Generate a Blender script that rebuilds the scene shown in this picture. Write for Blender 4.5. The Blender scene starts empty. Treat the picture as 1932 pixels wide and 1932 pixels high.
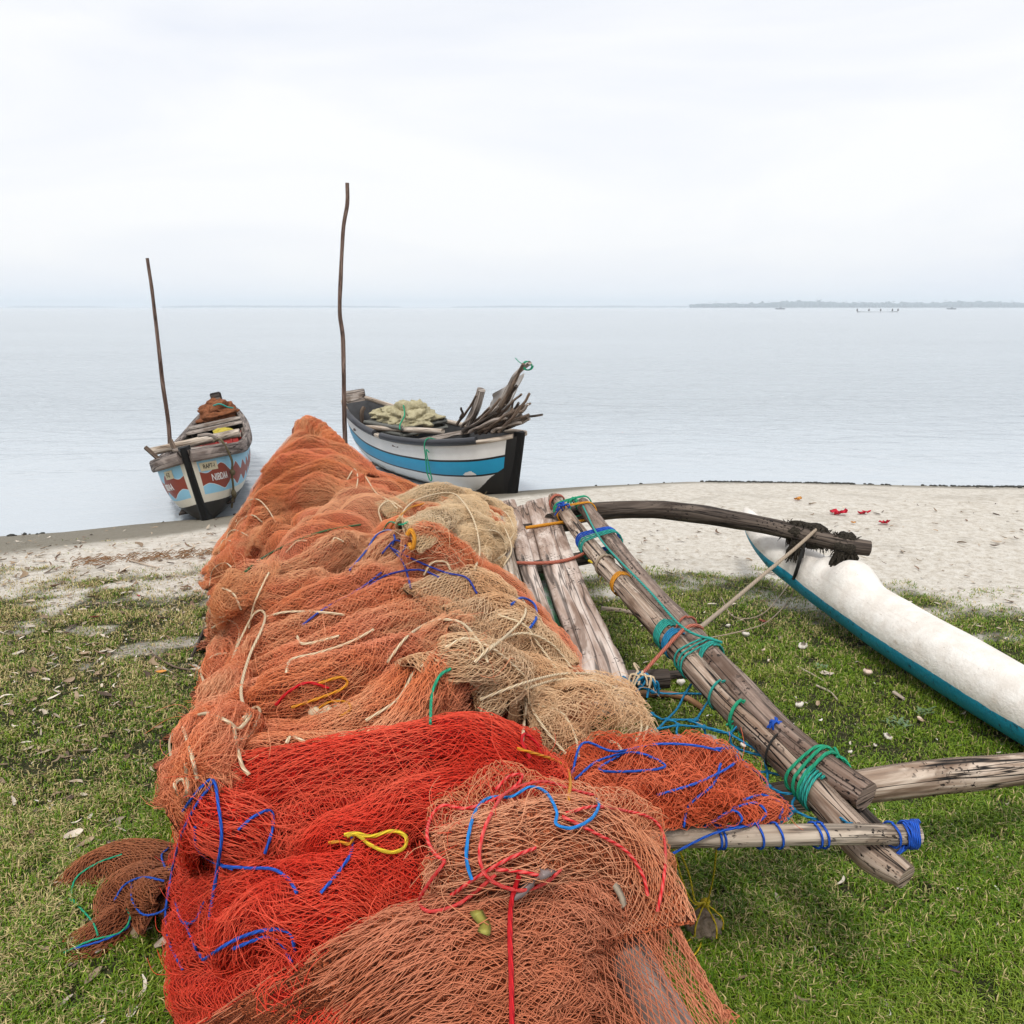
import bpy, math, random
import numpy as np
from mathutils import Vector, Matrix, Euler
from mathutils.bvhtree import BVHTree

random.seed(7)
RNG = np.random.default_rng(11)
for blk in (bpy.data.objects, bpy.data.meshes, bpy.data.materials, bpy.data.lights, bpy.data.cameras):
    for b in list(blk):
        blk.remove(b)
scene = bpy.context.scene
COL = scene.collection

# ------------------------------------------------------------------ camera
CAM_H = 2.0
FPX = 1656.0                      # focal length in 1932-px picture units
PITCH = math.atan((966 - 579) / FPX)
SP, CP = math.sin(PITCH), math.cos(PITCH)
CAM = np.array([0.0, 0.0, CAM_H])

def ray(u, v):
    dx, dy = (u - 966) / FPX, -(v - 966) / FPX
    d = np.array([dx, CP + dy * SP, -SP + dy * CP])
    return d / np.linalg.norm(d)

def P(u, v, z):                   # world point at height z seen there in the photograph
    d = ray(u, v)
    return CAM + d * ((z - CAM_H) / d[2])

def PY(u, v, Y):                  # world point at distance Y
    d = ray(u, v)
    return CAM + d * (Y / d[1])

cd = bpy.data.cameras.new('camera')
cam = bpy.data.objects.new('camera', cd)
COL.objects.link(cam)
cam.location = CAM
cam.rotation_euler = (math.pi / 2 - PITCH, 0, 0)
cd.sensor_width = 36
cd.lens = 36 * FPX / 1932
cd.clip_start = 0.05
cd.clip_end = 20000
scene.camera = cam

# ------------------------------------------------------------------ noise
def _hash(ix, iy, iz, seed):
    n = (ix * 374761393 + iy * 668265263 + iz * 1442695041 + seed * 974634253) & 0xFFFFFFFF
    n = ((n ^ (n >> 13)) * 1274126177) & 0xFFFFFFFF
    n = ((n ^ (n >> 16)) * 2246822519) & 0xFFFFFFFF
    return ((n ^ (n >> 15)) & 0xFFFFFF) / float(0xFFFFFF)

def vnoise(x, y, z=0.0, seed=0):
    x, y, z = np.broadcast_arrays(np.asarray(x, float), np.asarray(y, float), np.asarray(z, float))
    ix, iy, iz = np.floor(x).astype(np.int64), np.floor(y).astype(np.int64), np.floor(z).astype(np.int64)
    fx, fy, fz = x - ix, y - iy, z - iz
    fx, fy, fz = [f * f * f * (f * (f * 6 - 15) + 10) for f in (fx, fy, fz)]
    r = 0
    for dx in (0, 1):
        wx = fx if dx else 1 - fx
        for dy in (0, 1):
            wy = fy if dy else 1 - fy
            for dz in (0, 1):
                wz = fz if dz else 1 - fz
                r = r + wx * wy * wz * _hash(ix + dx, iy + dy, iz + dz, seed)
    return r

def fbm(x, y, z=0.0, seed=0, oct=3):
    r, a, t = 0, 1.0, 0
    for o in range(oct):
        r = r + a * vnoise(np.asarray(x) * 2 ** o, np.asarray(y) * 2 ** o, np.asarray(z) * 2 ** o, seed + o * 17)
        t += a
        a *= 0.5
    return r / t

def smooth01(x):
    x = np.clip(x, 0, 1)
    return x * x * (3 - 2 * x)

def catmull(pts, n):
    """n points on a Catmull-Rom curve through pts (rows of any dimension)"""
    p = np.asarray(pts, float)
    m = len(p)
    q = np.concatenate([(2 * p[0] - p[1])[None], p, (2 * p[-1] - p[-2])[None]])
    t = np.linspace(0, m - 1 - 1e-9, n)
    i = t.astype(int)
    f = (t - i)
    f = f.reshape((-1,) + (1,) * (p.ndim - 1))
    a, b, c, d = q[i], q[i + 1], q[i + 2], q[i + 3]
    return 0.5 * (2 * b + (c - a) * f + (2 * a - 5 * b + 4 * c - d) * f ** 2 + (3 * b - a - 3 * c + d) * f ** 3)

def lerp_table(t, ts, vs):
    """smooth interpolation of a table"""
    ts, vs = np.asarray(ts, float), np.asarray(vs, float)
    m = np.gradient(vs, ts)
    t = np.clip(t, ts[0], ts[-1])
    i = np.clip(np.searchsorted(ts, t, side='right') - 1, 0, len(ts) - 2)
    h = ts[i + 1] - ts[i]
    f = (t - ts[i]) / h
    return ((2 * f ** 3 - 3 * f ** 2 + 1) * vs[i] + (f ** 3 - 2 * f ** 2 + f) * h * m[i]
            + (-2 * f ** 3 + 3 * f ** 2) * vs[i + 1] + (f ** 3 - f ** 2) * h * m[i + 1])

# ------------------------------------------------------------------ mesh builder
class MB:
    def __init__(self):
        self.v, self.f, self.uv, self.c = [], [], [], []
        self.n = 0

    def add(self, verts, faces, uv=None, col=None):
        verts = np.asarray(verts, float).reshape(-1, 3)
        k = len(verts)
        self.v.append(verts)
        self.uv.append(np.zeros((k, 2)) if uv is None else np.asarray(uv, float).reshape(-1, 2))
        if col is None:
            self.c.append(np.ones((k, 4)))
        else:
            cc = np.asarray(col, float)
            if cc.ndim == 1:
                cc = np.tile(cc, (k, 1))
            self.c.append(cc)
        if isinstance(faces, np.ndarray):
            self.f.append(faces + self.n)
        else:
            by = {}
            for f in faces:
                by.setdefault(len(f), []).append(f)
            for ks, fs in by.items():
                self.f.append(np.asarray(fs, dtype=np.int64) + self.n)
        self.n += k

    def grid(self, G, uv=None, col=None, close=False, flip=False):
        nu, nv = G.shape[:2]
        I = np.arange(nu * nv).reshape(nu, nv)
        if close:
            I = np.hstack([I, I[:, :1]])
        a, b, c, d = I[:-1, :-1], I[1:, :-1], I[1:, 1:], I[:-1, 1:]
        q = np.stack([a, b, c, d], -1).reshape(-1, 4)
        if flip:
            q = q[:, ::-1]
        self.add(G.reshape(-1, 3), q, uv, None if col is None else np.asarray(col).reshape(-1, 4))

    def tube(self, path, r, sides=8, caps=True, squash=None, wob=0.0, seed=0, up=None, col=None):
        path = np.asarray(path, float)
        n = len(path)
        r = np.broadcast_to(np.asarray(r, float), (n,))
        T = np.gradient(path, axis=0)
        T /= np.linalg.norm(T, axis=1, keepdims=True) + 1e-12
        u0 = np.array([0, 0, 1.0]) if up is None else np.asarray(up, float)
        if abs(T[0] @ u0) > 0.95:
            u0 = np.array([1.0, 0, 0])
        N = np.zeros_like(path)
        nn = u0 - T[0] * (T[0] @ u0)
        N[0] = nn / np.linalg.norm(nn)
        for i in range(1, n):
            nn = N[i - 1] - T[i] * (N[i - 1] @ T[i])
            N[i] = nn / (np.linalg.norm(nn) + 1e-12)
        B = np.cross(T, N)
        th = np.arange(sides) / sides * 2 * math.pi
        L = np.concatenate([[0], np.cumsum(np.linalg.norm(np.diff(path, axis=0), axis=1))])
        rr = np.repeat(r[:, None], sides, 1)
        if wob:
            rr = rr * (1 + wob * (2 * fbm(np.cos(th)[None] * 1.2 + 5, np.sin(th)[None] * 1.2 + 3, L[:, None] * 3.0, seed, 3) - 1))
        s1, s2 = (1, 1) if squash is None else squash
        G = path[:, None] + rr[..., None] * (np.cos(th)[None, :, None] * N[:, None] * s1 + np.sin(th)[None, :, None] * B[:, None] * s2)
        rm = float(r.mean())
        uv = np.stack(np.broadcast_arrays(th[None] * rm, L[:, None]), -1)
        self.grid(G, uv, close=True, flip=True, col=None if col is None else np.tile(np.asarray(col, float), (n * sides, 1)))
        if caps:
            for e, fl in ((0, 1), (n - 1, 0)):
                ring = G[e]
                ctr = ring.mean(0)
                V = np.vstack([ring, ctr[None]])
                F = [(i, (i + 1) % sides, sides) if not fl else ((i + 1) % sides, i, sides) for i in range(sides)]
                uvc = np.stack([np.append(np.cos(th), 0) * rm + 7, np.append(np.sin(th), 0) * rm * 0.3], -1)
                self.add(V, F, uvc, col)
        return G

    def box(self, c, s, R=None, bev=0.0, col=None):
        """box with chamfered edges; c centre, s full size"""
        s = np.asarray(s, float) / 2
        b = min(bev, s.min() * 0.9)
        if b <= 0:
            V = np.array([[x, y, z] for x in (-1, 1) for y in (-1, 1) for z in (-1, 1)], float) * s
            F = [(0, 1, 3, 2), (4, 6, 7, 5), (0, 4, 5, 1), (2, 3, 7, 6), (0, 2, 6, 4), (1, 5, 7, 3)]
        else:
            V, idx = [], {}
            for x in (-1, 1):
                for y in (-1, 1):
                    for z in (-1, 1):
                        for ax in range(3):
                            p = np.array([x, y, z]) * (s - b)
                            p[ax] = (x, y, z)[ax] * s[ax]
                            idx[(x, y, z, ax)] = len(V)
                            V.append(p)
            V = np.array(V)
            F = []
            for ax in range(3):
                o = [a for a in range(3) if a != ax]
                for sg in (-1, 1):
                    f = []
                    for p, q in ((-1, -1), (1, -1), (1, 1), (-1, 1)):
                        k = [0, 0, 0]
                        k[ax], k[o[0]], k[o[1]] = sg, p, q
                        f.append(idx[(*k, ax)])
                    F.append(f)
            for ax in range(3):           # edges along ax
                o = [a for a in range(3) if a != ax]
                for p in (-1, 1):
                    for q in (-1, 1):
                        k1, k2 = [0, 0, 0], [0, 0, 0]
                        k1[ax], k1[o[0]], k1[o[1]] = -1, p, q
                        k2[ax], k2[o[0]], k2[o[1]] = 1, p, q
                        F.append([idx[(*k1, o[0])], idx[(*k2, o[0])], idx[(*k2, o[1])], idx[(*k1, o[1])]])
            for x in (-1, 1):
                for y in (-1, 1):
                    for z in (-1, 1):
                        F.append([idx[(x, y, z, 0)], idx[(x, y, z, 1)], idx[(x, y, z, 2)]])
        uv = V[:, :2] + V[:, 2:3] * 0.5
        if R is not None:
            V = V @ np.asarray(R).T
        self.add(V + np.asarray(c, float), F, uv, col)

    def blob(self, c, r, seed=0, rough=0.25, nu=14, nv=10, R=None, col=None, freq=1.6):
        th = np.arange(nu) / nu * 2 * math.pi
        ph = np.linspace(0, math.pi, nv)
        X = np.sin(ph)[:, None] * np.cos(th)[None]
        Y = np.sin(ph)[:, None] * np.sin(th)[None]
        Z = np.cos(ph)[:, None] + 0 * th[None]
        k = 1 + rough * (2 * fbm(X * freq + 9, Y * freq + 4, Z * freq + 2, seed, 3) - 1)
        G = np.stack([X * k, Y * k, Z * k], -1) * np.asarray(r, float)
        if R is not None:
            G = G @ np.asarray(R).T
        G = G + np.asarray(c, float)
        uv = np.stack(np.broadcast_arrays(th[None], ph[:, None]), -1)
        self.grid(G, uv, close=True, flip=True, col=None if col is None else np.tile(np.asarray(col, float), (nu * nv, 1)))

    def arrays(self):
        return np.vstack(self.v), self.f, np.vstack(self.uv), np.vstack(self.c)

    def bvh(self):
        V = np.vstack(self.v)
        polys = [tuple(int(x) for x in q) for f in self.f for q in f]
        return BVHTree.FromPolygons([tuple(x) for x in V.tolist()], polys)

    def build(self, name, mat, parent=None, local=False, smooth=True, col=False, origin=None):
        V, Fs, UV, C = self.arrays()
        me = bpy.data.meshes.new(name)
        o = bpy.data.objects.new(name, me)
        COL.objects.link(o)
        if parent is not None:
            o.parent = parent
            if not local:
                Mi = np.array(parent_matrix(parent).inverted())
                V = V @ Mi[:3, :3].T + Mi[:3, 3]
        elif not local:
            if origin is None:
                mn, mx = V.min(0), V.max(0)
                origin = np.array([(mn[0] + mx[0]) / 2, (mn[1] + mx[1]) / 2, mn[2]])
            V = V - np.asarray(origin)
            o.location = origin
        me.vertices.add(len(V))
        me.vertices.foreach_set('co', V.astype(np.float32).ravel())
        tot = np.concatenate([np.full(len(f), f.shape[1], dtype=np.int32) for f in Fs])
        loops = np.concatenate([f.ravel() for f in Fs]).astype(np.int32)
        me.loops.add(len(loops))
        me.loops.foreach_set('vertex_index', loops)
        me.polygons.add(len(tot))
        st = np.concatenate([[0], np.cumsum(tot)[:-1]]).astype(np.int32)
        me.polygons.foreach_set('loop_start', st)
        me.polygons.foreach_set('use_smooth', np.full(len(tot), smooth, dtype=bool))
        uvl = me.uv_layers.new(name='UVMap')
        uvl.data.foreach_set('uv', UV[loops].astype(np.float32).ravel())
        if col:
            ca = me.color_attributes.new('tint', 'FLOAT_COLOR', 'POINT')
            ca.data.foreach_set('color', C.astype(np.float32).ravel())
        me.update(calc_edges=True)
        me.validate()
        if mat is not None:
            for m in (mat if isinstance(mat, (list, tuple)) else [mat]):
                me.materials.append(m)
        return o

def parent_matrix(p):
    m = Matrix.LocRotScale(p.location, p.rotation_euler, p.scale)
    return m if p.parent is None else parent_matrix(p.parent) @ m

def tag(o, label=None, cat=None, group=None, kind=None):
    if label: o['label'] = label
    if cat: o['category'] = cat
    if group: o['group'] = group
    if kind: o['kind'] = kind
    return o

def empty(name, loc, label, cat, group=None, rot=(0, 0, 0)):
    o = bpy.data.objects.new(name, None)
    COL.objects.link(o)
    o.location = loc
    o.rotation_euler = rot
    o.empty_display_size = 0.2
    return tag(o, label, cat, group)

def rotz(a):
    c, s = math.cos(a), math.sin(a)
    return np.array([[c, -s, 0], [s, c, 0], [0, 0, 1.0]])

def rot_any(rx, ry, rz):
    return np.array(Euler((rx, ry, rz)).to_matrix())

# ------------------------------------------------------------------ materials
def lin(r, g, b, k=1.0):
    def f(x):
        x /= 255.0
        return x / 12.92 if x <= 0.04045 else ((x + 0.055) / 1.055) ** 2.4
    return (f(r) * k, f(g) * k, f(b) * k, 1.0)

class NB:
    def __init__(self, name):
        self.m = bpy.data.materials.new(name)
        self.m.use_nodes = True
        self.t = self.m.node_tree
        self.t.nodes.clear()
        self.out = self.t.nodes.new('ShaderNodeOutputMaterial')
        self.bsdf = self.t.nodes.new('ShaderNodeBsdfPrincipled')
        self.t.links.new(self.bsdf.outputs[0], self.out.inputs[0])

    def put(self, sock, val):
        if isinstance(val, bpy.types.NodeSocket):
            self.t.links.new(val, sock)
        elif val is not None:
            if sock.type == 'RGBA' and not hasattr(val, '__len__'):
                val = (val, val, val, 1)
            sock.default_value = val

    def new(self, typ, **kw):
        n = self.t.nodes.new(typ)
        for k, v in kw.items():
            setattr(n, k, v)
        return n

    def uv(self):
        return self.new('ShaderNodeTexCoord').outputs['UV']

    def obj(self):
        return self.new('ShaderNodeTexCoord').outputs['Object']

    def pos(self):
        return self.new('ShaderNodeNewGeometry').outputs['Position']

    def attr(self, name='tint'):
        return self.new('ShaderNodeAttribute', attribute_name=name).outputs['Color']

    def mapping(self, vec, scale=(1, 1, 1), loc=(0, 0, 0), rot=(0, 0, 0)):
        n = self.new('ShaderNodeMapping')
        self.put(n.inputs['Vector'], vec)
        n.inputs['Scale'].default_value = scale
        n.inputs['Location'].default_value = loc
        n.inputs['Rotation'].default_value = rot
        return n.outputs[0]

    def noise(self, vec, scale=5.0, detail=4.0, rough=0.55, dist=0.0):
        n = self.new('ShaderNodeTexNoise')
        self.put(n.inputs['Vector'], vec)
        n.inputs['Scale'].default_value = scale
        n.inputs['Detail'].default_value = detail
        n.inputs['Roughness'].default_value = rough
        n.inputs['Distortion'].default_value = dist
        return n.outputs['Fac']

    def voronoi(self, vec, scale=5.0, feature='F1', out='Distance'):
        n = self.new('ShaderNodeTexVoronoi', feature=feature)
        self.put(n.inputs['Vector'], vec)
        n.inputs['Scale'].default_value = scale
        return n.outputs[out]

    def math(self, op, a, b=None, c=None, clamp=False):
        n = self.new('ShaderNodeMath', operation=op)
        n.use_clamp = clamp
        self.put(n.inputs[0], a)
        if b is not None: self.put(n.inputs[1], b)
        if c is not None: self.put(n.inputs[2], c)
        return n.outputs[0]

    def sstep(self, x, a, b):
        n = self.new('ShaderNodeMapRange', interpolation_type='SMOOTHSTEP')
        self.put(n.inputs['Value'], x)
        n.inputs['From Min'].default_value = a
        n.inputs['From Max'].default_value = b
        return n.outputs[0]

    def mix(self, fac, a, b, mode='MIX'):
        n = self.new('ShaderNodeMix', data_type='RGBA', blend_type=mode)
        self.put(n.inputs[0], fac)
        self.put(n.inputs[6], a)
        self.put(n.inputs[7], b)
        return n.outputs[2]

    def ramp(self, fac, stops):
        n = self.new('ShaderNodeValToRGB')
        self.put(n.inputs[0], fac)
        e = n.color_ramp.elements
        while len(e) > 1:
            e.remove(e[-1])
        e[0].position, e[0].color = stops[0][0], stops[0][1]
        for p, c in stops[1:]:
            k = e.new(p)
            k.color = c
        return n.outputs[0]

    def sep(self, vec):
        n = self.new('ShaderNodeSeparateXYZ')
        self.put(n.inputs[0], vec)
        return n.outputs

    def bump(self, h, strength=0.5, dist=0.01):
        n = self.new('ShaderNodeBump')
        n.inputs['Strength'].default_value = strength
        n.inputs['Distance'].default_value = dist
        self.put(n.inputs['Height'], h)
        self.t.links.new(n.outputs[0], self.bsdf.inputs['Normal'])
        return n.outputs[0]

    def done(self, color=None, rough=0.7, spec=0.4, **kw):
        if color is not None: self.put(self.bsdf.inputs['Base Color'], color)
        self.put(self.bsdf.inputs['Roughness'], rough)
        self.put(self.bsdf.inputs['Specular IOR Level'], spec)
        for k, v in kw.items():
            self.put(self.bsdf.inputs[k], v)
        return self.m

def m_wood(name, light, mid, dark, scale=1.0, crack=1.0, pits=0.0):
    """weathered wood; UV u across, v along, in metres"""
    b = NB(name)
    uv = b.uv()
    st = b.mapping(uv, (60 * scale, 2.2 * scale, 1))
    n1 = b.noise(st, 1.0, 5, 0.6, 0.4)
    st2 = b.mapping(uv, (16 * scale, 2.0 * scale, 1), (3, 7, 0))
    n2 = b.noise(st2, 1.0, 3, 0.6, 0.8)
    base = b.ramp(n1, [(0.25, dark), (0.45, mid), (0.68, light)])
    base = b.mix(b.sstep(n2, 0.52, 0.72), base, (mid[0] * 0.75, mid[1] * 0.68, mid[2] * 0.62, 1))
    big = b.noise(b.mapping(uv, (9, 1.6, 1), (5, 1, 0)), 1.0, 4, 0.65, 0.6)
    base = b.mix(b.math('MULTIPLY', b.sstep(big, 0.50, 0.62), 0.75), base, (mid[0] * 0.42, mid[1] * 0.34, mid[2] * 0.28, 1))
    base = b.mix(b.math('MULTIPLY', b.math('SUBTRACT', 1.0, b.sstep(big, 0.34, 0.46)), 0.6), base, (min(.8, light[0] * 1.15), min(.78, light[1] * 1.15), min(.75, light[2] * 1.15), 1))
    cr = b.noise(b.mapping(uv, (34 * scale, 1.1 * scale, 1), (11, 2, 0)), 1.0, 2, 0.5, 0.5)
    cr2 = b.math('ABSOLUTE', b.math('SUBTRACT', cr, 0.5))
    crack_f = b.math('MULTIPLY', b.math('SUBTRACT', 1.0, b.sstep(cr2, 0.004, 0.03)), crack, clamp=True)
    col = b.mix(crack_f, base, (0.012, 0.01, 0.009, 1))
    h = b.math('SUBTRACT', n1, b.math('MULTIPLY', crack_f, 1.5))
    if pits:
        vo = b.noise(b.mapping(uv, (70, 45, 1)), 1.0, 2, 0.6)
        zone = b.noise(b.mapping(uv, (5, 4, 1), (1, 5, 0)), 1.0, 2)
        pf = b.math('MULTIPLY', b.sstep(vo, 0.57, 0.62), b.sstep(zone, 0.5 - 0.1 * pits, 0.6), clamp=True)
        col = b.mix(pf, col, (0.012, 0.009, 0.008, 1))
        h = b.math('SUBTRACT', h, pf)
    b.bump(h, 0.7, 0.006)
    return b.done(col, 0.85, 0.25)

def m_plain(name, col, rough=0.6, var=0.15, scale=30, spec=0.4, bump=0.0):
    b = NB(name)
    n = b.noise(b.obj(), scale, 4, 0.6)
    c = b.mix(n, (col[0] * (1 - var), col[1] * (1 - var), col[2] * (1 - var), 1), (min(1, col[0] * (1 + var)), min(1, col[1] * (1 + var)), min(1, col[2] * (1 + var)), 1))
    if bump:
        b.bump(n, 0.6, bump)
    return b.done(c, rough, spec)

def m_rope(name, c1, c2=None, pitch=0.03):
    """twisted rope: UV v runs along it in metres"""
    b = NB(name)
    x, y, _ = b.sep(b.uv())
    w = b.math('SINE', b.math('ADD', b.math('MULTIPLY', y, 6.283 / pitch), b.math('MULTIPLY', x, 700.0)))
    f = b.sstep(w, -0.5, 0.9)
    c2 = c2 or (c1[0] * 0.55, c1[1] * 0.55, c1[2] * 0.55, 1)
    b.bump(w, 0.5, 0.002)
    return b.done(b.mix(f, c2, c1), 0.65, 0.3)
# ------------------------------------------------------------------ light, sky, air
SUN_EL, SUN_AZ = math.radians(58), math.radians(190)    # azimuth clockwise from +Y (the water side): high and veiled, behind the viewer
w = bpy.data.worlds.new('World')
scene.world = w
w.use_nodes = True
nt = w.node_tree
nt.nodes.clear()
wo = nt.nodes.new('ShaderNodeOutputWorld')
bg = nt.nodes.new('ShaderNodeBackground')
sky = nt.nodes.new('ShaderNodeTexSky')
sky.sky_type = 'NISHITA'
sky.sun_disc = False
sky.sun_elevation = SUN_EL
sky.sun_rotation = SUN_AZ
sky.dust_density = 4.0
tc = nt.nodes.new('ShaderNodeTexCoord')
mp = nt.nodes.new('ShaderNodeMapping')
mp.inputs['Scale'].default_value = (1.0, 1.0, 4.5)
nz = nt.nodes.new('ShaderNodeTexNoise')
nz.inputs['Scale'].default_value = 1.7
nz.inputs['Detail'].default_value = 5
nz.inputs['Distortion'].default_value = 0.6
rp = nt.nodes.new('ShaderNodeValToRGB')
rp.color_ramp.elements[0].position = 0.34
rp.color_ramp.elements[0].color = (8.8, 9.1, 9.8, 1)
rp.color_ramp.elements[1].position = 0.62
rp.color_ramp.elements[1].color = (10.2, 10.2, 10.25, 1)
mx = nt.nodes.new('ShaderNodeMix')
mx.data_type = 'RGBA'
mx.inputs[0].default_value = 0.90
L = nt.links.new
L(tc.outputs['Generated'], mp.inputs['Vector'])
L(mp.outputs[0], nz.inputs['Vector'])
L(nz.outputs['Fac'], rp.inputs[0])
L(sky.outputs[0], mx.inputs[6])
L(rp.outputs[0], mx.inputs[7])
L(mx.outputs[2], bg.inputs['Color'])
bg.inputs['Strength'].default_value = 0.10
L(bg.outputs[0], wo.inputs[0])

sl = bpy.data.lights.new('sun', 'SUN')
sl.energy = 1.9
sl.angle = math.radians(12)
sl.color = (1.0, 0.97, 0.92)
so = bpy.data.objects.new('sun', sl)
COL.objects.link(so)
dsun = Vector((math.sin(SUN_AZ) * math.cos(SUN_EL), math.cos(SUN_AZ) * math.cos(SUN_EL), math.sin(SUN_EL)))
so.rotation_euler = dsun.to_track_quat('Z', 'Y').to_euler()
so.location = (6, 10, 12)

scene.view_settings.view_transform = 'Standard'
scene.view_settings.look = 'None'
scene.view_settings.exposure = 0.10
scene.view_settings.gamma = 1.0
scene.cycles.use_denoising = True
scene.cycles.max_bounces = 8
scene.cycles.transparent_max_bounces = 8
scene.cycles.volume_bounces = 1

# ------------------------------------------------------------------ ground
WATER_Z = -0.35
SHORE = np.array([P(u, v, WATER_Z)[:2] for u, v in ((-900, 1045), (-300, 1022), (0, 1012), (120, 1004), (250, 990), (420, 975), (560, 955), (700, 944),
                                                     (860, 938), (985, 926), (1100, 918), (1300, 909), (1500, 911), (1810, 918), (2100, 920), (2900, 922))])
SHX = np.concatenate([[-60], SHORE[:, 0], [80]])
SHY = np.concatenate([[SHORE[0, 1] - 2], SHORE[:, 1], [SHORE[-1, 1] + 4]])

def shore_y(x):
    return np.interp(x, SHX, SHY)

def gz(x, y):
    x, y = np.asarray(x, float), np.asarray(y, float)
    d = shore_y(x) - y                         # > 0 inland
    z = np.where(d > 0, -0.35 + 0.35 * (1 - (1 - np.clip(d / 3.8, 0, 1)) ** 2), -0.35 + 0.16 * np.clip(d, -12, 0))
    z = z + 0.03 * (fbm(x * 1.1, y * 1.1, 0, 5, 3) - 0.5) * np.clip(d / 1.2, 0, 1)
    z = z + 0.012 * (fbm(x * 6, y * 6, 0, 9, 2) - 0.5) * np.clip(d / 1.0, 0, 1)
    return z

def PG(u, v):
    """point of the ground seen there"""
    d = ray(u, v)
    z = 0.0
    for _ in range(12):
        p = CAM + d * ((z - CAM_H) / d[2])
        z = float(gz(p[0], p[1]))
    return CAM + d * ((z - CAM_H) / d[2])

def grass_mask(x, y):
    """1 = thick turf, 0 = bare sand"""
    x, y = np.asarray(x, float), np.asarray(y, float)
    edge = np.interp(x, [-6, -3.2, -2.0, -1.0, 0.2, 1.0, 2.0, 3.4, 6], [6.3, 6.3, 6.1, 5.8, 6.4, 6.4, 6.0, 5.2, 5.0])
    soft = np.interp(x, [-6, -2, 0, 6], [2.3, 2.0, 1.1, 1.2])
    n = .55 * fbm(x * 1.3, y * 1.3, 0, 31, 4) + .45 * fbm(x * 3.5, y * 4.5, 0, 32, 2)
    g = (edge - y) / soft + 0.45 + (n - 0.5) * 1.9
    n2 = .5 * fbm(x * 3.2, y * 3.2, 0, 77, 3) + .5 * fbm(x * 4.5, y * 5.5, 0, 78, 2)
    left = smooth01((-0.8 - x) / 0.6)
    bare = smooth01((n2 - 0.52) / 0.1) * (0.25 + 0.55 * left) * smooth01((y - 2.2) / 2.5)
    return np.clip(g, 0, 1) * (1 - 0.72 * bare)

def axis(parts):
    out = []
    for a, b, s in parts:
        out.append(np.arange(a, b, s, dtype=float))
    return np.unique(np.concatenate(out + [[parts[-1][1]]]))
gx = axis([(-60, -12, 2.0), (-12, -6, 0.4), (-6, 8, 0.07), (8, 14, 0.5), (14, 80, 3.0)])
gy = axis([(-6, 0.8, 0.4), (0.8, 13, 0.07), (13, 30, 0.8)])
X, Y = np.meshgrid(gx, gy, indexing='ij')
Z = gz(X, Y)
mk = grass_mask(X, Y)
d = shore_y(X) - Y
wet = 1 - smooth01((d - np.interp(X, [-2, 1.5], [1.15, 0.35]) + 0.6 * (fbm(X * 0.9, Y * 0.9, 0, 3, 2) - .5)) / np.interp(X, [-3, 1], [1.7, 1.25]))
wet = wet * np.interp(X, [-1, 2.5], [1.0, .62])
mbg = MB()
colr = np.stack([mk, wet, np.zeros_like(mk), np.ones_like(mk)], -1)
mbg.grid(np.stack([X, Y, Z], -1), np.stack([X, Y], -1), col=colr)
b = NB('ground_sand_and_soil')
at = b.sep(b.attr())
ps = b.pos()
n1 = b.noise(ps, 3.0, 6, 0.65)
n2 = b.noise(ps, 60.0, 4, 0.7)
n3 = b.noise(ps, 14.0, 5, 0.7)
sand = b.ramp(n3, [(0.3, (0.46, 0.40, 0.32, 1)), (0.5, (0.66, 0.61, 0.53, 1)), (0.7, (0.77, 0.73, 0.66, 1))])
n4 = b.noise(ps, 1.3, 5, 0.7, 0.4)
sand = b.mix(b.math('MULTIPLY', b.sstep(n4, 0.50, 0.68), 0.45), sand, (0.40, 0.36, 0.30, 1))
sand = b.mix(b.sstep(n2, 0.56, 0.72), sand, (0.27, 0.22, 0.16, 1))
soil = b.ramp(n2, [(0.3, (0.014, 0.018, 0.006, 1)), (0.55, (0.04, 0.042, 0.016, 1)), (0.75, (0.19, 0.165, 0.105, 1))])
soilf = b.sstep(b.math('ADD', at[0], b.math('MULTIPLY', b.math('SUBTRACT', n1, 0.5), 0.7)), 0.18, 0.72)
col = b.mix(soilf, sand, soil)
wetc = b.mix(n3, (0.20, 0.18, 0.14, 1), (0.29, 0.262, 0.21, 1))
wf = b.sstep(b.math('ADD', at[1], b.math('MULTIPLY', b.math('SUBTRACT', n1, 0.5), 0.35)), 0.25, 0.75)
col = b.mix(wf, col, wetc)
n5 = b.noise(ps, 5.0, 3, 0.6)
b.bump(b.math('ADD', b.math('MULTIPLY', n5, 2.5), b.math('ADD', n2, b.math('MULTIPLY', n3, 2.0))), 0.7, 0.025)
rough = b.math('SUBTRACT', 0.95, b.math('MULTIPLY', wf, 0.12))
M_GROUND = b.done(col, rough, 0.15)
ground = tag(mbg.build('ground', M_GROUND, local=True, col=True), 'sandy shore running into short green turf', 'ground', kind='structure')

# ------------------------------------------------------------------ water
b = NB('lagoon_water')
ps = b.pos()
cdn = b.new('ShaderNodeCameraData')
calm_y = b.sep(ps)
m1 = b.mapping(ps, (1.0, 1.3, 1), rot=(0, 0, 0.35))
wv = b.noise(m1, 3.2, 4, 0.62, 0.6)
wv2 = b.noise(b.mapping(ps, (0.45, 1.0, 1), rot=(0, 0, 0.15)), 1.0, 3, 0.6, 0.5)
calm = b.sstep(calm_y[1], 10.5, 24.0)
patch = b.noise(b.mapping(ps, (0.03, 0.09, 1)), 1.0, 3, 0.5)
hgt = b.math('ADD', b.math('MULTIPLY', wv, 0.6), b.math('MULTIPLY', wv2, 2.4))
hgt = b.math('MULTIPLY', hgt, b.math('ADD', b.math('MULTIPLY', calm, b.math('ADD', 0.5, patch)), 0.05))
b.bump(hgt, 1.0, 0.30)
M_WATER = b.done((0.45, 0.495, 0.53, 1), 0.12, 0.5, IOR=1.33)
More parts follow.
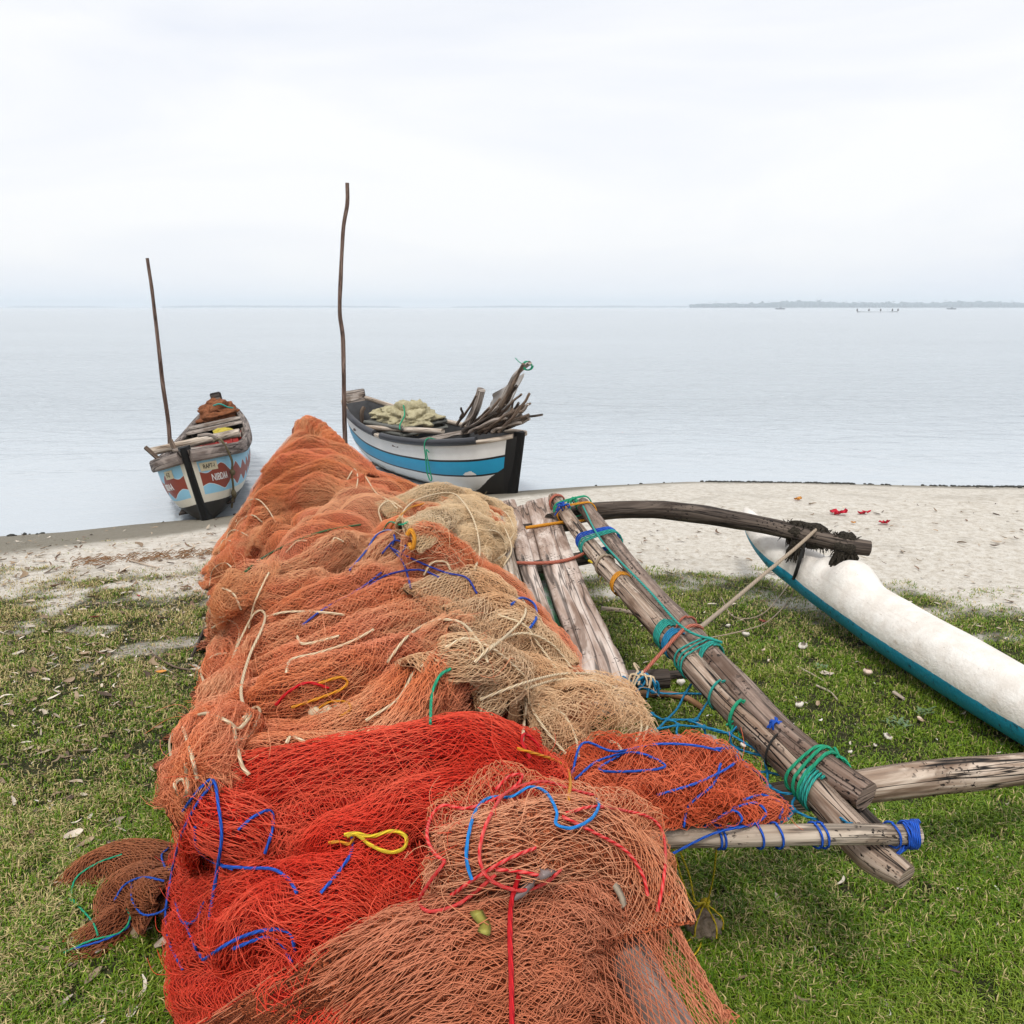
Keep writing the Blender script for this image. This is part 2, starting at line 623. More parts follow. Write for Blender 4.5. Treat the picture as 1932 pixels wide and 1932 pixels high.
mbw = MB()
wx = axis([(-5200, -200, 500), (-200, 200, 25), (200, 5200, 500)])
wy = axis([(7.0, 60, 4), (60, 400, 40), (400, 5200, 400)])
X, Y = np.meshgrid(wx, wy, indexing='ij')
mbw.grid(np.stack([X, Y, np.full_like(X, WATER_Z)], -1), np.stack([X, Y], -1))
tag(mbw.build('water', M_WATER, local=True), 'pale grey lagoon reaching to the horizon', 'water', kind='structure')

# ------------------------------------------------------------------ far shores with their woods
M_WOODS = m_plain('far_wood_leaves', (0.02, 0.05, 0.055, 1), 0.8, 0.3, 0.5)  # leaf colour tinted blue, painting in part of the distance haze
M_FARLAND = m_plain('far_land', (0.08, 0.10, 0.06, 1), 0.9, 0.2, 0.2)

def far_u(u, Y):
    return (u - 966) / FPX * Y * 1.0267

def far_shore(u0, u1, Y, hmax, seed, palms=True, taper0=True):
    x0, x1 = far_u(u0, Y), far_u(u1, Y)
    n = 60
    xs = np.linspace(x0, x1, n)
    prof = np.minimum(1, np.minimum((xs - x0) / (x1 - x0) * 6, (x1 - xs) / (x1 - x0) * 6 if taper0 else 9))
    mb = MB()
    sec = []
    for x, p in zip(xs, prof):
        wob = 20 * vnoise(x * 0.01, 0, 0, seed)
        sec.append([[x, Y - 40 + wob, WATER_Z - 0.5], [x, Y - 25 + wob, WATER_Z + 0.6 * p], [x, Y + 60, WATER_Z + 1.2 * p], [x, Y + 110, WATER_Z - 0.5]])
    mb.grid(np.array(sec))
    tag(mb.build('far_shore', M_FARLAND), 'low land along the horizon', 'shore', kind='structure')
    tr = MB()
    rr = random.Random(seed)
    step = hmax * 0.32
    x = x0
    while x < x1:                      # closed lower wood
        p = float(np.interp(x, xs, prof)) ** 0.6
        hh = hmax * (0.35 + 0.38 * p) * (0.75 + 0.5 * float(vnoise(x * 0.006, 3, 0, seed)))
        tr.blob([x, Y + rr.uniform(0, 10), hh * 0.40], [step * 1.7, step, hh * 0.62], rr.randrange(9999), 0.35, 9, 7)
        x += step * 0.8
    x = x0 + step
    while x < x1:
        p = float(np.interp(x, xs, prof)) ** 0.6
        hh = hmax * (0.55 + 0.45 * p) * rr.uniform(0.75, 1.08) * (0.8 + 0.35 * float(vnoise(x * 0.006, 3, 0, seed)))
        tall = palms and rr.random() < 0.28
        yy = Y + rr.uniform(-10, 50)
        if tall:
            hh = hh * rr.uniform(0.95, 1.15)
            tr.tube(np.array([[x, yy, WATER_Z + .5], [x + rr.uniform(-1, 1), yy, hh * 0.6], [x + rr.uniform(-2, 2), yy, hh * 0.93]]), [.35, .28, .22], 5)
            for k in range(9):
                a = k / 9 * 6.283 + rr.random()
                l = hh * 0.22
                c0 = np.array([x, yy, hh * 0.93])
                dr = np.array([math.cos(a), math.sin(a), 0])
                tr.tube(np.array([c0, c0 + dr * l * .5 + [0, 0, l * .25], c0 + dr * l + [0, 0, -l * .25]]), [.3, .55, .1], 4, squash=(.3, 1))
        else:
            for k in range(5):
                tr.blob([x + rr.uniform(-.5, .5) * step * 1.6, yy + rr.uniform(-6, 6), hh * rr.uniform(0.25, 0.72)],
                        [step * rr.uniform(.6, 1.2), step * rr.uniform(.6, 1.2), hh * rr.uniform(.18, .3)], rr.randrange(9999), 0.5, 9, 7)
        x += step * rr.uniform(0.7, 1.2)
    tag(tr.build('far_wood', M_WOODS), 'line of hazy blue trees along the far shore', 'trees', kind='stuff')

far_shore(1290, 2250, 2600, 20, 3, True, False)
far_shore(860, 1330, 4300, 8, 5, False)
far_shore(340, 765, 4300, 9, 8, False)
far_shore(60, 250, 4500, 6, 12, False)

# ------------------------------------------------------------------ the haze over the water
hb = MB()
hb.box((0, 2560, 17), (10600, 5360, 44))
hz = bpy.data.materials.new('pale_haze')
hz.use_nodes = True
ht = hz.node_tree
ht.nodes.clear()
ho = ht.nodes.new('ShaderNodeOutputMaterial')
hv = ht.nodes.new('ShaderNodeVolumePrincipled')
hv.inputs['Color'].default_value = (0.875, 0.945, 1.0, 1)
hv.inputs['Density'].default_value = 0.00042
hv.inputs['Anisotropy'].default_value = 0.2
ht.links.new(hv.outputs[0], ho.inputs['Volume'])
HAZE_ON = True
if HAZE_ON:
    tag(hb.build('haze', hz, local=True, smooth=False), 'thin pale haze over the water', 'haze', kind='stuff')
# ------------------------------------------------------------------ shared woods and paints
M_GREYWOOD = m_wood('weathered_grey_wood', (0.50, 0.44, 0.39, 1), (0.29, 0.245, 0.21, 1), (0.09, 0.07, 0.058, 1))
M_PALEWOOD = m_wood('bleached_wood', (0.66, 0.58, 0.49, 1), (0.47, 0.39, 0.31, 1), (0.20, 0.15, 0.11, 1), 1, 0.7)
M_DARKWOOD = m_wood('dark_old_wood', (0.17, 0.135, 0.11, 1), (0.07, 0.055, 0.046, 1), (0.018, 0.014, 0.012, 1))
M_BROWNWOOD = m_wood('brown_stick_wood', (0.30, 0.22, 0.16, 1), (0.14, 0.10, 0.075, 1), (0.035, 0.025, 0.02, 1), 1.5)
M_TAR = m_plain('tarred_black', (0.009, 0.009, 0.009, 1), 0.65, 0.4, 12, 0.2)
M_RUBBER = m_plain('black_rubber', (0.025, 0.026, 0.032, 1), 0.42, 0.3, 20, 0.5)
M_WHITECLOTH = m_plain('white_cloth', (0.75, 0.74, 0.72, 1), 0.8, 0.1, 20)
M_GREENROPE = m_rope('green_rope', (0.02, 0.42, 0.22, 1))
M_TEALROPE = m_rope('teal_rope', (0.03, 0.40, 0.33, 1))
M_BLUEROPE = m_rope('blue_rope', (0.015, 0.11, 0.60, 1))
M_SKYROPE = m_rope('light_blue_rope', (0.02, 0.30, 0.85, 1))
M_CYANROPE = m_rope('cyan_blue_rope', (0.015, 0.26, 0.50, 1))
M_CREAMROPE = m_rope('cream_rope', (0.80, 0.66, 0.46, 1), (0.52, 0.38, 0.22, 1))
M_YELLOWROPE = m_rope('yellow_rope', (0.85, 0.62, 0.03, 1))
M_ORANGEROPE = m_rope('orange_rope', (0.80, 0.33, 0.02, 1))
M_REDROPE = m_rope('red_rope', (0.72, 0.012, 0.02, 1))
M_PINKROPE = m_rope('faded_red_rope', (0.55, 0.16, 0.10, 1))
M_TANROPE = m_rope('tan_rope', (0.50, 0.39, 0.28, 1))
M_BLACKROPE = m_rope('black_rope', (0.03, 0.028, 0.025, 1))

class Hull:
    """a lofted boat in its own frame: x towards the bow, z up, keel near z = 0"""
    def __init__(s, L, t, beam, gz_, kz, rake=0.15, full=2.3, flare=1.5):
        s.L, s.t, s.beam, s.g, s.k, s.rake, s.full, s.flare = L, t, beam, gz_, kz, rake, full, flare

    def pt(s, t, h, side, inset=0.0):
        t, h = np.broadcast_arrays(np.asarray(t, float), np.asarray(h, float))
        B = np.maximum(lerp_table(t, s.t, s.beam) - inset, 0.004)
        g, k = lerp_table(t, s.t, s.g), lerp_table(t, s.t, s.k)
        q = h ** (1 / s.flare)
        y = side * B * (1 - (1 - np.clip(q, 0, 1)) ** s.full) ** 0.8
        z = k + (g - k) * h + inset * (1 - h)
        x = (t - 0.5) * s.L + s.rake * (h - 0.2) * smooth01((t - 0.6) / 0.4) - 0.1 * (h - .2) * smooth01((0.25 - t) / 0.25) - inset * 1.2 * smooth01((t - .8) / .2)
        return np.stack([x, y, z], -1)

    def shell(s, n=90, m=26):
        mb = MB()
        t = 1 - (1 - np.linspace(0, 1, n)) ** 1.6
        h = np.linspace(0, 1, m) ** 1.3
        T, H = np.meshgrid(t, h, indexing='ij')
        for side in (1, -1):
            uv = np.stack([T * s.L, H], -1)
            mb.grid(s.pt(T, H, side), uv, flip=(side < 0))
        # transom at the stern
        a, c = s.pt(np.zeros(m), h, 1), s.pt(np.zeros(m), h, -1)
        mb.grid(np.stack([a, c], 0), np.stack([np.full((2, m), 0.0), np.tile(h, (2, 1))], -1))
        return mb

    def inner(s, inset=0.035, n=70, m=18):
        mb = MB()
        t = np.linspace(0.012, 0.955, n)
        h = np.linspace(0.10, 0.985, m)
        T, H = np.meshgrid(t, h, indexing='ij')
        for side in (1, -1):
            mb.grid(s.pt(T, H, side, inset), np.stack([H, T * s.L], -1), flip=(side > 0))
        a, c = s.pt(t, 0.10, 1, inset), s.pt(t, 0.10, -1, inset)
        mb.grid(np.stack([a, c], 1), np.stack([a[:, 1:2] * [[1]], t[:, None] * s.L], -1).repeat(2, 1).reshape(n, 2, 2), flip=False)
        a, c = s.pt(np.full(m, t[0]), h, 1, inset), s.pt(np.full(m, t[0]), h, -1, inset)
        mb.grid(np.stack([a, c], 0))
        return mb

    def rail(s, t0, t1, w, hgt, out=0.0, top=0.0, sides=(1, -1), n=70, rnd=0.3):
        mb = MB()
        for side in sides:
            t = np.linspace(t0, t1, n)
            c = s.pt(t, np.full(n, 1.0), side)
            T = np.gradient(c, axis=0)
            T /= np.linalg.norm(T, axis=1, keepdims=True)
            O = np.stack([T[:, 1], -T[:, 0], 0 * T[:, 0]], -1) * (1 if side < 0 else -1)
            O /= np.linalg.norm(O, axis=1, keepdims=True)
            Z = np.array([0, 0, 1.0])
            prof = [(-w / 2, -hgt / 2), (-w / 2, hgt / 2 * (1 - rnd)), (-w / 2 * (1 - rnd), hgt / 2), (w / 2 * (1 - rnd), hgt / 2), (w / 2, hgt / 2 * (1 - rnd)), (w / 2, -hgt / 2 * (1 - rnd)), (w / 2 * (1 - rnd), -hgt / 2)]
            wb = 1 + 0.10 * (fbm(t * 14, side * 3 + 5, 0, 3, 2) - 0.5)
            G = np.stack([c + O * (out + a * wb[:, None]) + Z * (top + bb + 0.01 * (fbm(t * 9, side, 2, 6, 2)[:, None] - .5)) for a, bb in prof], 1)
            uv = np.stack(np.broadcast_arrays(np.arange(len(prof))[None] * 0.04, (t * s.L)[:, None]), -1)
            mb.grid(G, uv, close=True, flip=(side > 0))
            for e in (0, n - 1):
                mb.add(G[e], [list(range(len(prof)))], uv[e])
        return mb

    def stem(s, w, d0, d1, h0, h1, n=24):
        """post up the bow: width w, reaching d1 ahead and d0 behind the bow line"""
        mb = MB()
        h = np.linspace(h0, h1, n)
        c = s.pt(np.ones(n), np.clip(h, 0, 1), 1)
        c[:, 1] = 0
        k, g = s.k[-1], s.g[-1]
        c[:, 2] = k + (g - k) * h
        T = np.gradient(c, axis=0)
        T /= np.linalg.norm(T, axis=1, keepdims=True)
        F = np.stack([T[:, 2], 0 * T[:, 0], -T[:, 0]], -1)
        S = np.array([0, 1.0, 0])
        pr = [(-d0, -w * 1.1), (d1 * .6, -w / 2), (d1, -w * .3), (d1, w * .3), (d1 * .6, w / 2), (-d0, w * 1.1)]
        G = np.stack([c + F * a + S * bb for a, bb in pr], 1)
        uv = np.stack(np.broadcast_arrays(np.arange(len(pr))[None] * .03, h[:, None]), -1)
        mb.grid(G, uv, close=True)
        for e in (0, n - 1):
            mb.add(G[e], [list(range(len(pr)))], uv[e])
        return mb

# ------------------------------------------------------------------ painted boat on the left
H1 = Hull(5.0, [0, .1, .25, .45, .65, .8, .9, .96, 1.0], [.10, .27, .40, .48, .50, .47, .385, .245, .035],
          [.90, .80, .71, .66, .67, .72, .79, .84, .88], [.30, .12, .02, 0, 0, .0, .03, .06, .10], 0.10, 2.6, 1.35)
b = NB('painted_hull_blue_red')
x, y, _ = b.sep(b.uv())
ob = b.obj()
oy = b.sep(ob)
wob = b.noise(b.mapping(b.uv(), (3.1, 1.5, 1)), 1.0, 3)
ph = b.math('ADD', b.math('MULTIPLY', x, 6.283 / 0.36), b.math('MULTIPLY', wob, 1.8))
tri = b.math('SINE', ph)
tri = b.math('MULTIPLY', b.math('ARCSINE', b.math('MULTIPLY', tri, 0.93)), 0.75)
big = b.math('MULTIPLY', b.sstep(x, 4.1, 4.9), 0.05)
up_edge = b.math('ADD', b.math('MULTIPLY_ADD', tri, 0.066, 0.690), big)
lo_edge = b.math('MULTIPLY_ADD', tri, -0.062, 0.480)
red = b.math('MULTIPLY', b.math('LESS_THAN', y, up_edge), b.math('GREATER_THAN', y, lo_edge))
outl = b.math('MULTIPLY', b.math('LESS_THAN', y, b.math('ADD', up_edge, .008)), b.math('GREATER_THAN', y, b.math('SUBTRACT', lo_edge, .008)))
n = b.noise(ob, 9.0, 5, 0.65)
blue = b.mix(n, (0.22, 0.50, 0.68, 1), (0.33, 0.60, 0.75, 1))
redc = b.mix(n, (0.20, 0.035, 0.018, 1), (0.31, 0.06, 0.03, 1))
c = b.mix(outl, blue, (0.62, 0.70, 0.72, 1))
c = b.mix(red, c, redc)
cream = b.mix(n, (0.60, 0.56, 0.44, 1), (0.76, 0.72, 0.62, 1))
c = b.mix(b.math('LESS_THAN', y, 0.385), c, cream)
c = b.mix(b.math('GREATER_THAN', x, 4.955), c, cream)
lowb = b.math('LESS_THAN', y, b.math('MULTIPLY_ADD', n, 0.012, 0.268))
c = b.mix(lowb, c, b.mix(n, (0.010, 0.010, 0.011, 1), (0.032, 0.030, 0.028, 1)))
dirt = b.noise(b.mapping(b.uv(), (10, 1.2, 1)), 1.0, 4, .7)
c = b.mix(b.math('MULTIPLY', b.sstep(dirt, .60, .8), .35), c, (0.10, 0.085, 0.06, 1))
b.bump(n, 0.25, 0.006)
M_HULL1 = b.done(c, 0.5, 0.4)

BOW1 = PY(391, 986, 9.35)
yaw1 = math.atan2(-5.1, 1.30)
ROLL1 = math.radians(11)
# put the root so that the keel under the bow stands at BOW1
R1 = Matrix.Rotation(yaw1, 3, 'Z') @ Matrix.Rotation(math.radians(-0.5), 3, 'Y') @ Matrix.Rotation(ROLL1, 3, 'X')
bowloc = Vector((2.40, 0, 0.07))
loc1 = Vector(BOW1) - R1 @ bowloc
boat1 = empty('wooden_boat', loc1, 'light blue wooden boat with red brown wavy band and bow on the sand', 'boat', rot=R1.to_euler())
def L1(p):                         # boat frame -> world
    return np.array(R1 @ Vector(p) + loc1)
H1.shell().build('hull', M_HULL1, boat1, local=True)
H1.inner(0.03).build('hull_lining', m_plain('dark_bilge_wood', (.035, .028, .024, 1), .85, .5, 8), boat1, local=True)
H1.rail(0.0, 0.9995, 0.085, 0.135, 0.012, -0.03).build('gunwale', m_wood('dark_grey_rail_wood', (0.40, 0.34, 0.30, 1), (0.17, 0.14, 0.125, 1), (0.05, 0.04, 0.035, 1)), boat1, local=True)
H1.stem(0.058, 0.10, 0.055, -0.02, 1.09).build('stem_post', M_TAR, boat1, local=True)
mb = MB()                                                    # stern post sticking up
mb.box((-2.58, 0, 0.82), (0.10, 0.17, 0.56), rot_any(0, -0.15, 0), 0.02)
mb.build('stern_post', M_DARKWOOD, boat1, local=True)
mb = MB()                                                    # round beam lying over both gunwales near the bow
mb.tube(catmull([(1.12, -0.56, 0.81), (1.15, -0.2, 0.815), (1.20, 0.25, 0.82), (1.23, 0.50, 0.82)], 20), 0.052, 10, wob=0.12, seed=4)
mb.build('cross_beam', M_PALEWOOD, boat1, local=True)
for tx, zz in ((-1.15, 0.70), (-1.42, 0.74)):
    bw = float(H1.pt((tx + .0) / 5.0 + .5, 0.9, 1)[1])
    mb = MB()
    mb.box((tx, 0, zz), (0.20, bw * 2, 0.045), None, 0.008)
    mb.build('thwart', M_GREYWOOD, boat1, local=True)
for tx in (0.9, 0.45, 0.0, -0.45, -0.9):
    for sd in (1, -1):
        hh = np.linspace(0.12, 0.93, 12)
        mb = MB()
        mb.tube(H1.pt(np.full(12, tx / 5 + .5), hh, sd, 0.05), 0.025, 6)
        mb.build('rib', M_GREYWOOD, boat1, local=True)
mb = MB()
mb.box((1.0, 0, .17), (2.2, .62, .02), None, .004)
mb.build('floor_board', M_DARKWOOD, boat1, local=True)
for pth in ([(1.9, .38, .80), (1.95, .05, .83), (1.92, -.2, .86)], [(1.75, -.35, .74), (1.8, .1, .74), (1.78, .46, .76)]):
    mb = MB()
    mb.tube(catmull(pth, 14), .022, 7, wob=.2, seed=3)
    mb.build('bow_stick', M_GREYWOOD, boat1, local=True)
mb = MB()
mb.tube(catmull([(1.92, .36, .76), (1.80, .30, .86), (1.75, .20, .93), (1.70, .08, .94)], 16), [.024] * 8 + [.018] * 8, 8, wob=.25, seed=8)
mb.build('bent_cleat', M_GREYWOOD, boat1, local=True)
for p0, p1 in (((1.75, -.36, .72), (1.62, -.52, .93)), ((1.9, -.16, .74), (1.72, -.22, .96))):
    mb = MB()
    mb.tube(np.linspace(p0, p1, 8), .026, 7, wob=.2, seed=2)
    mb.build('oar_peg', M_BROWNWOOD, boat1, local=True)
# rope wrapped over the gunwale and hanging down the side
mb = MB()
g = H1.pt(.93, 1.0, 1)
rp_ = [tuple(g + [-.12, -.06, .07]), tuple(g + [0, .03, .08]), tuple(H1.pt(.925, .8, 1) + [0.02, .07, 0]), tuple(H1.pt(.92, .6, 1) + [0.02, .03, 0]), tuple(H1.pt(.915, .35, 1) + [.02, .03, 0]), tuple(H1.pt(.91, .12, 1) + [.02, .06, -.02])]
mb.tube(catmull(rp_, 30), .014, 6)
mb.blob(H1.pt(.92, .62, 1) + [0.02, .04, 0], (.03, .03, .04), 3)
mb.blob(H1.pt(.915, .30, 1) + [0.02, .04, 0], (.035, .03, .05), 5)
mb.build('mooring_rope', m_rope('old_brown_rope', (.16, .13, .07, 1)), boat1, local=True)

def text_mesh(txt, size, depth=0.004):
    cu = bpy.data.curves.new('lettering', 'FONT')
    cu.body = txt
    cu.size = size
    cu.extrude = depth
    cu.align_x = 'CENTER'
    cu.align_y = 'CENTER'
    cu.resolution_u = 3
    to = bpy.data.objects.new('lettering', cu)
    COL.objects.link(to)
    dg = bpy.context.evaluated_depsgraph_get()
    dg.update()
    me = to.evaluated_get(dg).to_mesh()
    V = np.array([v.co[:] for v in me.vertices])
    F = [tuple(p.vertices) for p in me.polygons]
    to.evaluated_get(dg).to_mesh_clear()
    bpy.data.objects.remove(to)
    bpy.data.curves.remove(cu)
    return V, F

def on_hull(H, V, F, t0, h0, side, off, slant=0.0, flip=1):
    """wrap flat shapes (x right, y up, metres) onto the hull at (t0, h0)"""
    e = 1e-3
    P0 = H.pt(t0, h0, side)
    dt = np.linalg.norm(H.pt(t0 + e, h0, side) - P0) / e
    dh = np.linalg.norm(H.pt(t0, h0 + e, side) - P0) / e
    sg = -1 if side > 0 else 1
    tt = np.clip(t0 + sg * (V[:, 0] + slant * V[:, 1]) / dt, 0, 1)
    hh = np.clip(h0 + V[:, 1] / dh, 0, 1)
    Q = H.pt(tt, hh, side)
    Q1, Q2 = H.pt(np.clip(tt - e, 0, 1), hh, side), H.pt(tt, np.clip(hh + e, 0, 1), side)
    N = np.cross(Q1 - Q, Q2 - Q) * (1 if side > 0 else -1)
    N /= np.linalg.norm(N, axis=1, keepdims=True) + 1e-12
    N *= np.sign(N[:, 1:2] * side + 1e-9)
    return Q + N * (off + V[:, 2:3])

M_WHITEPAINT = m_plain('white_paint', (0.78, 0.77, 0.75, 1), 0.5, 0.06, 30)
M_PLATE = m_plain('cream_plate_paint', (0.62, 0.56, 0.38, 1), 0.6, 0.12, 30)
M_BLACKPAINT = m_plain('black_paint', (0.02, 0.02, 0.022, 1), 0.5, 0.1, 30)
def rect(wd, ht, n=8):
    X, Y = np.meshgrid(np.linspace(-wd / 2, wd / 2, n), np.linspace(-ht / 2, ht / 2, 4), indexing='ij')
    return np.stack([X, Y, 0 * X], -1)
for side, t0, txt, t1, ttxt in ((1, .952, 'NIBDAA', .972, 'RAPT-1'), (-1, .935, 'NIBDAA', .957, 'F-2')):
    V, F = text_mesh(txt, 0.115, 0.002)
    V[:, 0] *= 0.62
    mb = MB()
    mb.add(on_hull(H1, V, F, t0, .60, side, .006), F)
    mb.build('name_lettering', M_WHITEPAINT, boat1, local=True, smooth=False)
    G = rect(.24 if side > 0 else .17, .095)
    mb = MB()
    mb.grid(on_hull(H1, G.reshape(-1, 3), None, t1, .775, side, .004).reshape(G.shape), flip=side < 0)
    pl = mb.build('number_plate', M_PLATE, boat1, local=True)
    V, F = text_mesh(ttxt, 0.072, 0.001)
    V[:, 0] *= 0.72
    mb = MB()
    mb.add(on_hull(H1, V, F, t1, .775, side, .007), F)
    mb.build('plate_lettering', M_BLACKPAINT, pl, local=True, smooth=False)

# things inside the painted boat
def put(name, mb, mat, label, cat, group=None, **k):
    return tag(mb.build(name, mat, **k), label, cat, group)
mb = MB()
R1n = np.array(R1)
M_REDBOX = m_plain('red_plastic', (0.36, 0.02, 0.014, 1), 0.45, 0.1, 10)
for z0, z1, s in ((.18, .50, 0), ):
    mb.box(L1((-.45, .05, .46)), (.40, .62, .30), R1n, .015)
    mb.box(L1((-.45, .05, .625)), (.44, .66, .03), R1n, .008)
    for k in (-.2, 0, .2):
        mb.box(L1((-.24, .05 + k, .46)), (.02, .03, .28), R1n, .004)
put('crate', mb, M_REDBOX, 'red plastic crate standing inside the light blue boat', 'crate')
mb = MB()
mb.blob(L1((-.72, .16, .64)), (.16, .22, .07), 11, .6, 20, 14)
put('cloth', mb, m_plain('yellow_cloth', (0.45, 0.36, 0.04, 1), .8, .3, 20), 'yellow cloth heaped on the red crate in the boat', 'cloth')
mb = MB()
mb.blob(L1((1.62, .16, .62)), (.13, .13, .11), 4, .15, 16, 12)
mb.tube([L1((1.62, .16, .70)), L1((1.62, .16, .78))], [.05, .045], 10)
put('jug', mb, m_plain('cloudy_plastic', (.62, .64, .66, 1), .4, .1, 10), 'cloudy white plastic jug under the bow sticks of the boat', 'jug')

# ------------------------------------------------------------------ white and blue boat
H2 = Hull(4.0, [0, .08, .2, .4, .6, .8, .92, 1.0], [.20, .34, .47, .58, .60, .50, .30, .03],
          [.97, .88, .78, .70, .70, .76, .83, .90], [.30, .16, .05, 0, 0, 0, .03, .10], 0.24, 2.7, 1.3)
b = NB('painted_hull_white_blue')
x, y, _ = b.sep(b.uv())
ob = b.obj()
n = b.noise(ob, 8.0, 5, 0.65)
white = b.mix(n, (0.70, 0.68, 0.64, 1), (0.82, 0.81, 0.79, 1))
stain = b.noise(b.mapping(b.uv(), (5, 9, 1)), 1.0, 5, .7)
low = b.math('MULTIPLY', b.sstep(stain, .42, .6), b.math('SUBTRACT', 1.0, b.sstep(b.math('ADD', y, b.math('MULTIPLY', b.sstep(x, .8, 3.6), .12)), .17, .42)), clamp=True)
bluec = b.mix(n, (0.012, 0.26, 0.47, 1), (0.02, 0.35, 0.57, 1))
c = b.mix(b.math('LESS_THAN', y, .735), white, (.012, .012, .013, 1))
c = b.mix(b.math('LESS_THAN', y, .70), c, bluec)
worn = b.noise(b.mapping(b.uv(), (4.2, 9, 1), (2.1, 0, 0)), 1.0, 3, .6)
dxp = b.math('ABSOLUTE', b.math('SUBTRACT', x, 3.48))
wornf = b.math('GREATER_THAN', b.math('SUBTRACT', worn, b.math('MULTIPLY', dxp, 2.2)), .43)
wornf = b.math('MULTIPLY', wornf, b.math('LESS_THAN', y, .61))
c = b.mix(wornf, c, white)
c = b.mix(b.math('LESS_THAN', y, .465), c, (.012, .012, .013, 1))
c = b.mix(b.math('LESS_THAN', y, .435), c, white)
c = b.mix(low, c, (.14, .125, .07, 1))
ledge = b.math('ADD', .165, b.math('MULTIPLY', b.sstep(x, 3.45, 3.95), .36))
ledge = b.math('ADD', ledge, b.math('MULTIPLY', b.math('SUBTRACT', stain, .5), .07))
c = b.mix(b.math('LESS_THAN', y, ledge), c, b.mix(n, (.010, .010, .011, 1), (.028, .026, .024, 1)))
c = b.mix(b.math('GREATER_THAN', x, 3.88), c, (.012, .012, .013, 1))
b.bump(n, .2, .005)
M_HULL2 = b.done(c, .42, .45)
BOW2 = PY(968, 938, 10.75)
STERN2 = np.array([-2.16, 13.6, 0])
yaw2 = math.atan2(BOW2[1] - STERN2[1], BOW2[0] - STERN2[0])
R2 = Matrix.Rotation(yaw2, 3, 'Z') @ Matrix.Rotation(math.radians(0.0), 3, 'Y') @ Matrix.Rotation(math.radians(5), 3, 'X')
loc2 = Vector(BOW2) - R2 @ Vector((1.93, 0, 0.08))
boat2 = empty('wooden_boat', loc2, 'white wooden boat with broad blue stripe, loaded with firewood', 'boat', rot=R2.to_euler())
R2n = np.array(R2)
def L2(p):
    return np.array(R2 @ Vector(p) + loc2)
H2.shell().build('hull', M_HULL2, boat2, local=True)
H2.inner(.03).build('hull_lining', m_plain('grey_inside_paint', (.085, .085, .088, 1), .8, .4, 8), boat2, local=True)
H2.rail(0.0, .985, .07, .05, .0, .012).build('gunwale', M_PALEWOOD, boat2, local=True)
H2.stem(.06, .06, .045, -.02, 1.05).build('stem_post', M_TAR, boat2, local=True)
for ta, tb in ((.10, .40), (.455, .90)):
    n_ = 40
    t = np.linspace(ta, tb, n_)
    mb = MB()
    c_ = H2.pt(t, np.ones(n_), -1)
    c_[:, 1] -= .022
    c_[:, 2] += .035
    mb.tube(c_, .046, 12)
    mb.build('rubber_guard', M_RUBBER, boat2, local=True)
mb = MB()
mb.box((-2.09, .02, .98), (.05, .36, .30), rot_any(0, -.12, 0), .02)
mb.box((-2.12, .02, .70), (.05, .20, .40), rot_any(0, -.12, 0), .02)
mb.build('stern_board', M_GREYWOOD, boat2, local=True)
mb = MB()
mb.tube(catmull([(-1.92, .0, .55), (-1.90, .0, .78), (-1.92, .06, .86)], 12), .035, 8)
mb.build('rudder_peg', M_BROWNWOOD, boat2, local=True)
for tx, zz in ((-1.25, .66), (.15, .62), (1.35, .70)):
    bw = float(H2.pt(tx / 4.0 + .5, .88, 1)[1])
    mb = MB()
    mb.box((tx, 0, zz), (.18, bw * 2, .04), None, .008)
    mb.build('thwart', M_GREYWOOD, boat2, local=True)
mb = MB()
mb.box((0, 0, .12), (2.6, .62, .02), None, .004)
mb.build('floor_board', M_GREYWOOD, boat2, local=True)
mb = MB()
g = H2.pt(.73, 1.0, -1)
mb.tube(catmull([g + [.05, .10, .05], g + [.03, -.02, .095], g + [0, -.07, .02], g + [-.02, -.06, -.16], g + [-.04, -.05, -.34], g + [-.02, -.03, -.46], g + [.03, -.03, -.44], g + [.03, -.05, -.30], g + [.01, -.06, -.06], g + [.06, -.05, -.08]], 50), .008, 6)
mb.build('green_line', M_GREENROPE, boat2, local=True)

# load of the white and blue boat
M_TRAY = m_plain('grey_net_tray', (.13, .13, .115, 1), .8, .5, 40)
for k, zz in enumerate((.70, .79)):
    mb = MB()
    w_, l_ = .74, 1.05
    for sx in (-1, 1):
        mb.tube([L2((-.55 - l_ / 2, sx * w_ / 2 - .02, zz)), L2((-.55 + l_ / 2, sx * w_ / 2 - .02, zz + .02))], .026, 7, wob=.15, seed=k)
    for q in np.linspace(-1, 1, 7):
        mb.tube([L2((-.55 + q * l_ / 2, -w_ / 2, zz)), L2((-.55 + q * l_ / 2, w_ / 2, zz))], .02, 6, wob=.15, seed=k + 4)
    mb.box(L2((-.55, 0, zz - .01)), (l_, w_, .03), R2n, .005)
    put('drying_tray', mb, M_TRAY, ['dark slatted tray lowest in the white and blue boat', 'dark slatted tray under the beige net in the boat'][k], 'tray', 'slatted trays in the boat')
mb = MB()
mb.tube(catmull([L2((-.95, -.50, .74)), L2((-.1, -.34, .78)), L2((.75, -.20, .82))], 16), .036, 9, wob=.1, seed=9)
put('loose_pole', mb, M_PALEWOOD, 'pale round pole lying inside the white and blue boat', 'pole')
mb = MB()
for k, (px, py, sx, sy, sz) in enumerate(((-.70, .02, .42, .30, .12), (-.45, .06, .36, .24, .20), (-.25, .02, .30, .24, .13), (-.98, .0, .26, .25, .07))):
    mb.blob(L2((px, py, .86)), (sx, sy, sz), 20 + k, .75, 44, 30, R2n, freq=2.4)
b = NB('beige_netting_heap')
nn = b.noise(b.obj(), 18, 5, .7)
b.bump(b.noise(b.obj(), 40, 5, .7), .8, .02)
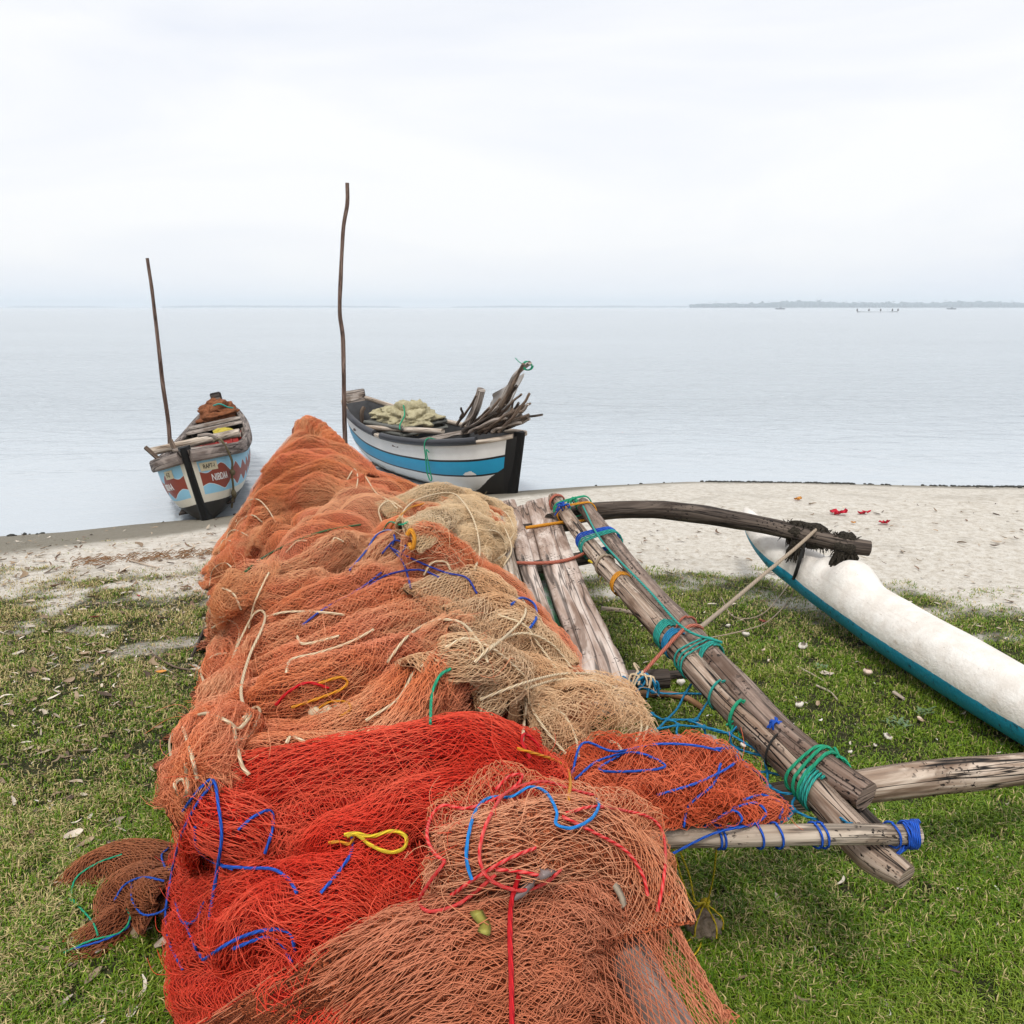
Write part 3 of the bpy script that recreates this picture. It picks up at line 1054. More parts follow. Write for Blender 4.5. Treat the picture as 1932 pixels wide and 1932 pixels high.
M_BEIGEHEAP = b.done(b.ramp(nn, [(.3, (.30, .26, .15, 1)), (.6, (.50, .45, .29, 1))]), .9, .1)
put('net_heap', mb, M_BEIGEHEAP, 'beige net heaped on the trays in the white and blue boat', 'net')
mb = MB()
mb.tube(catmull([L2((-.5, -.05, 1.08)), L2((-.28, -.16, 1.02)), L2((-.12, -.26, .95)), L2((-.05, -.38, .86)), L2((0, -.42, .80))], 24), .010, 6)
put('rope', mb, M_GREENROPE, 'short green rope over the beige net in the boat', 'rope')

# firewood leaning in the bow, each stick a thing of its own
def stick(p2, zy=None, r=.02, seed=0, mat=None, name='firewood_stick', lab=None, grp='sticks of firewood in the boat', kink=.05):
    rr = random.Random(seed)
    pts = [np.array(p, float) for p in p2]
    path = catmull(pts, 18)
    path = path + (np.stack([fbm(np.linspace(0, 3, 18), k * 5.3, seed, 3, 2) for k in range(3)], -1) - .5) * kink
    mb = MB()
    mb.tube(path, np.linspace(r * 1.15, r * .8, 18), 8, wob=.22, seed=seed)
    return put(name, mb, mat or M_BROWNWOOD, lab or 'crooked brown stick in the pile of firewood in the bow', 'stick', grp)

def S2(u, v, y_off):               # point above the bow of the boat at a given lateral place across it
    # intersect the sight line with the boat's vertical plane y = y_off
    o, dd = Vector(CAM), Vector(ray(u, v))
    lo = R2.transposed() @ (o - loc2)
    ld = R2.transposed() @ dd
    k = (y_off - lo.y) / ld.y
    return np.array(o + dd * k)
# (start low, end high) as seen in the photograph, and how far across the boat
SP_ = [((905, 815), (925, 800), (990, 690), -.10, .026), ((868, 806), (888, 790), (905, 740), -.1, .018), ((862, 800), (882, 775), (898, 745), .1, .016),
       ((880, 815), (930, 780), (975, 728), -.05, .026), ((900, 815), (945, 770), (973, 735), .1, .022), ((870, 815), (905, 795), (940, 768), -.2, .024),
       ((915, 815), (950, 785), (985, 775), -.15, .020), ((925, 812), (965, 790), (1020, 780), 0, .016), ((930, 812), (962, 785), (1002, 760), .15, .017),
       ((900, 812), (935, 790), (962, 765), .15, .022), ((890, 814), (930, 775), (950, 755), .2, .02), ((935, 812), (970, 798), (998, 788), -.1, .022),
       ((880, 812), (900, 790), (925, 772), .2, .02), ((912, 812), (940, 796), (975, 780), .2, .024), ((905, 814), (935, 800), (968, 772), -.2, .02),
       ((875, 812), (900, 800), (935, 780), -.25, .023), ((922, 812), (948, 800), (982, 766), .05, .018), ((940, 812), (960, 806), (990, 795), .1, .02),
       ((895, 812), (925, 790), (948, 776), 0, .02), ((868, 790), (872, 782), (868, 768), 0, .016), ((932, 814), (952, 790), (968, 768), -.12, .018),
       ((886, 815), (920, 797), (955, 789), -.26, .022), ((945, 814), (958, 790), (970, 758), .2, .016), ((898, 815), (942, 800), (985, 783), .0, .021)]
for k, (a, m_, c_, yo, r) in enumerate(SP_):
    stick([S2(*a, yo), S2(*m_, yo), S2(*c_, yo * .6)], r=r * 1.05, seed=40 + k, mat=(M_BROWNWOOD, M_GREYWOOD, M_BROWNWOOD, M_DARKWOOD)[k % 4] if k != 3 else M_DARKWOOD)
rr_ = random.Random(77)
for k in range(14):
    u0, yo = rr_.uniform(868, 945), rr_.uniform(-.26, .22)
    a_, l_ = rr_.uniform(.15, .95), rr_.uniform(55, 95)
    p1_ = (min(u0 + math.cos(a_) * l_, 1000), 812 - math.sin(a_) * l_)
    stick([S2(u0, 814, yo), S2((u0 + p1_[0]) / 2 + rr_.uniform(-4, 4), (814 + p1_[1]) / 2 + rr_.uniform(-4, 4), yo), S2(*p1_, yo * .8)], r=rr_.uniform(.014, .022), seed=140 + k, mat=rr_.choice([M_BROWNWOOD, M_BROWNWOOD, M_DARKWOOD, M_GREYWOOD]))
stick([S2(915, 815, 0), S2(940, 765, 0), S2(962, 725, .05), S2(978, 702, .05), S2(1000, 684, .05)], r=.032, seed=90, mat=M_GREYWOOD, name='firewood_pole', grp=None,
      lab='long pale pole rising highest from the firewood with green cord at its tip', kink=.02)
mb = MB()
tp = S2(993, 690, .05)
mb.tube(np.array([tp + [.05 * math.cos(a), .02 * math.sin(a) * 0, .05 * math.sin(a)] for a in np.linspace(0, 12.6, 40)]) + np.linspace(0, .03, 40)[:, None] * [1, 0, 0], .008, 5)
mb.tube(catmull([tp, tp + [-.08, 0, .04], tp + [-.13, 0, .09]], 10), .005, 5)
put('cord', mb, M_GREENROPE, 'green cord tied round the tip of the longest pole', 'cord')
lg = [S2(884, 800, .15), S2(898, 770, .18), S2(908, 735, .2)]
mb = MB()
mb.tube(catmull(lg, 14), np.linspace(.062, .058, 14), 14, wob=.12, seed=5)
put('log', mb, M_GREYWOOD, 'thick grey log with a hollow end standing behind the firewood', 'log')
mb = MB()                                               # pale sheet of canvas behind the sticks
A_ = [S2(905, 790, .22), S2(958, 790, .22), S2(985, 705, .22), S2(935, 742, .22)]
G = np.array([[A_[0], A_[3]], [A_[1], A_[2]]])
s_, t_ = np.meshgrid(np.linspace(0, 1, 14), np.linspace(0, 1, 14), indexing='ij')
Gc = (G[0, 0] * ((1 - s_) * (1 - t_))[..., None] + G[1, 0] * (s_ * (1 - t_))[..., None] + G[0, 1] * ((1 - s_) * t_)[..., None] + G[1, 1] * (s_ * t_)[..., None])
nrm = np.array(R2 @ Vector((0, 1, 0)))
Gc = Gc + (0.10 * (fbm(s_ * 3, t_ * 3, 0, 4, 2) - .5))[..., None] * nrm
mb.grid(Gc)
mb.grid(Gc + nrm * .02, flip=True)
edge_i = [(i, 0) for i in range(14)] + [(13, j) for j in range(1, 14)] + [(i, 13) for i in range(12, -1, -1)] + [(0, j) for j in range(12, 0, -1)]
er = np.array([[Gc[i, j], Gc[i, j] + nrm * .02] for i, j in edge_i + edge_i[:1]])
mb.grid(er)
put('canvas_sheet', mb, m_plain('grey_canvas', (.50, .47, .44, 1), .85, .12, 12), 'pale grey canvas sheet propped behind the firewood', 'canvas')

# ------------------------------------------------------------------ stakes in the water
def stake(pts, r, label, Y, bend=.03):
    P_ = [PY(u, v, Y) for u, v in pts]
    path = catmull(P_, 50)
    mb = MB()
    mb.tube(path, np.linspace(r, r * .75, 50), 9, wob=.18, seed=int(Y * 10))
    return put('mooring_stake', mb, m_stake, label, 'stake')
m_stake = m_wood('stake_bark', (.26, .18, .14, 1), (.16, .10, .078, 1), (.05, .033, .028, 1), 2.0)
stake([(322, 868), (318, 800), (308, 730), (300, 660), (292, 590), (285, 535), (278, 487)], .030, 'thin wooden stake leaning beside the light blue boat', 12.2)
stake([(656, 880), (651, 830), (649, 740), (647, 640), (641, 590), (643, 520), (648, 430), (655, 385), (655, 345)], .034, 'tall crooked stake standing at the stern of the white and blue boat', 12.9)

# small net in the stern of the painted boat
mb = MB()
for k, (px, py, pz, sx, sy, sz) in enumerate(((-2.0, 0, .84, .32, .26, .15), (-2.2, 0, .90, .16, .17, .13), (-1.78, .02, .78, .22, .28, .10))):
    mb.blob(L1((px, py, pz)), (sx, sy, sz), 60 + k, .6, 40, 28, R1n, freq=2.6)
b = NB('brown_netting_heap')
b.bump(b.noise(b.obj(), 45, 5, .7), .9, .02)
nn = b.noise(b.obj(), 14, 5, .7)
c_ = b.ramp(nn, [(.3, (.11, .045, .022, 1)), (.55, (.27, .10, .045, 1)), (.75, (.34, .15, .07, 1))])
put('net_heap', mb, b.done(c_, .9, .1), 'rust brown net piled in the stern of the light blue boat', 'net')
mb = MB()
q = L1((-1.66, .12, .93))
mb.tube(catmull([q + [-.12, 0, .02], q + [0, -.05, .05], q + [.1, -.02, 0], q + [.16, .05, -.02]], 20), .012, 5)
put('rope', mb, M_TEALROPE, 'bit of teal rope on the rust brown net in the stern', 'rope')

# ------------------------------------------------------------------ boat far out with people
fb = P(1655, 588.5, WATER_Z)
Yf = min(fb[1], 420)
fo = PY(1655, 588.5, Yf)
fo[2] = WATER_Z
sc_ = Yf * 1.027 / FPX
fr = empty('fishing_canoe', fo, 'tiny low canoe with its crew far out on the lagoon', 'boat')
mb = MB()
n_ = 20
t = np.linspace(-1, 1, n_)
hw = 1.0 * (1 - t ** 2) ** .6 + .05
xs = t * 36 * sc_
G = np.stack([np.stack([xs, hw, np.full(n_, .08) + .22 * t ** 4], -1), np.stack([xs, hw * .5, np.full(n_, -.1)], -1), np.stack([xs, -hw * .5, np.full(n_, -.1)], -1), np.stack([xs, -hw, np.full(n_, .08) + .22 * t ** 4], -1)], 1) + fo
mb.grid(G, close=True)
mb.build('hull', M_TAR, fr)
M_CREW = m_plain('dark_clothes', (.05, .035, .03, 1), .8, .3, 10)
for k, uu in enumerate((1619, 1640, 1661, 1682, 1692)):
    x_ = fo[0] + (uu - 1655) * sc_
    z_ = fo[2] + .4
    mb = MB()
    prof = [(.0, .16), (.15, .2), (.5, .22), (.72, .24), (.80, .10), (.86, .08), (.92, .12), (1.02, .12), (1.08, .03)]
    prof = [(a, q * 1.35) for a, q in prof]
    mb.tube(np.array([[x_, fo[1], z_ + a * 1.1] for a, _ in prof]), [q * 1.1 for _, q in prof], 8, up=(0, 1, 0))
    put('person', mb, M_CREW, 'tiny figure in dark clothes sitting in the far canoe', 'person', 'crew of the far canoe')
for uu, vv in ((1472, 581.5), (1795, 582.5)):
    fo2 = PY(uu, vv, 900)
    fo2[2] = WATER_Z
    mb = MB()
    mb.grid(np.stack([np.stack([t * 5, hw * .8, np.full(n_, .9) + .4 * t ** 4], -1), np.stack([t * 4.6, 0 * t, np.full(n_, -.2)], -1), np.stack([t * 5, -hw * .8, np.full(n_, .9) + .4 * t ** 4], -1)], 1) + fo2, close=True)
    mb.box(fo2 + [0.5, 0, 1.3], (1.6, 1, 1.0), None, .1)
    put('far_boat', mb, m_plain('far_boat_paint', (.10, .11, .13, 1), .7), ['speck of a boat before the low end of the far wood', 'speck of a boat near the right end of the far wood'][uu > 1600], 'boat')
# ------------------------------------------------------------------ outrigger canoe that carries the nets
SURF = []                                 # surfaces that ropes and nets may lie on

def hit(u, v, extra=0.0):
    """nearest built surface (or the ground) seen at a place of the photograph"""
    o, d_ = Vector(CAM), Vector(ray(u, v))
    best = None
    for t_ in SURF:
        r = t_.ray_cast(o, d_)
        if r[0] is not None and (best is None or r[3] < best[0]):
            best = (r[3], np.array(r[0]), np.array(r[1]))
    if best is None:
        p = PG(u, v)
        return p, np.array([0, 0, 1.0])
    n = best[2]
    if n @ np.array(d_) > 0:
        n = -n
    return best[1], n

M_LOG = m_wood('grey_log', (0.63, 0.52, 0.42, 1), (0.31, 0.22, 0.16, 1), (0.05, 0.037, 0.03, 1), 0.8, 1.0, 0.3)
M_LOGPIT = m_wood('pitted_log', (0.42, 0.32, 0.26, 1), (0.23, 0.165, 0.13, 1), (0.045, 0.034, 0.028, 1), 0.8, 0.6, 1.0)
M_BOOM = m_wood('dark_boom_wood', (0.16, 0.125, 0.10, 1), (0.07, 0.053, 0.043, 1), (0.022, 0.017, 0.014, 1), 0.7, 0.8, 0.3)
M_PLANK = m_wood('weathered_plank', (0.68, 0.59, 0.52, 1), (0.43, 0.32, 0.26, 1), (0.13, 0.08, 0.055, 1), 0.45, 0.7, 0.4)
M_BAR = m_wood('pale_bar', (0.60, 0.51, 0.41, 1), (0.42, 0.34, 0.265, 1), (0.17, 0.125, 0.09, 1), 1.0, 0.6, 0.3)
M_GREYPOLE = m_wood('grey_rail', (0.44, 0.38, 0.35, 1), (0.36, 0.30, 0.27, 1), (0.24, 0.19, 0.17, 1), 0.4, 0.5)

canoe = empty('outrigger_canoe', (0.2, 4.0, 0.0), 'grounded outrigger canoe of grey logs and planks with white and blue float', 'outrigger canoe')

def log(name, pts, r, mat, wob=.13, seed=0, sides=14, n=60, bendn=0.0, surf=True, label=None, squash=None, parent=canoe):
    path = catmull(pts, n)
    if bendn:
        t = np.linspace(0, 3, n)
        path = path + (np.stack([fbm(t, 2.2 + k * 7, 0, seed, 2) for k in range(3)], -1) - .5) * bendn
    rr = np.interp(np.linspace(0, 1, n), np.linspace(0, 1, len(r)), r) if hasattr(r, '__len__') else np.full(n, r)
    rr = rr * (1 + .10 * (fbm(np.linspace(0, 6, n), seed, 0, 5, 2) - .5))
    mb = MB()
    mb.tube(path, rr, sides, wob=wob, seed=seed, squash=squash)
    if surf: SURF.append(mb.bvh())
    o = mb.build(name, mat, parent)
    if label: o['label'] = label
    return o, path

def slab(name, L_, R_, z, th, mat, seed=0, n=40, parent=canoe, label=None):
    """board with wavy edges; L_, R_ the left and right edges in picture units"""
    a = catmull([P(u, v, z) for u, v in L_], n)
    c = catmull([P(u, v, z) for u, v in R_], n)
    m = 14
    q = np.linspace(0, 1, m)
    G = a[:, None] * (1 - q)[None, :, None] + c[:, None] * q[None, :, None]
    t = np.arange(n) / n * 12
    G[..., 2] += 0.012 * (fbm(t[:, None] * .5, q[None] * 3, 0, seed, 3) - .5) - .012 * np.abs(2 * q[None] - 1) ** 6
    G[:, 0] += (c - a) * (0.06 * (fbm(t * .8, 1, 0, seed + 1, 2) - .5))[:, None]
    G[:, -1] += (c - a) * (0.06 * (fbm(t * .8, 9, 0, seed + 2, 2) - .5))[:, None]
    bot = G[:, ::-1].copy()
    bot[..., 2] -= th
    full = np.concatenate([G, bot], 1)
    wd = np.linalg.norm(c - a, axis=1)
    ln = np.concatenate([[0], np.cumsum(np.linalg.norm(np.diff((a + c) / 2, axis=0), axis=1))])
    uvx = np.concatenate([q, q[::-1] + 1.3])[None] * wd.mean()
    mb = MB()
    mb.grid(full, np.stack(np.broadcast_arrays(uvx, ln[:, None]), -1), close=True, flip=False)
    for e in (0, n - 1):
        mb.add(full[e], [list(range(2 * m))], np.stack([uvx[0], np.full(2 * m, .2)], -1))
    SURF.append(mb.bvh())
    o = mb.build(name, mat, parent)
    if label: o['label'] = label
    return o

# narrow hull below the nets
mb = MB()
n_ = 40
t = np.linspace(0, 1, n_)
ax_ = np.stack([-1.15 + t * 1.2, 7.1 - t * 6.1], -1)
hw = .24 * np.clip(np.minimum(t, 1 - t) * 6, .12, 1) ** .7
prof = [(-1, .54), (-1.05, .45), (-.9, .25), (-.45, .05), (0, .0), (.45, .05), (.9, .25), (1.05, .45), (1, .54), (.85, .54), (.85, .3), (-.85, .3), (-.85, .54)]
G = np.stack([np.stack([ax_[:, 0] + a * hw, ax_[:, 1] + a * hw * .2, np.full(n_, zz)], -1) for a, zz in prof], 1)
mb.grid(G, close=True)
mb.build('hull', M_DARKWOOD, canoe)

log('rail_pole', [P(870, 1285, .82), P(905, 1348, .80), P(1040, 1565, .73), P(1182, 1795, .69), P(1300, 2000, .66)], .045, M_GREYPOLE, .02, 3, 16, label='smooth grey round pole half hidden under the nets')

slab('deck_plank', [(992, 945), (1012, 1010), (1040, 1110), (1068, 1190), (1088, 1260), (1100, 1330)], [(1046, 935), (1070, 1010), (1110, 1110), (1150, 1190), (1178, 1250), (1205, 1330)], .62, .045, M_PLANK, 3, label='widest grey plank with dark brown stains')
slab('deck_plank', [(945, 945), (962, 1000), (985, 1080), (1012, 1180), (1035, 1240), (1050, 1290)], [(972, 940), (992, 1000), (1020, 1090), (1052, 1180), (1072, 1240), (1088, 1290)], .61, .04, M_PLANK, 9, label='narrow pale grey plank left of the widest one')
slab('deck_plank', [(870, 1060), (880, 1140), (890, 1240)], [(925, 1060), (950, 1140), (985, 1240)], .60, .04, M_PLANK, 15)
slab('deck_plank', [(973, 955), (978, 990), (990, 1060)], [(999, 950), (1006, 990), (1022, 1060)], .585, .03, M_PLANK, 22)
log('deck_pole', [P(945, 985, .655), P(955, 1040, .655), P(975, 1130, .655), (P(998, 1215, .655))], .042, M_PALEWOOD, .05, 4, label='pale peeled pole between the planks')
for a, c_, zz in (((960, 1002), (1085, 990), .565), ((985, 1076), (1175, 1038), .565), ((1040, 1290), (1260, 1280), .55)):
    log('cross_bearer', [P(*a, zz), P((a[0] + c_[0]) / 2, (a[1] + c_[1]) / 2, zz), P(*c_, zz)], .04, M_DARKWOOD, .1, 6)

# the two long poles and the thin one between
_, PA = log('long_pole', [P(1043, 938, .67), P(1110, 1030, .66), P(1190, 1125, .655), P(1275, 1220, .645), P(1360, 1310, .63), P(1450, 1400, .61), P(1560, 1515, .58), P(1650, 1612, .55), P(1712, 1662, .53)],
            [.042, .048, .05, .05, .05, .047, .046, .052, .038], M_LOG, .16, 5, 16, 90, .03, label='cracked pole reaching furthest to its pointed near end')
_, PB = log('long_pole', [P(1100, 950, .70), P(1160, 1030, .695), P(1225, 1110, .69), P(1300, 1190, .68), P(1390, 1285, .67), P(1470, 1370, .655), P(1560, 1450, .635), P(1637, 1502, .615)],
            [.046, .046, .045, .046, .047, .046, .046, .044], M_LOGPIT, .14, 8, 16, 90, .03, label='pitted pole with blackened cut end beside the cracked pole')
log('long_pole', [P(1130, 1050, .60), P(1220, 1120, .595), P(1320, 1240, .59), P(1420, 1340, .575), P(1540, 1460, .55), P(1680, 1600, .52)], .034, M_DARKWOOD, .1, 11, 12, 60, .02, label='thin dark pole under the two thick ones')
log('cross_bar', [P(1010, 1592, .62), P(1250, 1580, .625), P(1480, 1576, .63), P(1650, 1575, .632), P(1733, 1574, .632)], [.026, .028, .028, .027, .026], M_BAR, .07, 14, 14, 60, .008, label='pale bar across the near end with blue lashings')

# booms
_, BM1 = log('boom', [P(1040, 985, .60), P(1112, 967, .615), P(1200, 962, .63), P(1300, 966, .63), P(1400, 982, .60), P(1500, 1004, .56), P(1590, 1028, .52), P(1642, 1036, .50)],
             [.06, .064, .064, .064, .062, .058, .054, .05], M_BOOM, .16, 21, 16, 80, .03, label='dark curved boom ending over the float')
_, BM2 = log('boom', [P(1320, 1530, .43), P(1450, 1512, .42), P(1600, 1490, .41), P(1720, 1472, .40), P(1830, 1462, .38), P(2000, 1450, .33), P(2150, 1462, .26)],
             [.052, .052, .055, .06, .06, .058, .05], M_LOG, .10, 23, 16, 80, .02, label='grey near boom under the pole ends')

# the float
ax_pts = [P(1408, 962, .47), P(1432, 1002, .44), P(1475, 1045, .36), P(1560, 1100, .25), P(1680, 1178, .21), P(1800, 1250, .20), P(1960, 1345, .19), (PX := P(2150, 1450, .19)), P(2380, 1580, .24)]
n_, m_ = 110, 40
axp = catmull(ax_pts, n_)
tt = np.linspace(0, 1, n_)
rad = np.interp(tt, [0, .03, .125, .25, .38, .5, .625, .9, 1], [.022, .042, .088, .128, .160, .170, .170, .15, .05])
mb = MB()
T = np.gradient(axp, axis=0); T /= np.linalg.norm(T, axis=1, keepdims=True)
N = np.array([0, 0, 1.0]) - T * T[:, 2:3]; N /= np.linalg.norm(N, axis=1, keepdims=True)
B = np.cross(T, N)
th = np.arange(m_) / m_ * 2 * math.pi
# slightly keeled section
prof = 1 - .06 * np.cos(2 * th) + .05 * np.clip(-np.cos(th), 0, 1) ** 2
knob_s = 1.1 * np.exp(-np.abs((tt - .425) / .022) ** 3) + 0.5 * np.exp(-((tt - .372) / .014) ** 2)
knob = knob_s[:, None] * np.clip(np.cos(th), 0, 1)[None] ** 3 * .085
rr = rad[:, None] * prof[None] * (1 + .05 * (fbm(np.cos(th)[None] * 1.5, np.sin(th)[None] * 1.5, tt[:, None] * 14, 41, 3) - .5)) + knob
G = axp[:, None] + rr[..., None] * (np.cos(th)[None, :, None] * N[:, None] + np.sin(th)[None, :, None] * B[:, None])
G[..., 2] = np.maximum(G[..., 2], gz(G[..., 0], G[..., 1]) - .02)
hgt = np.cos(th)[None] + 0 * tt[:, None]
mb.grid(G, np.stack(np.broadcast_arrays(hgt, (tt * 5.5)[:, None]), -1), close=True, flip=True)
b = NB('float_paint')
x, y, _ = b.sep(b.uv())
ob = b.obj()
n = b.noise(ob, 7, 5, .65)
n2 = b.noise(ob, 40, 5, .7)
side_ = b.sep(ob)
white = b.mix(b.sstep(n, .3, .7), (.72, .66, .59, 1), (.86, .82, .76, 1))
grime = b.noise(b.mapping(b.uv(), (2.5, 5, 1)), 1.0, 5, .7)
white = b.mix(b.math('MULTIPLY', b.sstep(grime, .52, .80), b.math('SUBTRACT', 1.0, b.sstep(x, -.05, .55)), clamp=True), white, (.40, .29, .17, 1))
white = b.mix(b.math('MULTIPLY', b.sstep(b.noise(b.mapping(b.uv(), (14, 1.4, 1)), 1.0, 5, .7), .5, .75), .35), white, (.50, .43, .36, 1))
chips = b.math('GREATER_THAN', b.noise(b.mapping(b.uv(), (14, 30, 1)), 1.0, 3, .6), .70)
blue = b.mix(n2, (.010, .25, .40, 1), (.018, .36, .52, 1))
blue = b.mix(b.sstep(b.noise(ob, 26, 5, .75), .56, .68), blue, (.015, .045, .06, 1))
edge = b.math('MULTIPLY_ADD', n, .10, -.12)
c_ = b.mix(b.math('LESS_THAN', x, edge), white, blue)
c_ = b.mix(b.math('MULTIPLY', chips, .55), c_, (.24, .17, .11, 1))
b.bump(b.math('ADD', n2, b.math('MULTIPLY', n, 2)), .5, .012)
M_FLOAT = b.done(c_, .55, .35)
SURF.append(mb.bvh())
fl = mb.build('float', M_FLOAT, canoe)
fl['label'] = 'white painted float with blue underside'

# dark frayed coir bindings where the boom meets the float
b = NB('black_coir')
nn = b.noise(b.obj(), 90, 4, .7)
b.bump(nn, 1.0, .01)
M_COIR = b.done(b.ramp(nn, [(.3, (.012, .010, .008, 1)), (.6, (.05, .042, .032, 1)), (.8, (.16, .14, .11, 1))]), .95, .1)
rr_ = random.Random(5)
def binding(i0, i1, extra, hang):
    mb = MB()
    seg = BM1[i0:i1]
    mb.tube(seg, extra * np.interp(np.linspace(0, 1, len(seg)), [0, .2, .45, .7, 1], [.88, 1.08, .96, 1.15, .9]), 14, wob=.6, seed=i0)
    ctr = seg.mean(0)
    for k in range(420):
        p = seg[rr_.randrange(len(seg))]
        a = rr_.uniform(0, 6.28)
        dr = np.array([math.cos(a) * .3 + rr_.uniform(-.3, .3), rr_.uniform(-.3, .3), math.sin(a)])
        dr /= np.linalg.norm(dr)
        s = p + dr * extra * .8
        e = s + dr * rr_.uniform(.006, .034) + [rr_.uniform(-.03, .03), rr_.uniform(-.02, .02), rr_.uniform(-.035, .01)]
        mb.tube(np.array([s, (s + e) / 2 + [0, 0, .004], e]), [.0035, .003, .001], 4, caps=False)
    for (dx_, ln_) in hang:
        for k in range(44):
            p = ctr + [dx_ + rr_.uniform(-.02, .02), -.03 + rr_.uniform(-.03, .03), -.03]
            e = p + [rr_.uniform(-.05, .03), rr_.uniform(-.03, .03), -ln_ * rr_.uniform(.7, 1)]
            mb.tube(np.array([p, (p + e) / 2 + [rr_.uniform(-.02, .02), 0, 0], e]), [.010, .009, .003], 4, caps=False)
    mb.build('binding', M_COIR, canoe)
binding(55, 64, .066, [(-.08, .14)])
binding(66, 73, .064, [(-.05, .16), (.02, .10)])

def lash(path, i, r, mat, turns=2, tilt=.25, pitch_=.012, path2=None, name='lashing', gap=.005):
    """turns of rope round one pole, or round two poles side by side"""
    n = len(path)
    T = path[min(i + 1, n - 1)] - path[max(i - 1, 0)]
    T = T / np.linalg.norm(T)
    mb = MB()
    if path2 is None:
        c = path[i]
        N = np.array([0, 0, 1.0]) - T * T[2]
        N /= np.linalg.norm(N)
        B = np.cross(T, N)
        a = np.linspace(0, turns * 2 * math.pi, 22 * turns)
        pts = c + (np.cos(a)[:, None] * N + np.sin(a)[:, None] * B) * r + T * (np.sin(a)[:, None] * tilt * r + (a / (2 * math.pi))[:, None] * pitch_)
    else:
        c1 = path[i]
        c2 = path2[np.argmin(np.linalg.norm(path2 - c1, axis=1))]
        D = c2 - c1
        dl = np.linalg.norm(D)
        D /= dl
        N = np.cross(D, T)
        N /= np.linalg.norm(N)
        if N[2] < 0: N = -N
        a = np.linspace(0, turns * 2 * math.pi, 40 * turns)
        ca, sa = np.cos(a), np.sin(a)
        st = np.sign(ca) * np.minimum(1, np.abs(ca) * 3)
        pts = (c1 + c2) / 2 + D * (st * dl / 2 + ca * r)[:, None] + N * (sa * r * 1.02)[:, None] + T * (a / (2 * math.pi) * pitch_)[:, None] + T * (np.sin(a * .5) * tilt * r)[:, None]
    mb.tube(pts, gap * .78, 6)
    return mb.build(name, mat, canoe)

def near(path, u, v):
    d_ = path - CAM
    uu = 966 + FPX * d_[:, 0] / (d_[:, 1] * CP - d_[:, 2] * SP)
    vv = 966 - FPX * (d_[:, 1] * SP + d_[:, 2] * CP) / (d_[:, 1] * CP - d_[:, 2] * SP)
    return int(np.argmin((uu - u) ** 2 + (vv - v) ** 2))

for (uv_, r, mat, tn, p2, g_) in (((1075, 968), .058, M_ORANGEROPE, 2, 'B', .006), ((1068, 952), .06, M_GREENROPE, 2, 'B', .006), ((1105, 1022), .058, M_BLUEROPE, 4, 'B', .0055), ((1118, 1030), .06, M_TEALROPE, 3, 'B', .0055),
                                 ((1142, 1060), .056, M_TANROPE, 2, None, .007), ((1168, 1105), .056, M_ORANGEROPE, 4, None, .005), ((1255, 1197), .058, M_TEALROPE, 5, None, .0055), ((1272, 1212), .057, M_CYANROPE, 4, None, .006),
                                 ((1300, 1240), .057, M_TEALROPE, 3, 'B', .0055), ((1362, 1310), .055, M_TEALROPE, 1, None, .006), ((1405, 1345), .056, M_GREENROPE, 1, None, .008), ((1465, 1410), .055, M_BLACKROPE, 1, None, .005),
                                 ((1520, 1450), .056, M_GREENROPE, 3, 'B', .007), ((1533, 1462), .056, M_TEALROPE, 4, None, .006), ((1060, 945), .056, M_PINKROPE, 3, None, .008)):
    lash(PA, near(PA, *uv_), r, mat, tn, .5, .014, PB if p2 else None, gap=g_)
lash(PB, near(PB, 1345, 1225), .056, M_TEALROPE, 3, .5, .012, gap=.005)
lash(PB, near(PB, 1300, 1183), .055, M_PINKROPE, 1, .5, .012, gap=.006)
CB = catmull([P(1010, 1592, .62), P(1250, 1580, .625), P(1480, 1576, .63), P(1650, 1575, .632), P(1733, 1574, .632)], 120)
for uu in (1345, 1360, 1428, 1462, 1537, 1549, 1682):
    lash(CB, near(CB, uu, 1576), .033, M_BLUEROPE, 1, .35, .004, gap=.0042)
lash(CB, near(CB, 1702, 1575), .034, M_BLUEROPE, 4, .1, .009, gap=.0045)
lash(CB, near(CB, 1716, 1575), .036, M_BLUEROPE, 4, -.3, .006, gap=.0045)
mb = MB()
i = near(PA, 1680, 1625)
q = PA[i]
for k in range(4):
    a0 = P(1640 + k * 6, 1572, .60 - .0)
    mb.tube(catmull([a0, P(1645 + k * 5, 1612, .55), P(1668, 1622, .56), P(1704 + k * 2, 1600, .60), P(1700 + k * 4, 1578, .62)], 26), .0045, 6)
mb.build('lashing', M_BLUEROPE, canoe)

def rope(name, pts, r, mat, label=None, cat=None, n=60, parent=None, group=None, wig=0.0, seed=0, knots=()):
    path = catmull(pts, n)
    if wig:
        t = np.linspace(0, n / 6, n)
        path = path + (np.stack([fbm(t, 3.3 + k * 7, 0, seed, 2) for k in range(3)], -1) - .5) * wig
    mb = MB()
    mb.tube(path, r, 7)
    for k in knots:
        mb.blob(path[k], (r * 2.4, r * 2.4, r * 2.0), seed + k, .3, 9, 7)
    o = mb.build(name, mat, parent)
    return tag(o, label, cat, group)

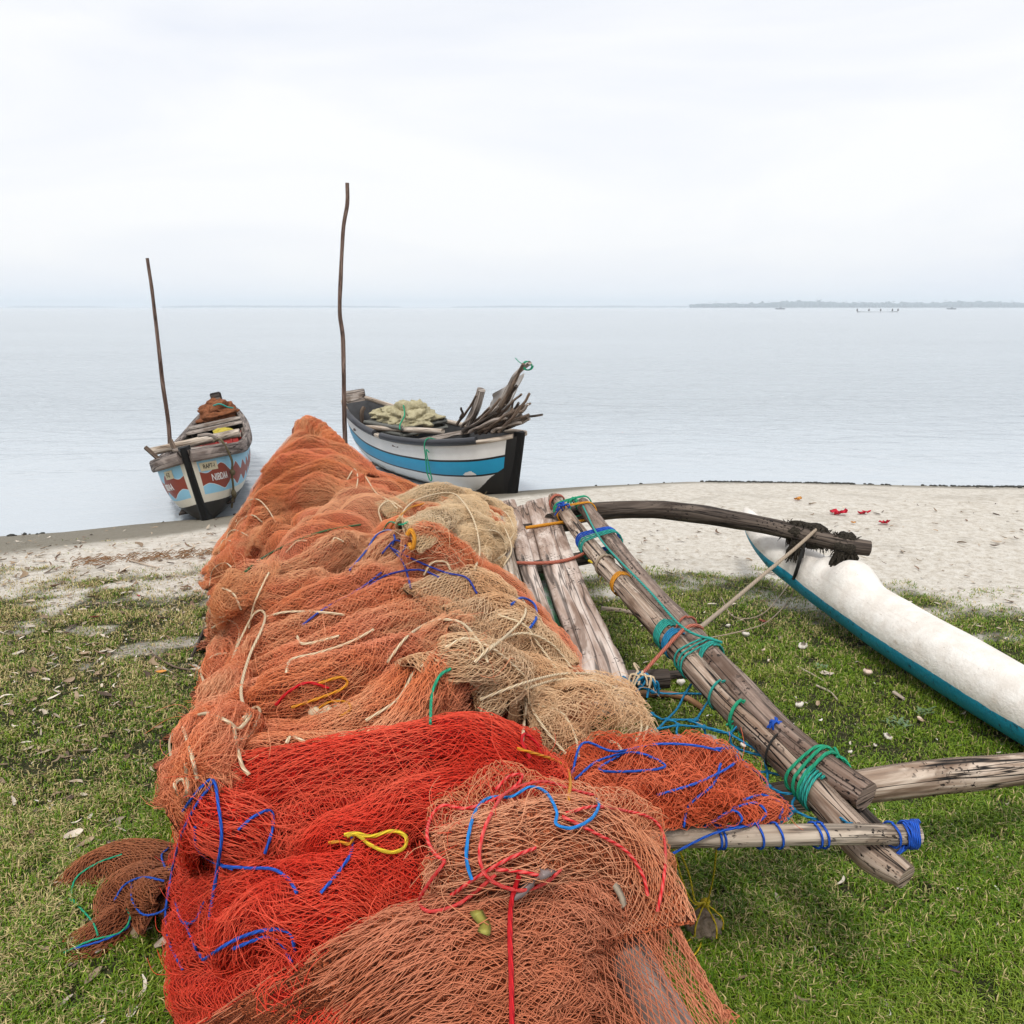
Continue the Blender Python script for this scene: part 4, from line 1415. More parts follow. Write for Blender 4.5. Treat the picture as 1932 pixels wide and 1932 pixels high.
# straight ropes belonging to the rigging
rope('stay_rope', [P(1100, 955, .73), P(1135, 1020, .745), P(1225, 1115, .745), P(1290, 1185, .735), P(1362, 1212, .73)], .0055, M_TEALROPE, parent=canoe)
rope('deck_rope', [P(992, 996, .625), P(1030, 990, .632), P(1066, 985, .63)], .011, M_ORANGEROPE, parent=canoe, n=20)
rope('deck_rope', [P(968, 1062, .625), P(1030, 1062, .63), P(1075, 1055, .63), P(1112, 1040, .635)], .010, M_PINKROPE, parent=canoe, n=24)
rope('deck_rope', [P(1110, 1060, .64), P(1150, 1075, .65)], .007, M_YELLOWROPE, parent=canoe, n=16, wig=.03)
rope('stay_rope', [P(1200, 1285, .60), P(1245, 1235, .66), P(1290, 1188, .73), P(1312, 1180, .735), P(1325, 1186, .70)], .008, M_PINKROPE, parent=canoe)
rope('float_stay', [P(1320, 1185, .66), P(1375, 1140, .55), P(1440, 1085, .53), P(1500, 1035, .56), BM1[near(BM1, 1540, 1000)] + [0, 0, .055]], .011, M_TANROPE, parent=canoe)
rope('hanging_rope', [BM1[near(BM1, 1515, 1010)] + [0, -.05, -.05], P(1508, 1060, .40), hit(1497, 1098)[0] + [0, 0, .02]], .012, M_BLACKROPE, parent=canoe, n=24)
rope('slack_line', [hit(1497, 1098)[0] + [0, 0, .02], hit(1490, 1130)[0] + [0, -.02, .02], PG(1450, 1182) + [0, 0, .04], PG(1395, 1206) + [0, 0, .05], PG(1300, 1225) + [0, 0, .05]], .004, M_TANROPE, parent=canoe)
rope('slack_line', [hit(1490, 1105)[0] + [0, 0, .02], PG(1440, 1165) + [0, 0, .03], PG(1385, 1175) + [0, 0, .04], PG(1360, 1140) + [0, 0, .05]], .004, M_TANROPE, parent=canoe)

# blue rope netting strung between plank, pole and bar
ND = {1: (1302, 1460), 2: (1356, 1450), 3: (1380, 1441), 4: (1408, 1454), 5: (1413, 1482), 6: (1358, 1473), 7: (1460, 1468), 8: (1475, 1497), 9: (1483, 1528), 10: (1530, 1513), 11: (1535, 1544),
      12: (1595, 1516), 13: (1596, 1556), 14: (1595, 1588), 15: (1587, 1620), 16: (1626, 1582), 17: (1642, 1611), 18: (1659, 1639), 19: (1700, 1650), 20: (1537, 1573), 22: (1304, 1483), 23: (1419, 1505), 24: (1363, 1492),
      30: (1248, 1356), 31: (1305, 1384), 32: (1370, 1387), 33: (1414, 1325), 34: (1427, 1387), 35: (1334, 1439), 36: (1393, 1439), 37: (1305, 1428), 38: (1490, 1440), 39: (1560, 1646), 40: (1230, 1500)}
ND = {k: (280 * 0 + a, v_) for k, (a, v_) in ND.items()}
# nodes 1-24 and 39 were read in finer picture units
for k in list(ND):
    if True:
        ND[k] = (ND[k][0] * 0.9434, ND[k][1] * 0.9434)
ED = [(1, 2), (2, 4), (4, 7), (22, 6), (6, 5), (5, 8), (8, 10), (10, 12), (2, 6), (4, 5), (6, 24), (5, 23), (7, 8), (8, 9), (10, 11), (9, 11), (11, 13), (13, 14), (14, 15), (13, 16), (16, 17), (17, 18), (18, 19), (14, 17), (15, 18),
      (11, 20), (20, 14), (15, 39), (7, 10), (3, 7), (7, 38), (30, 31), (31, 32), (32, 34), (33, 32), (32, 35), (34, 36), (37, 35), (35, 36), (36, 3), (35, 1), (1, 22), (12, 16), (16, 19), (35, 2), (40, 1), (22, 40)]
mb = MB()
rr_ = random.Random(9)
Z_ = {k: .56 + .03 * rr_.uniform(-1, 1) for k in ND}
for k in (30, 33, 34, 38, 12, 19): Z_[k] = .63
for a, c_ in ED:
    p0, p1 = P(*ND[a], Z_[a]), P(*ND[c_], Z_[c_])
    sag = np.array([0, 0, -.012 * rr_.random()])
    mb.tube(catmull([p0, (p0 + p1) / 2 + sag + [rr_.uniform(-.008, .008), rr_.uniform(-.008, .008), 0], p1], 9), .0042, 6, caps=False)
for k in ND:
    mb.blob(P(*ND[k], Z_[k]), (.010, .010, .008), k, .4, 8, 6)
mb.build('rope_netting', M_CYANROPE, canoe)
# tufts of frayed rope ends on the lashings
def tuft(p, mat, n, ln, r=.003, seed=0, dz=-.4):
    q = random.Random(seed)
    mb = MB()
    for k in range(n):
        a = q.uniform(0, 6.28)
        e = np.array(p) + np.array([math.cos(a) * .6, math.sin(a) * .6, q.uniform(dz - .4, dz + .5)]) * ln * q.uniform(.5, 1)
        md = (np.array(p) + e) / 2 + [q.uniform(-.2, .2) * ln, q.uniform(-.2, .2) * ln, .25 * ln]
        mb.tube(catmull([p, md, e], 7), r, 4, caps=False)
    return mb.build('rope_end', mat, canoe)
tuft(P(1500, 1440, .60), M_CREAMROPE, 26, .09, .004, 1)
tuft(P(1395, 1370, .60), M_GREENROPE, 16, .10, .004, 2)
tuft(P(1078, 945, .74), M_GREENROPE, 16, .09, .005, 3)
tuft(P(1062, 955, .73), M_BLUEROPE, 12, .09, .005, 4)
tuft(P(1140, 1072, .63), M_YELLOWROPE, 16, .10, .003, 5)
tuft(P(1585, 1432, .66), M_GREENROPE, 8, .10, .005, 6)
tuft(P(1465, 1362, .69), M_BLUEROPE, 10, .05, .004, 7)
tuft(P(1420, 1322, .66), M_CYANROPE, 8, .05, .004, 8)
tuft(P(1215, 1282, .63), M_CYANROPE, 18, .11, .005, 9)
tuft(P(1210, 1278, .64), M_CREAMROPE, 10, .12, .005, 10)
tuft(P(1120, 1050, .62), M_PINKROPE, 12, .05, .004, 11)
# ------------------------------------------------------------------ nets
def m_strand(name, c1, c2, scale=3.0, rough=.6, c3=None):
    b = NB(name)
    n = b.noise(b.pos(), scale, 4, .6)
    n2 = b.noise(b.pos(), 60, 2, .6)
    c = b.mix(b.sstep(n, .35, .65), c1, c2)
    if c3:
        n3 = b.noise(b.mapping(b.pos(), (1.6, 1.6, 3.0), (4, 2, 1)), 1.0, 4, .65)
        c = b.mix(b.math('MULTIPLY', b.sstep(n3, .45, .62), .8), c, c3)
    c = b.mix(b.math('MULTIPLY', n2, .5), c, (c1[0] * .55, c1[1] * .5, c1[2] * .5, 1))
    return b.done(c, rough, .25)

def m_packed(name, c1, c2, cell, scale=2.2, dark=.09):
    """many layers of net lying on each other: lattice at several depths, the shade in its gaps put into the colour; UV in metres"""
    b = NB(name)
    uv = b.uv()
    wv = b.new('ShaderNodeVectorMath', operation='ADD')
    nv = b.new('ShaderNodeTexNoise')
    b.put(nv.inputs['Vector'], b.mapping(uv, (7, 7, 1)))
    nv.inputs['Detail'].default_value = 3
    sc_ = b.new('ShaderNodeVectorMath', operation='SCALE')
    b.put(sc_.inputs[0], nv.outputs['Color'])
    sc_.inputs['Scale'].default_value = cell * 5
    b.put(wv.inputs[0], uv)
    b.put(wv.inputs[1], sc_.outputs[0])
    x, y, _ = b.sep(wv.outputs[0])
    k = math.pi / cell
    def lat(a, bb, ph):
        s1 = b.math('ABSOLUTE', b.math('SINE', b.math('MULTIPLY_ADD', b.math('ADD', a, bb), k, ph)))
        s2 = b.math('ABSOLUTE', b.math('SINE', b.math('MULTIPLY_ADD', b.math('SUBTRACT', a, bb), k, ph * 1.7)))
        return b.math('SUBTRACT', 1.0, b.math('MINIMUM', s1, s2))
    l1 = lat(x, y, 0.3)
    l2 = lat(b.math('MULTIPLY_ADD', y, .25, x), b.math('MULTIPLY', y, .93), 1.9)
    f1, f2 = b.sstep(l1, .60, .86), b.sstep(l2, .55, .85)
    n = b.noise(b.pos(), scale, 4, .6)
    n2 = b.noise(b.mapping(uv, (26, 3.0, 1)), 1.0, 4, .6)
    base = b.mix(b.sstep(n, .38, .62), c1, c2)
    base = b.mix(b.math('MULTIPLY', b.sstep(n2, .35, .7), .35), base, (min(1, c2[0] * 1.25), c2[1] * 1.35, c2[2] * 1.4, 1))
    gap_shade = b.mix(1.0, base, (dark * 1.15, dark, dark, 1), 'MULTIPLY')  # shade in the gaps between strands, painted into the net colour
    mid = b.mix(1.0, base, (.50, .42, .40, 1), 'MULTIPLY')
    c = b.mix(f2, gap_shade, mid)
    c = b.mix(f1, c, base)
    b.bump(b.math('ADD', b.math('MULTIPLY', f1, 1.0), b.math('MULTIPLY', f2, .5)), .7, .004)
    return b.done(c, .75, .15)

def samp(S, a, c):
    """bilinear sample of a surface grid S at a, c in 0..1"""
    nu, nv = S.shape[:2]
    x, y = np.clip(a, 0, 1) * (nu - 1), np.clip(c, 0, 1) * (nv - 1)
    i, j = np.minimum(x.astype(int), nu - 2), np.minimum(y.astype(int), nv - 2)
    fx, fy = (x - i)[..., None], (y - j)[..., None]
    return S[i, j] * (1 - fx) * (1 - fy) + S[i + 1, j] * fx * (1 - fy) + S[i, j + 1] * (1 - fx) * fy + S[i + 1, j + 1] * fx * fy

def normals(S):
    n = np.cross(np.gradient(S, axis=0), np.gradient(S, axis=1))
    n /= np.linalg.norm(n, axis=-1, keepdims=True) + 1e-12
    return n

def outward(S, N, ref=None):
    """orient a normal field away from the inside (towards the sky and the open sides)"""
    if ref is None:
        ref = np.array([0, 0, 1.0])
    s = np.sign((N * ref).sum(-1).mean())
    return N * (s if s != 0 else 1)

def strands(mb, S, N, cell, rad, off=.008, jit=.004, warp=.35, seed=0, shear=0.0, fold_keep=1.0, asp=1.0, drop=None):
    """one layer of real netting: knotted diamond mesh of thin twine following a surface"""
    Lu = np.linalg.norm(np.diff(S, axis=0), axis=-1).sum(0).mean()
    Lv = np.linalg.norm(np.diff(S, axis=1), axis=-1).sum(1).mean()
    h = cell * .7071
    na, nc = max(4, int(Lu / (h * asp))), max(4, int(Lv * asp / h))
    I, J = np.meshgrid(np.arange(na + 1), np.arange(nc + 1), indexing='ij')
    a, c = I / na, J / nc
    w1 = (fbm(I * .10, J * .10, 0, seed + 1, 3) - .5) * 2 + (vnoise(I * .45, J * .45, 0, seed + 2) - .5) * .7
    w2 = (fbm(I * .10, J * .10, 7, seed + 3, 3) - .5) * 2 + (vnoise(I * .45, J * .45, 7, seed + 4) - .5) * .7
    a = a + w1 * warp * 3.0 / na
    c = c + w2 * warp * 3.0 / nc + shear * (I / na - .5)
    ok = (a > 0) & (a < 1) & (c > 0) & (c < 1)
    pos = samp(S, a, c) + samp(N, a, c) * (off + jit * (vnoise(I * .3, J * .3, 3, seed + 5) * 2 - 1))[..., None]
    nrm = samp(N, a, c)
    nrm = nrm / (np.linalg.norm(nrm, axis=-1, keepdims=True) + 1e-9)
    ev = ((I + J) % 2 == 0)
    es = []
    for dj in (1, -1):
        i0, j0 = I[:-1, :], J[:-1, :]
        m = ev[:-1, :] & (j0 + dj >= 0) & (j0 + dj <= nc)
        i0, j0 = i0[m], j0[m]
        keep = ok[i0, j0] & ok[i0 + 1, j0 + dj]
        es.append(np.stack([i0[keep], j0[keep], i0[keep] + 1, j0[keep] + dj], -1))
        # and the odd rows
        m = (~ev[:-1, :]) & False
    # the lattice needs edges from every even node up and down
    E = np.concatenate(es)
    if drop is not None:
        E = E[~drop(a[E[:, 0], E[:, 1]], c[E[:, 0], E[:, 1]])]
    if len(E) == 0:
        return
    p0, p1 = pos[E[:, 0], E[:, 1]], pos[E[:, 2], E[:, 3]]
    n0 = nrm[E[:, 0], E[:, 1]]
    T = p1 - p0
    ln = np.linalg.norm(T, axis=1, keepdims=True) + 1e-9
    good = (ln[:, 0] < cell * 4)
    p0, p1, n0, T, ln = p0[good], p1[good], n0[good], T[good], ln[good]
    T = T / ln
    B = np.cross(T, n0)
    B /= np.linalg.norm(B, axis=1, keepdims=True) + 1e-9
    U = np.cross(B, T)
    r = rad * (0.85 + .3 * vnoise(p0[:, 0] * 200, p0[:, 1] * 200, p0[:, 2] * 200, seed))[:, None]
    o0, o1, o2 = U * r, -.5 * U * r + .87 * B * r, -.5 * U * r - .87 * B * r
    V = np.stack([p0 + o0, p0 + o1, p0 + o2, p1 + o0, p1 + o1, p1 + o2], 1)
    k = len(V)
    base = (np.arange(k) * 6)[:, None]
    F = np.concatenate([base + np.array([[0, 3, 4, 1]]), base + np.array([[1, 4, 5, 2]]), base + np.array([[2, 5, 3, 0]])])
    mb.add(V.reshape(-1, 3), F)

def core(mb, S, flip=False):
    Lu = np.concatenate([[0], np.cumsum(np.linalg.norm(np.diff(S, axis=0), axis=-1).mean(1))])
    Lv = np.concatenate([[0], np.cumsum(np.linalg.norm(np.diff(S, axis=1), axis=-1).mean(0))])
    uv = np.stack(np.broadcast_arrays(Lv[None], Lu[:, None]), -1)
    mb.grid(S, uv + RNG.uniform(0, 9), flip=flip)

def resample(C, nu, nv):
    """smooth surface through a grid of control points"""
    G = catmull(C, nu)
    return np.swapaxes(catmull(np.swapaxes(G, 0, 1), nv), 0, 1)

def pleats(A, C, freq, seed, sharp=.75, warp=.6, along=.5):
    """drapery height field 0..1: rounded ridges and sharp valleys along A, spread over C"""
    w = fbm(A * 2.2 * along, C * 1.6, 0, seed, 3) * 2 * warp
    r1 = np.abs(np.sin(math.pi * (C * freq + w * 2.2 + .3 * fbm(A * 5, C * 7, 0, seed + 3, 2)))) ** sharp
    w2 = fbm(A * 3 * along, C * 3, 5, seed + 9, 2) * 2
    r2 = np.abs(np.sin(math.pi * (C * freq * 2.7 + w2 * 2.0 + 1.3 * w))) ** .8
    return .68 * r1 + .32 * r2

class Net:
    """one net: a packed body and layers of real twine over it, plus its ropes"""
    def __init__(s, name, label, cell, rad, c_lo, c_hi, t_lo, t_hi, origin, layers=2, cat='fishing net', group='heaped fishing nets', t3=None):
        s.name, s.cell, s.rad, s.layers = name, cell, rad, layers
        s.body, s.tw = MB(), MB()
        s.root = empty(name, origin, label, cat, group)
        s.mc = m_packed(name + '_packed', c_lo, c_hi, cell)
        s.mt = m_strand(name + '_twine', t_lo, t_hi, c3=t3)
        s.seed = int(abs(hash_label(label))) % 1000

    def sheet(s, S, layers=None, body=True, seed=0, ref=None, off=.006, gap=.010, shear=.10, drop=None, warp=.35, cell=None, flipn=False, asp=1.0):
        N = normals(S)
        N = outward(S, N, ref)
        if flipn: N = -N
        if not body:
            m = MB()
            core(m, S[::2, ::2])
            SURF.append(m.bvh())
        if body:
            flip = (np.cross(np.gradient(S, axis=0), np.gradient(S, axis=1)) * N).sum(-1).mean() < 0
            core(s.body, S, flip)
            m = MB()
            core(m, S[::2, ::2])
            SURF.append(m.bvh())
        for k in range(s.layers if layers is None else layers):
            strands(s.tw, S, N, (cell or s.cell) * (1 + .12 * k), s.rad, off + gap * k, .005, warp, seed * 31 + k * 7 + s.seed, shear * (k - .4), asp=asp, drop=drop)

    def swag(s, uvpts, w, h, seed=0, n=None, m=84, pl=9, amp=.24, sink=.25, layers=None, lift=0.0, ends=(.35, .35), z=None, span=118, asp=2.0, fan=.45, body=True):
        """a bundle of net lying over what is already there, along a course seen in the photograph"""
        P3, Ns = [], []
        pts = catmull(np.array([p[:2] for p in uvpts], float), 26)
        if z is not None:
            zz = np.interp(np.linspace(0, 1, 26), np.linspace(0, 1, len(z)), z)
            P3 = np.array([P(u, v, q) for (u, v), q in zip(pts, zz)])
            Ns = np.tile([0, -.35, .94], (26, 1))
        else:
            for u, v in pts:
                p, nn = hit(u, v)
                P3.append(p); Ns.append(nn)
            P3, Ns = np.array(P3), np.array(Ns)
        # smooth the course along the line of sight so that it does not jump at outlines
        for _ in range(7):
            P3[1:-1] = .5 * P3[1:-1] + .25 * (P3[:-2] + P3[2:])
            Ns[1:-1] = .5 * Ns[1:-1] + .25 * (Ns[:-2] + Ns[2:])
        ln = np.linalg.norm(np.diff(P3, axis=0), axis=1).sum()
        n = n or int(max(40, ln / .018))
        path = catmull(P3, n)
        Nn = catmull(Ns, n)
        t = np.linspace(0, 1, n)
        T = np.gradient(path, axis=0)
        T /= np.linalg.norm(T, axis=1, keepdims=True)
        Nn = .5 * Nn / np.linalg.norm(Nn, axis=1, keepdims=True) + np.array([0, -.12, .5])
        Nn = Nn - T * (Nn * T).sum(1, keepdims=True)
        Nn /= np.linalg.norm(Nn, axis=1, keepdims=True)
        B = np.cross(T, Nn)
        wv = np.interp(t, np.linspace(0, 1, len(w)), w) if hasattr(w, '__len__') else np.full(n, w)
        hv = np.interp(t, np.linspace(0, 1, len(h)), h) if hasattr(h, '__len__') else np.full(n, h)
        tap = np.minimum(smooth01(t / max(ends[0], 1e-3)) * .86 + .14, smooth01((1 - t) / max(ends[1], 1e-3)) * .86 + .14)
        wtap = (1 + fan * (1 - tap)) * (.72 + .62 * vnoise(t * ln * 2.2, 0, 0, seed + 61))
        tap = tap * (.70 + .66 * vnoise(t * ln * 2.6, 4, 0, seed + 62))
        q = np.linspace(-1, 1, m)
        th = np.radians(span) * q
        A, C = np.meshgrid(t * ln, q, indexing='ij')
        pf = pleats(A, (C + 1) / 2, pl, seed, .7, .5, 1.2)
        pf2 = pleats(A * 1.3, (C + 1) / 2, pl * 2.6, seed + 8, .8, .5, 1.0)
        k = 1 + amp * (pf - .6) + amp * .38 * (pf2 - .5) + .30 * (fbm(A * 4, C * 1.5, 0, seed + 5, 3) - .5)
        ctr = path + Nn * ((lift - sink * hv * 0 + hv * (.5 - sink)) * tap)[:, None]
        S = ctr[:, None] + Nn[:, None] * (np.cos(th)[None] * k * (hv * tap)[:, None])[..., None] + B[:, None] * (np.sin(th)[None] * k * (wv * wtap)[:, None])[..., None]
        S[..., 2] = np.maximum(S[..., 2], gz(S[..., 0], S[..., 1]) + .004)
        N = normals(S)
        rad = S - (ctr - Nn * hv[:, None] * .3)[:, None]
        N = N * np.sign((N * rad).sum(-1).mean())
        flip = (np.cross(np.gradient(S, axis=0), np.gradient(S, axis=1)) * N).sum(-1).mean() < 0
        if body:
            core(s.body, S, flip)
        mm = MB()
        core(mm, S[::2, ::2])
        SURF.append(mm.bvh())
        for kk in range(s.layers if layers is None else layers):
            strands(s.tw, S, N, s.cell * (1 + .12 * kk), s.rad,   .005 + .008 * kk, .004, .24, seed * 17 + kk * 5, .12 * (kk - .4), asp=asp)
        return S

    def line(s, name, pts, r, mat, n=90, lift=.010, free=None, wig=0.0, seed=0, smooth=3, air=False):
        """rope lying on the net along a course seen in the photograph; a point with a third value stands at that height"""
        uv = catmull(np.array([p[:2] for p in pts], float), n)
        zz = [p[2] if len(p) > 2 and not air else None for p in pts]
        fr = np.linspace(0, len(pts) - 1, n)
        P3 = []
        for (u, v), f in zip(uv, fr):
            i = min(int(round(f)), len(pts) - 1)
            if zz[i] is not None:
                i0, i1 = int(math.floor(f)), min(int(math.floor(f)) + 1, len(pts) - 1)
                za = zz[i0] if zz[i0] is not None else zz[i1]
                zb = zz[i1] if zz[i1] is not None else za
                P3.append(P(u, v, za + (zb - za) * (f - i0)))
            else:
                p, nn = hit(u, v)
                if air and p[2] < .16:         # beyond the outline: the loop stands in the air
                    P3.append(np.array([np.nan] * 3))
                    continue
                P3.append(p - ray(u, v) * (lift + r))
        P3 = np.array(P3)
        dist = np.linalg.norm(P3 - CAM, axis=1)
        D = np.array([ray(u, v) for u, v in uv])
        if air:
            ok = ~np.isnan(dist)
            if not ok.any():
                return None
            dist = np.interp(np.arange(n), np.arange(n)[ok], dist[ok])
        else:
            D = (P3 - CAM) / dist[:, None]
        pad = np.pad(dist, 4, mode='edge')
        dist = np.min([pad[k:k + n] for k in range(9)], axis=0)
        for _ in range(22):
            dist[1:-1] = .5 * dist[1:-1] + .25 * (dist[:-2] + dist[2:])
        P3 = CAM + D * dist[:, None]
        mb = MB()
        mb.tube(P3, r, 6)
        return mb.build(name, mat, s.root)

    def finish(s):
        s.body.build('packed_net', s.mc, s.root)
        s.tw.build('mesh_twine', s.mt, s.root)

def hash_label(t):
    x = 7
    for ch in t:
        x = (x * 131 + ord(ch)) & 0xFFFFFF
    return x

# ---- the long heap itself: sections from the far end to the near one: (Y, [(x, z) from the left foot over the top to the right side])
SEC = [(7.95, [(-2.35, .15), (-2.15, .35), (-2.0, .55), (-1.88, .70), (-1.75, .62), (-1.6, .45), (-1.45, .25), (-1.3, .1)]),
       (7.65, [(-2.56, 0), (-2.25, .42), (-2.03, .72), (-1.86, .98), (-1.72, .97), (-1.55, .78), (-1.38, .5), (-1.2, .2)]),
       (7.2, [(-2.52, 0), (-2.2, .42), (-1.98, .70), (-1.80, .93), (-1.62, .95), (-1.35, .75), (-1.15, .52), (-.98, .2)]),
       (6.6, [(-2.36, 0), (-2.08, .42), (-1.85, .72), (-1.62, .92), (-1.3, .90), (-1.0, .74), (-.78, .52), (-.62, .3)]),
       (5.9, [(-2.12, 0), (-1.86, .42), (-1.7, .75), (-1.4, .92), (-1.0, .90), (-.6, .80), (-.28, .72), (-.02, .60)]),
       (5.3, [(-1.84, 0), (-1.62, .42), (-1.40, .74), (-1.18, .90), (-.78, .90), (-.42, .82), (-.18, .72), (0.0, .58)]),
       (4.6, [(-1.62, 0), (-1.42, .42), (-1.22, .72), (-1.02, .90), (-.68, .92), (-.38, .84), (-.20, .72), (-.08, .58)]),
       (4.0, [(-1.50, 0), (-1.31, .40), (-1.12, .70), (-.95, .86), (-.60, .90), (-.28, .84), (-.06, .74), (.06, .58)]),
       (3.5, [(-1.38, 0), (-1.20, .40), (-1.08, .68), (-.84, .82), (-.48, .88), (-.16, .84), (.08, .76), (.24, .60)]),
       (3.0, [(-1.28, 0), (-1.10, .40), (-.93, .66), (-.74, .80), (-.36, .86), (-.06, .82), (.14, .74), (.30, .60)]),
       (2.6, [(-1.06, 0), (-.92, .38), (-.78, .62), (-.64, .78), (-.32, .82), (-.10, .76), (.06, .70), (.22, .56)]),
       (2.1, [(-.84, 0), (-.76, .36), (-.66, .58), (-.56, .76), (-.28, .78), (-.05, .72), (.12, .64), (.24, .50)]),
       (1.6, [(-.74, 0), (-.68, .36), (-.58, .56), (-.50, .74), (-.24, .76), (0, .70), (.16, .62), (.28, .46)]),
       (1.1, [(-.98, 0), (-.85, .36), (-.68, .56), (-.46, .70), (-.2, .72), (.05, .68), (.2, .6), (.32, .42)]),
       (.75, [(-.95, 0), (-.82, .3), (-.66, .5), (-.44, .62), (-.2, .64), (.05, .6), (.2, .52), (.32, .36)])]
Cg = np.array([[(x, y, z) for x, z in pts] for y, pts in SEC], float)
Cg[:, :, 2] -= .05 * smooth01((Cg[:, :, 1] - 4.8) / 1.5) * (Cg[:, :, 2] > .3)
Sb = resample(Cg, 330, 150)
A_, C_ = np.meshgrid(np.linspace(0, 1, 330), np.linspace(0, 1, 150), indexing='ij')
Nb = outward(Sb, normals(Sb))
q_ = Sb[..., 1] * 1.05 + Sb[..., 0] * .55                     # folds run from the crest down towards the near left
fold = pleats(C_ * 1.6, q_ * .5, 4.2, 77, .75, .7, .8)
big_ = fbm(Sb[..., 0] * 1.7, Sb[..., 1] * 1.7, 0, 13, 3) - .5
edge_f = np.minimum(1, np.minimum(C_ * 8, (1 - C_) * 8 + .2))
Sb = Sb + Nb * ((fold - .62) * .15 * edge_f + big_ * .12 * edge_f)[..., None]
Sb[..., 2] = np.maximum(Sb[..., 2], gz(Sb[..., 0], Sb[..., 1]) - .01)

def cut(y0, y1):
    k = np.where((Cg[:, 0, 1] <= 99))[0]
    rows = Sb[:, 75, 1]
    i = np.where((rows <= y1) & (rows >= y0))[0]
    return Sb[max(0, i[0] - 1):i[-1] + 2]

ORG, SAL = (.46, .135, .050, 1), (.60, .155, .085, 1)

# far part of the heap
N1 = Net('fishing_net', 'orange brown net forming the far peaked end of the heap, beside the boats', .0120, .0008, (.56, .18, .06, 1), (.76, .20, .09, 1), (.82, .29, .105, 1), (.90, .28, .14, 1), (-1.8, 6.2, 0), t3=(.86, .48, .25, 1))
N1.sheet(cut(5.0, 8.2), seed=1, cell=.014)
for k, (pts, w, h) in enumerate([
        ([(528, 838), (560, 816), (596, 820), (628, 846), (652, 872)], .10, .07),
        ([(512, 872), (560, 858), (610, 858), (655, 872), (684, 900)], .12, .07),
        ([(496, 905), (550, 893), (620, 888), (688, 906)], .13, .07),
        ([(478, 945), (540, 928), (620, 912), (700, 918)], .13, .075),
        ([(455, 990), (520, 965), (600, 938), (690, 930)], .13, .08),
        ([(432, 1022), (500, 1000), (590, 965), (690, 944), (725, 948)], .14, .08),
        ([(412, 1055), (490, 1030), (590, 990), (680, 962), (735, 962)], .15, .085),
        ([(400, 1090), (490, 1062), (590, 1022), (690, 985), (742, 982)], .15, .085),
        ([(408, 1125), (500, 1090), (600, 1048), (690, 1010), (750, 990)], .14, .085),
        ([(412, 1165), (490, 1125), (580, 1085), (660, 1040), (720, 1015)], .15, .085)]):
    N1.swag(pts, np.asarray(w) * .55, h * 1.28, seed=100 + k, pl=7, amp=.30)
    if k % 2:
        N1.swag([(u + 14, v + 12) for u, v in pts[:-1]], np.asarray(w) * .38, h * .75, seed=150 + k, pl=5, amp=.3)

# the middle of the heap
N2 = Net('fishing_net', 'salmon orange net with cream edge ropes in the middle of the heap', .0110, .00075, (.60, .17, .065, 1), (.80, .22, .11, 1), (.86, .27, .105, 1), (.94, .36, .20, 1), (-.9, 3.6, 0), t3=(.90, .54, .30, 1))
N2.sheet(cut(2.2, 5.02), seed=2)
for k, (pts, w, h) in enumerate([
        ([(415, 1190), (480, 1150), (560, 1130), (650, 1090), (705, 1050), (740, 1035)], .13, .10),
        ([(640, 1150), (700, 1090), (745, 1050), (800, 1075), (850, 1105), (905, 1130)], .10, .09),
        ([(400, 1215), (480, 1180), (580, 1165), (660, 1135), (700, 1112)], .12, .10),
        ([(410, 1262), (520, 1240), (640, 1190), (740, 1130), (820, 1098), (880, 1110), (905, 1160)], .15, .12),
        ([(395, 1305), (500, 1282), (620, 1238), (740, 1180), (820, 1150), (880, 1165)], .14, .11),
        ([(380, 1345), (480, 1322), (600, 1285), (720, 1240), (830, 1200), (900, 1215)], .14, .10),
        ([(350, 1385), (420, 1352), (500, 1345), (590, 1330), (700, 1290), (800, 1250), (890, 1235), (960, 1262)], .13, .10),
        ([(345, 1430), (430, 1395), (540, 1390), (650, 1360), (760, 1300), (850, 1262), (950, 1275)], .13, .10),
        ([(340, 1470), (440, 1445), (560, 1430), (660, 1390), (760, 1335), (860, 1290)], .13, .10),
        ([(350, 1510), (460, 1480), (600, 1450), (700, 1420), (790, 1370), (870, 1320)], .12, .09),
        ([(690, 1455), (760, 1395), (830, 1345), (880, 1320), (925, 1325)], [.07, .09, .10], .09)]):
    N2.swag(pts, np.asarray(w) * .56, h * 1.36, seed=200 + k, pl=8, amp=.30)
    if k % 2:
        N2.swag([(u + 10, v + 16) for u, v in pts[:-1]], np.asarray(w) * .36, h * .7, seed=250 + k, pl=5, amp=.3)

for k, (pts, w, h) in enumerate([([(490, 1020), (455, 1045), (425, 1066), (404, 1082)], .06, .04), ([(485, 1085), (455, 1108), (430, 1130), (416, 1150)], .06, .04)]):
    N1.swag(pts, w, h, seed=170 + k, pl=6, amp=.3, fan=.6, ends=(.5, .25), body=False, layers=3)
for k, (pts, w, h) in enumerate([([(475, 1185), (445, 1215), (425, 1262), (412, 1300)], .06, .05), ([(475, 1270), (440, 1290), (415, 1325), (400, 1350)], .06, .05), ([(475, 1345), (425, 1362), (385, 1392), (362, 1425)], .065, .06),
                                 ([(460, 1420), (412, 1440), (380, 1475), (366, 1505)], .06, .05), ([(440, 1480), (395, 1500), (370, 1535)], .05, .04), ([(475, 1360), (435, 1385), (395, 1450), (380, 1500)], .045, .05)]):
    N2.swag(pts, w, h, seed=270 + k, pl=7, amp=.34, fan=.4, ends=(.5, .25), body=k % 2 == 0, layers=3)

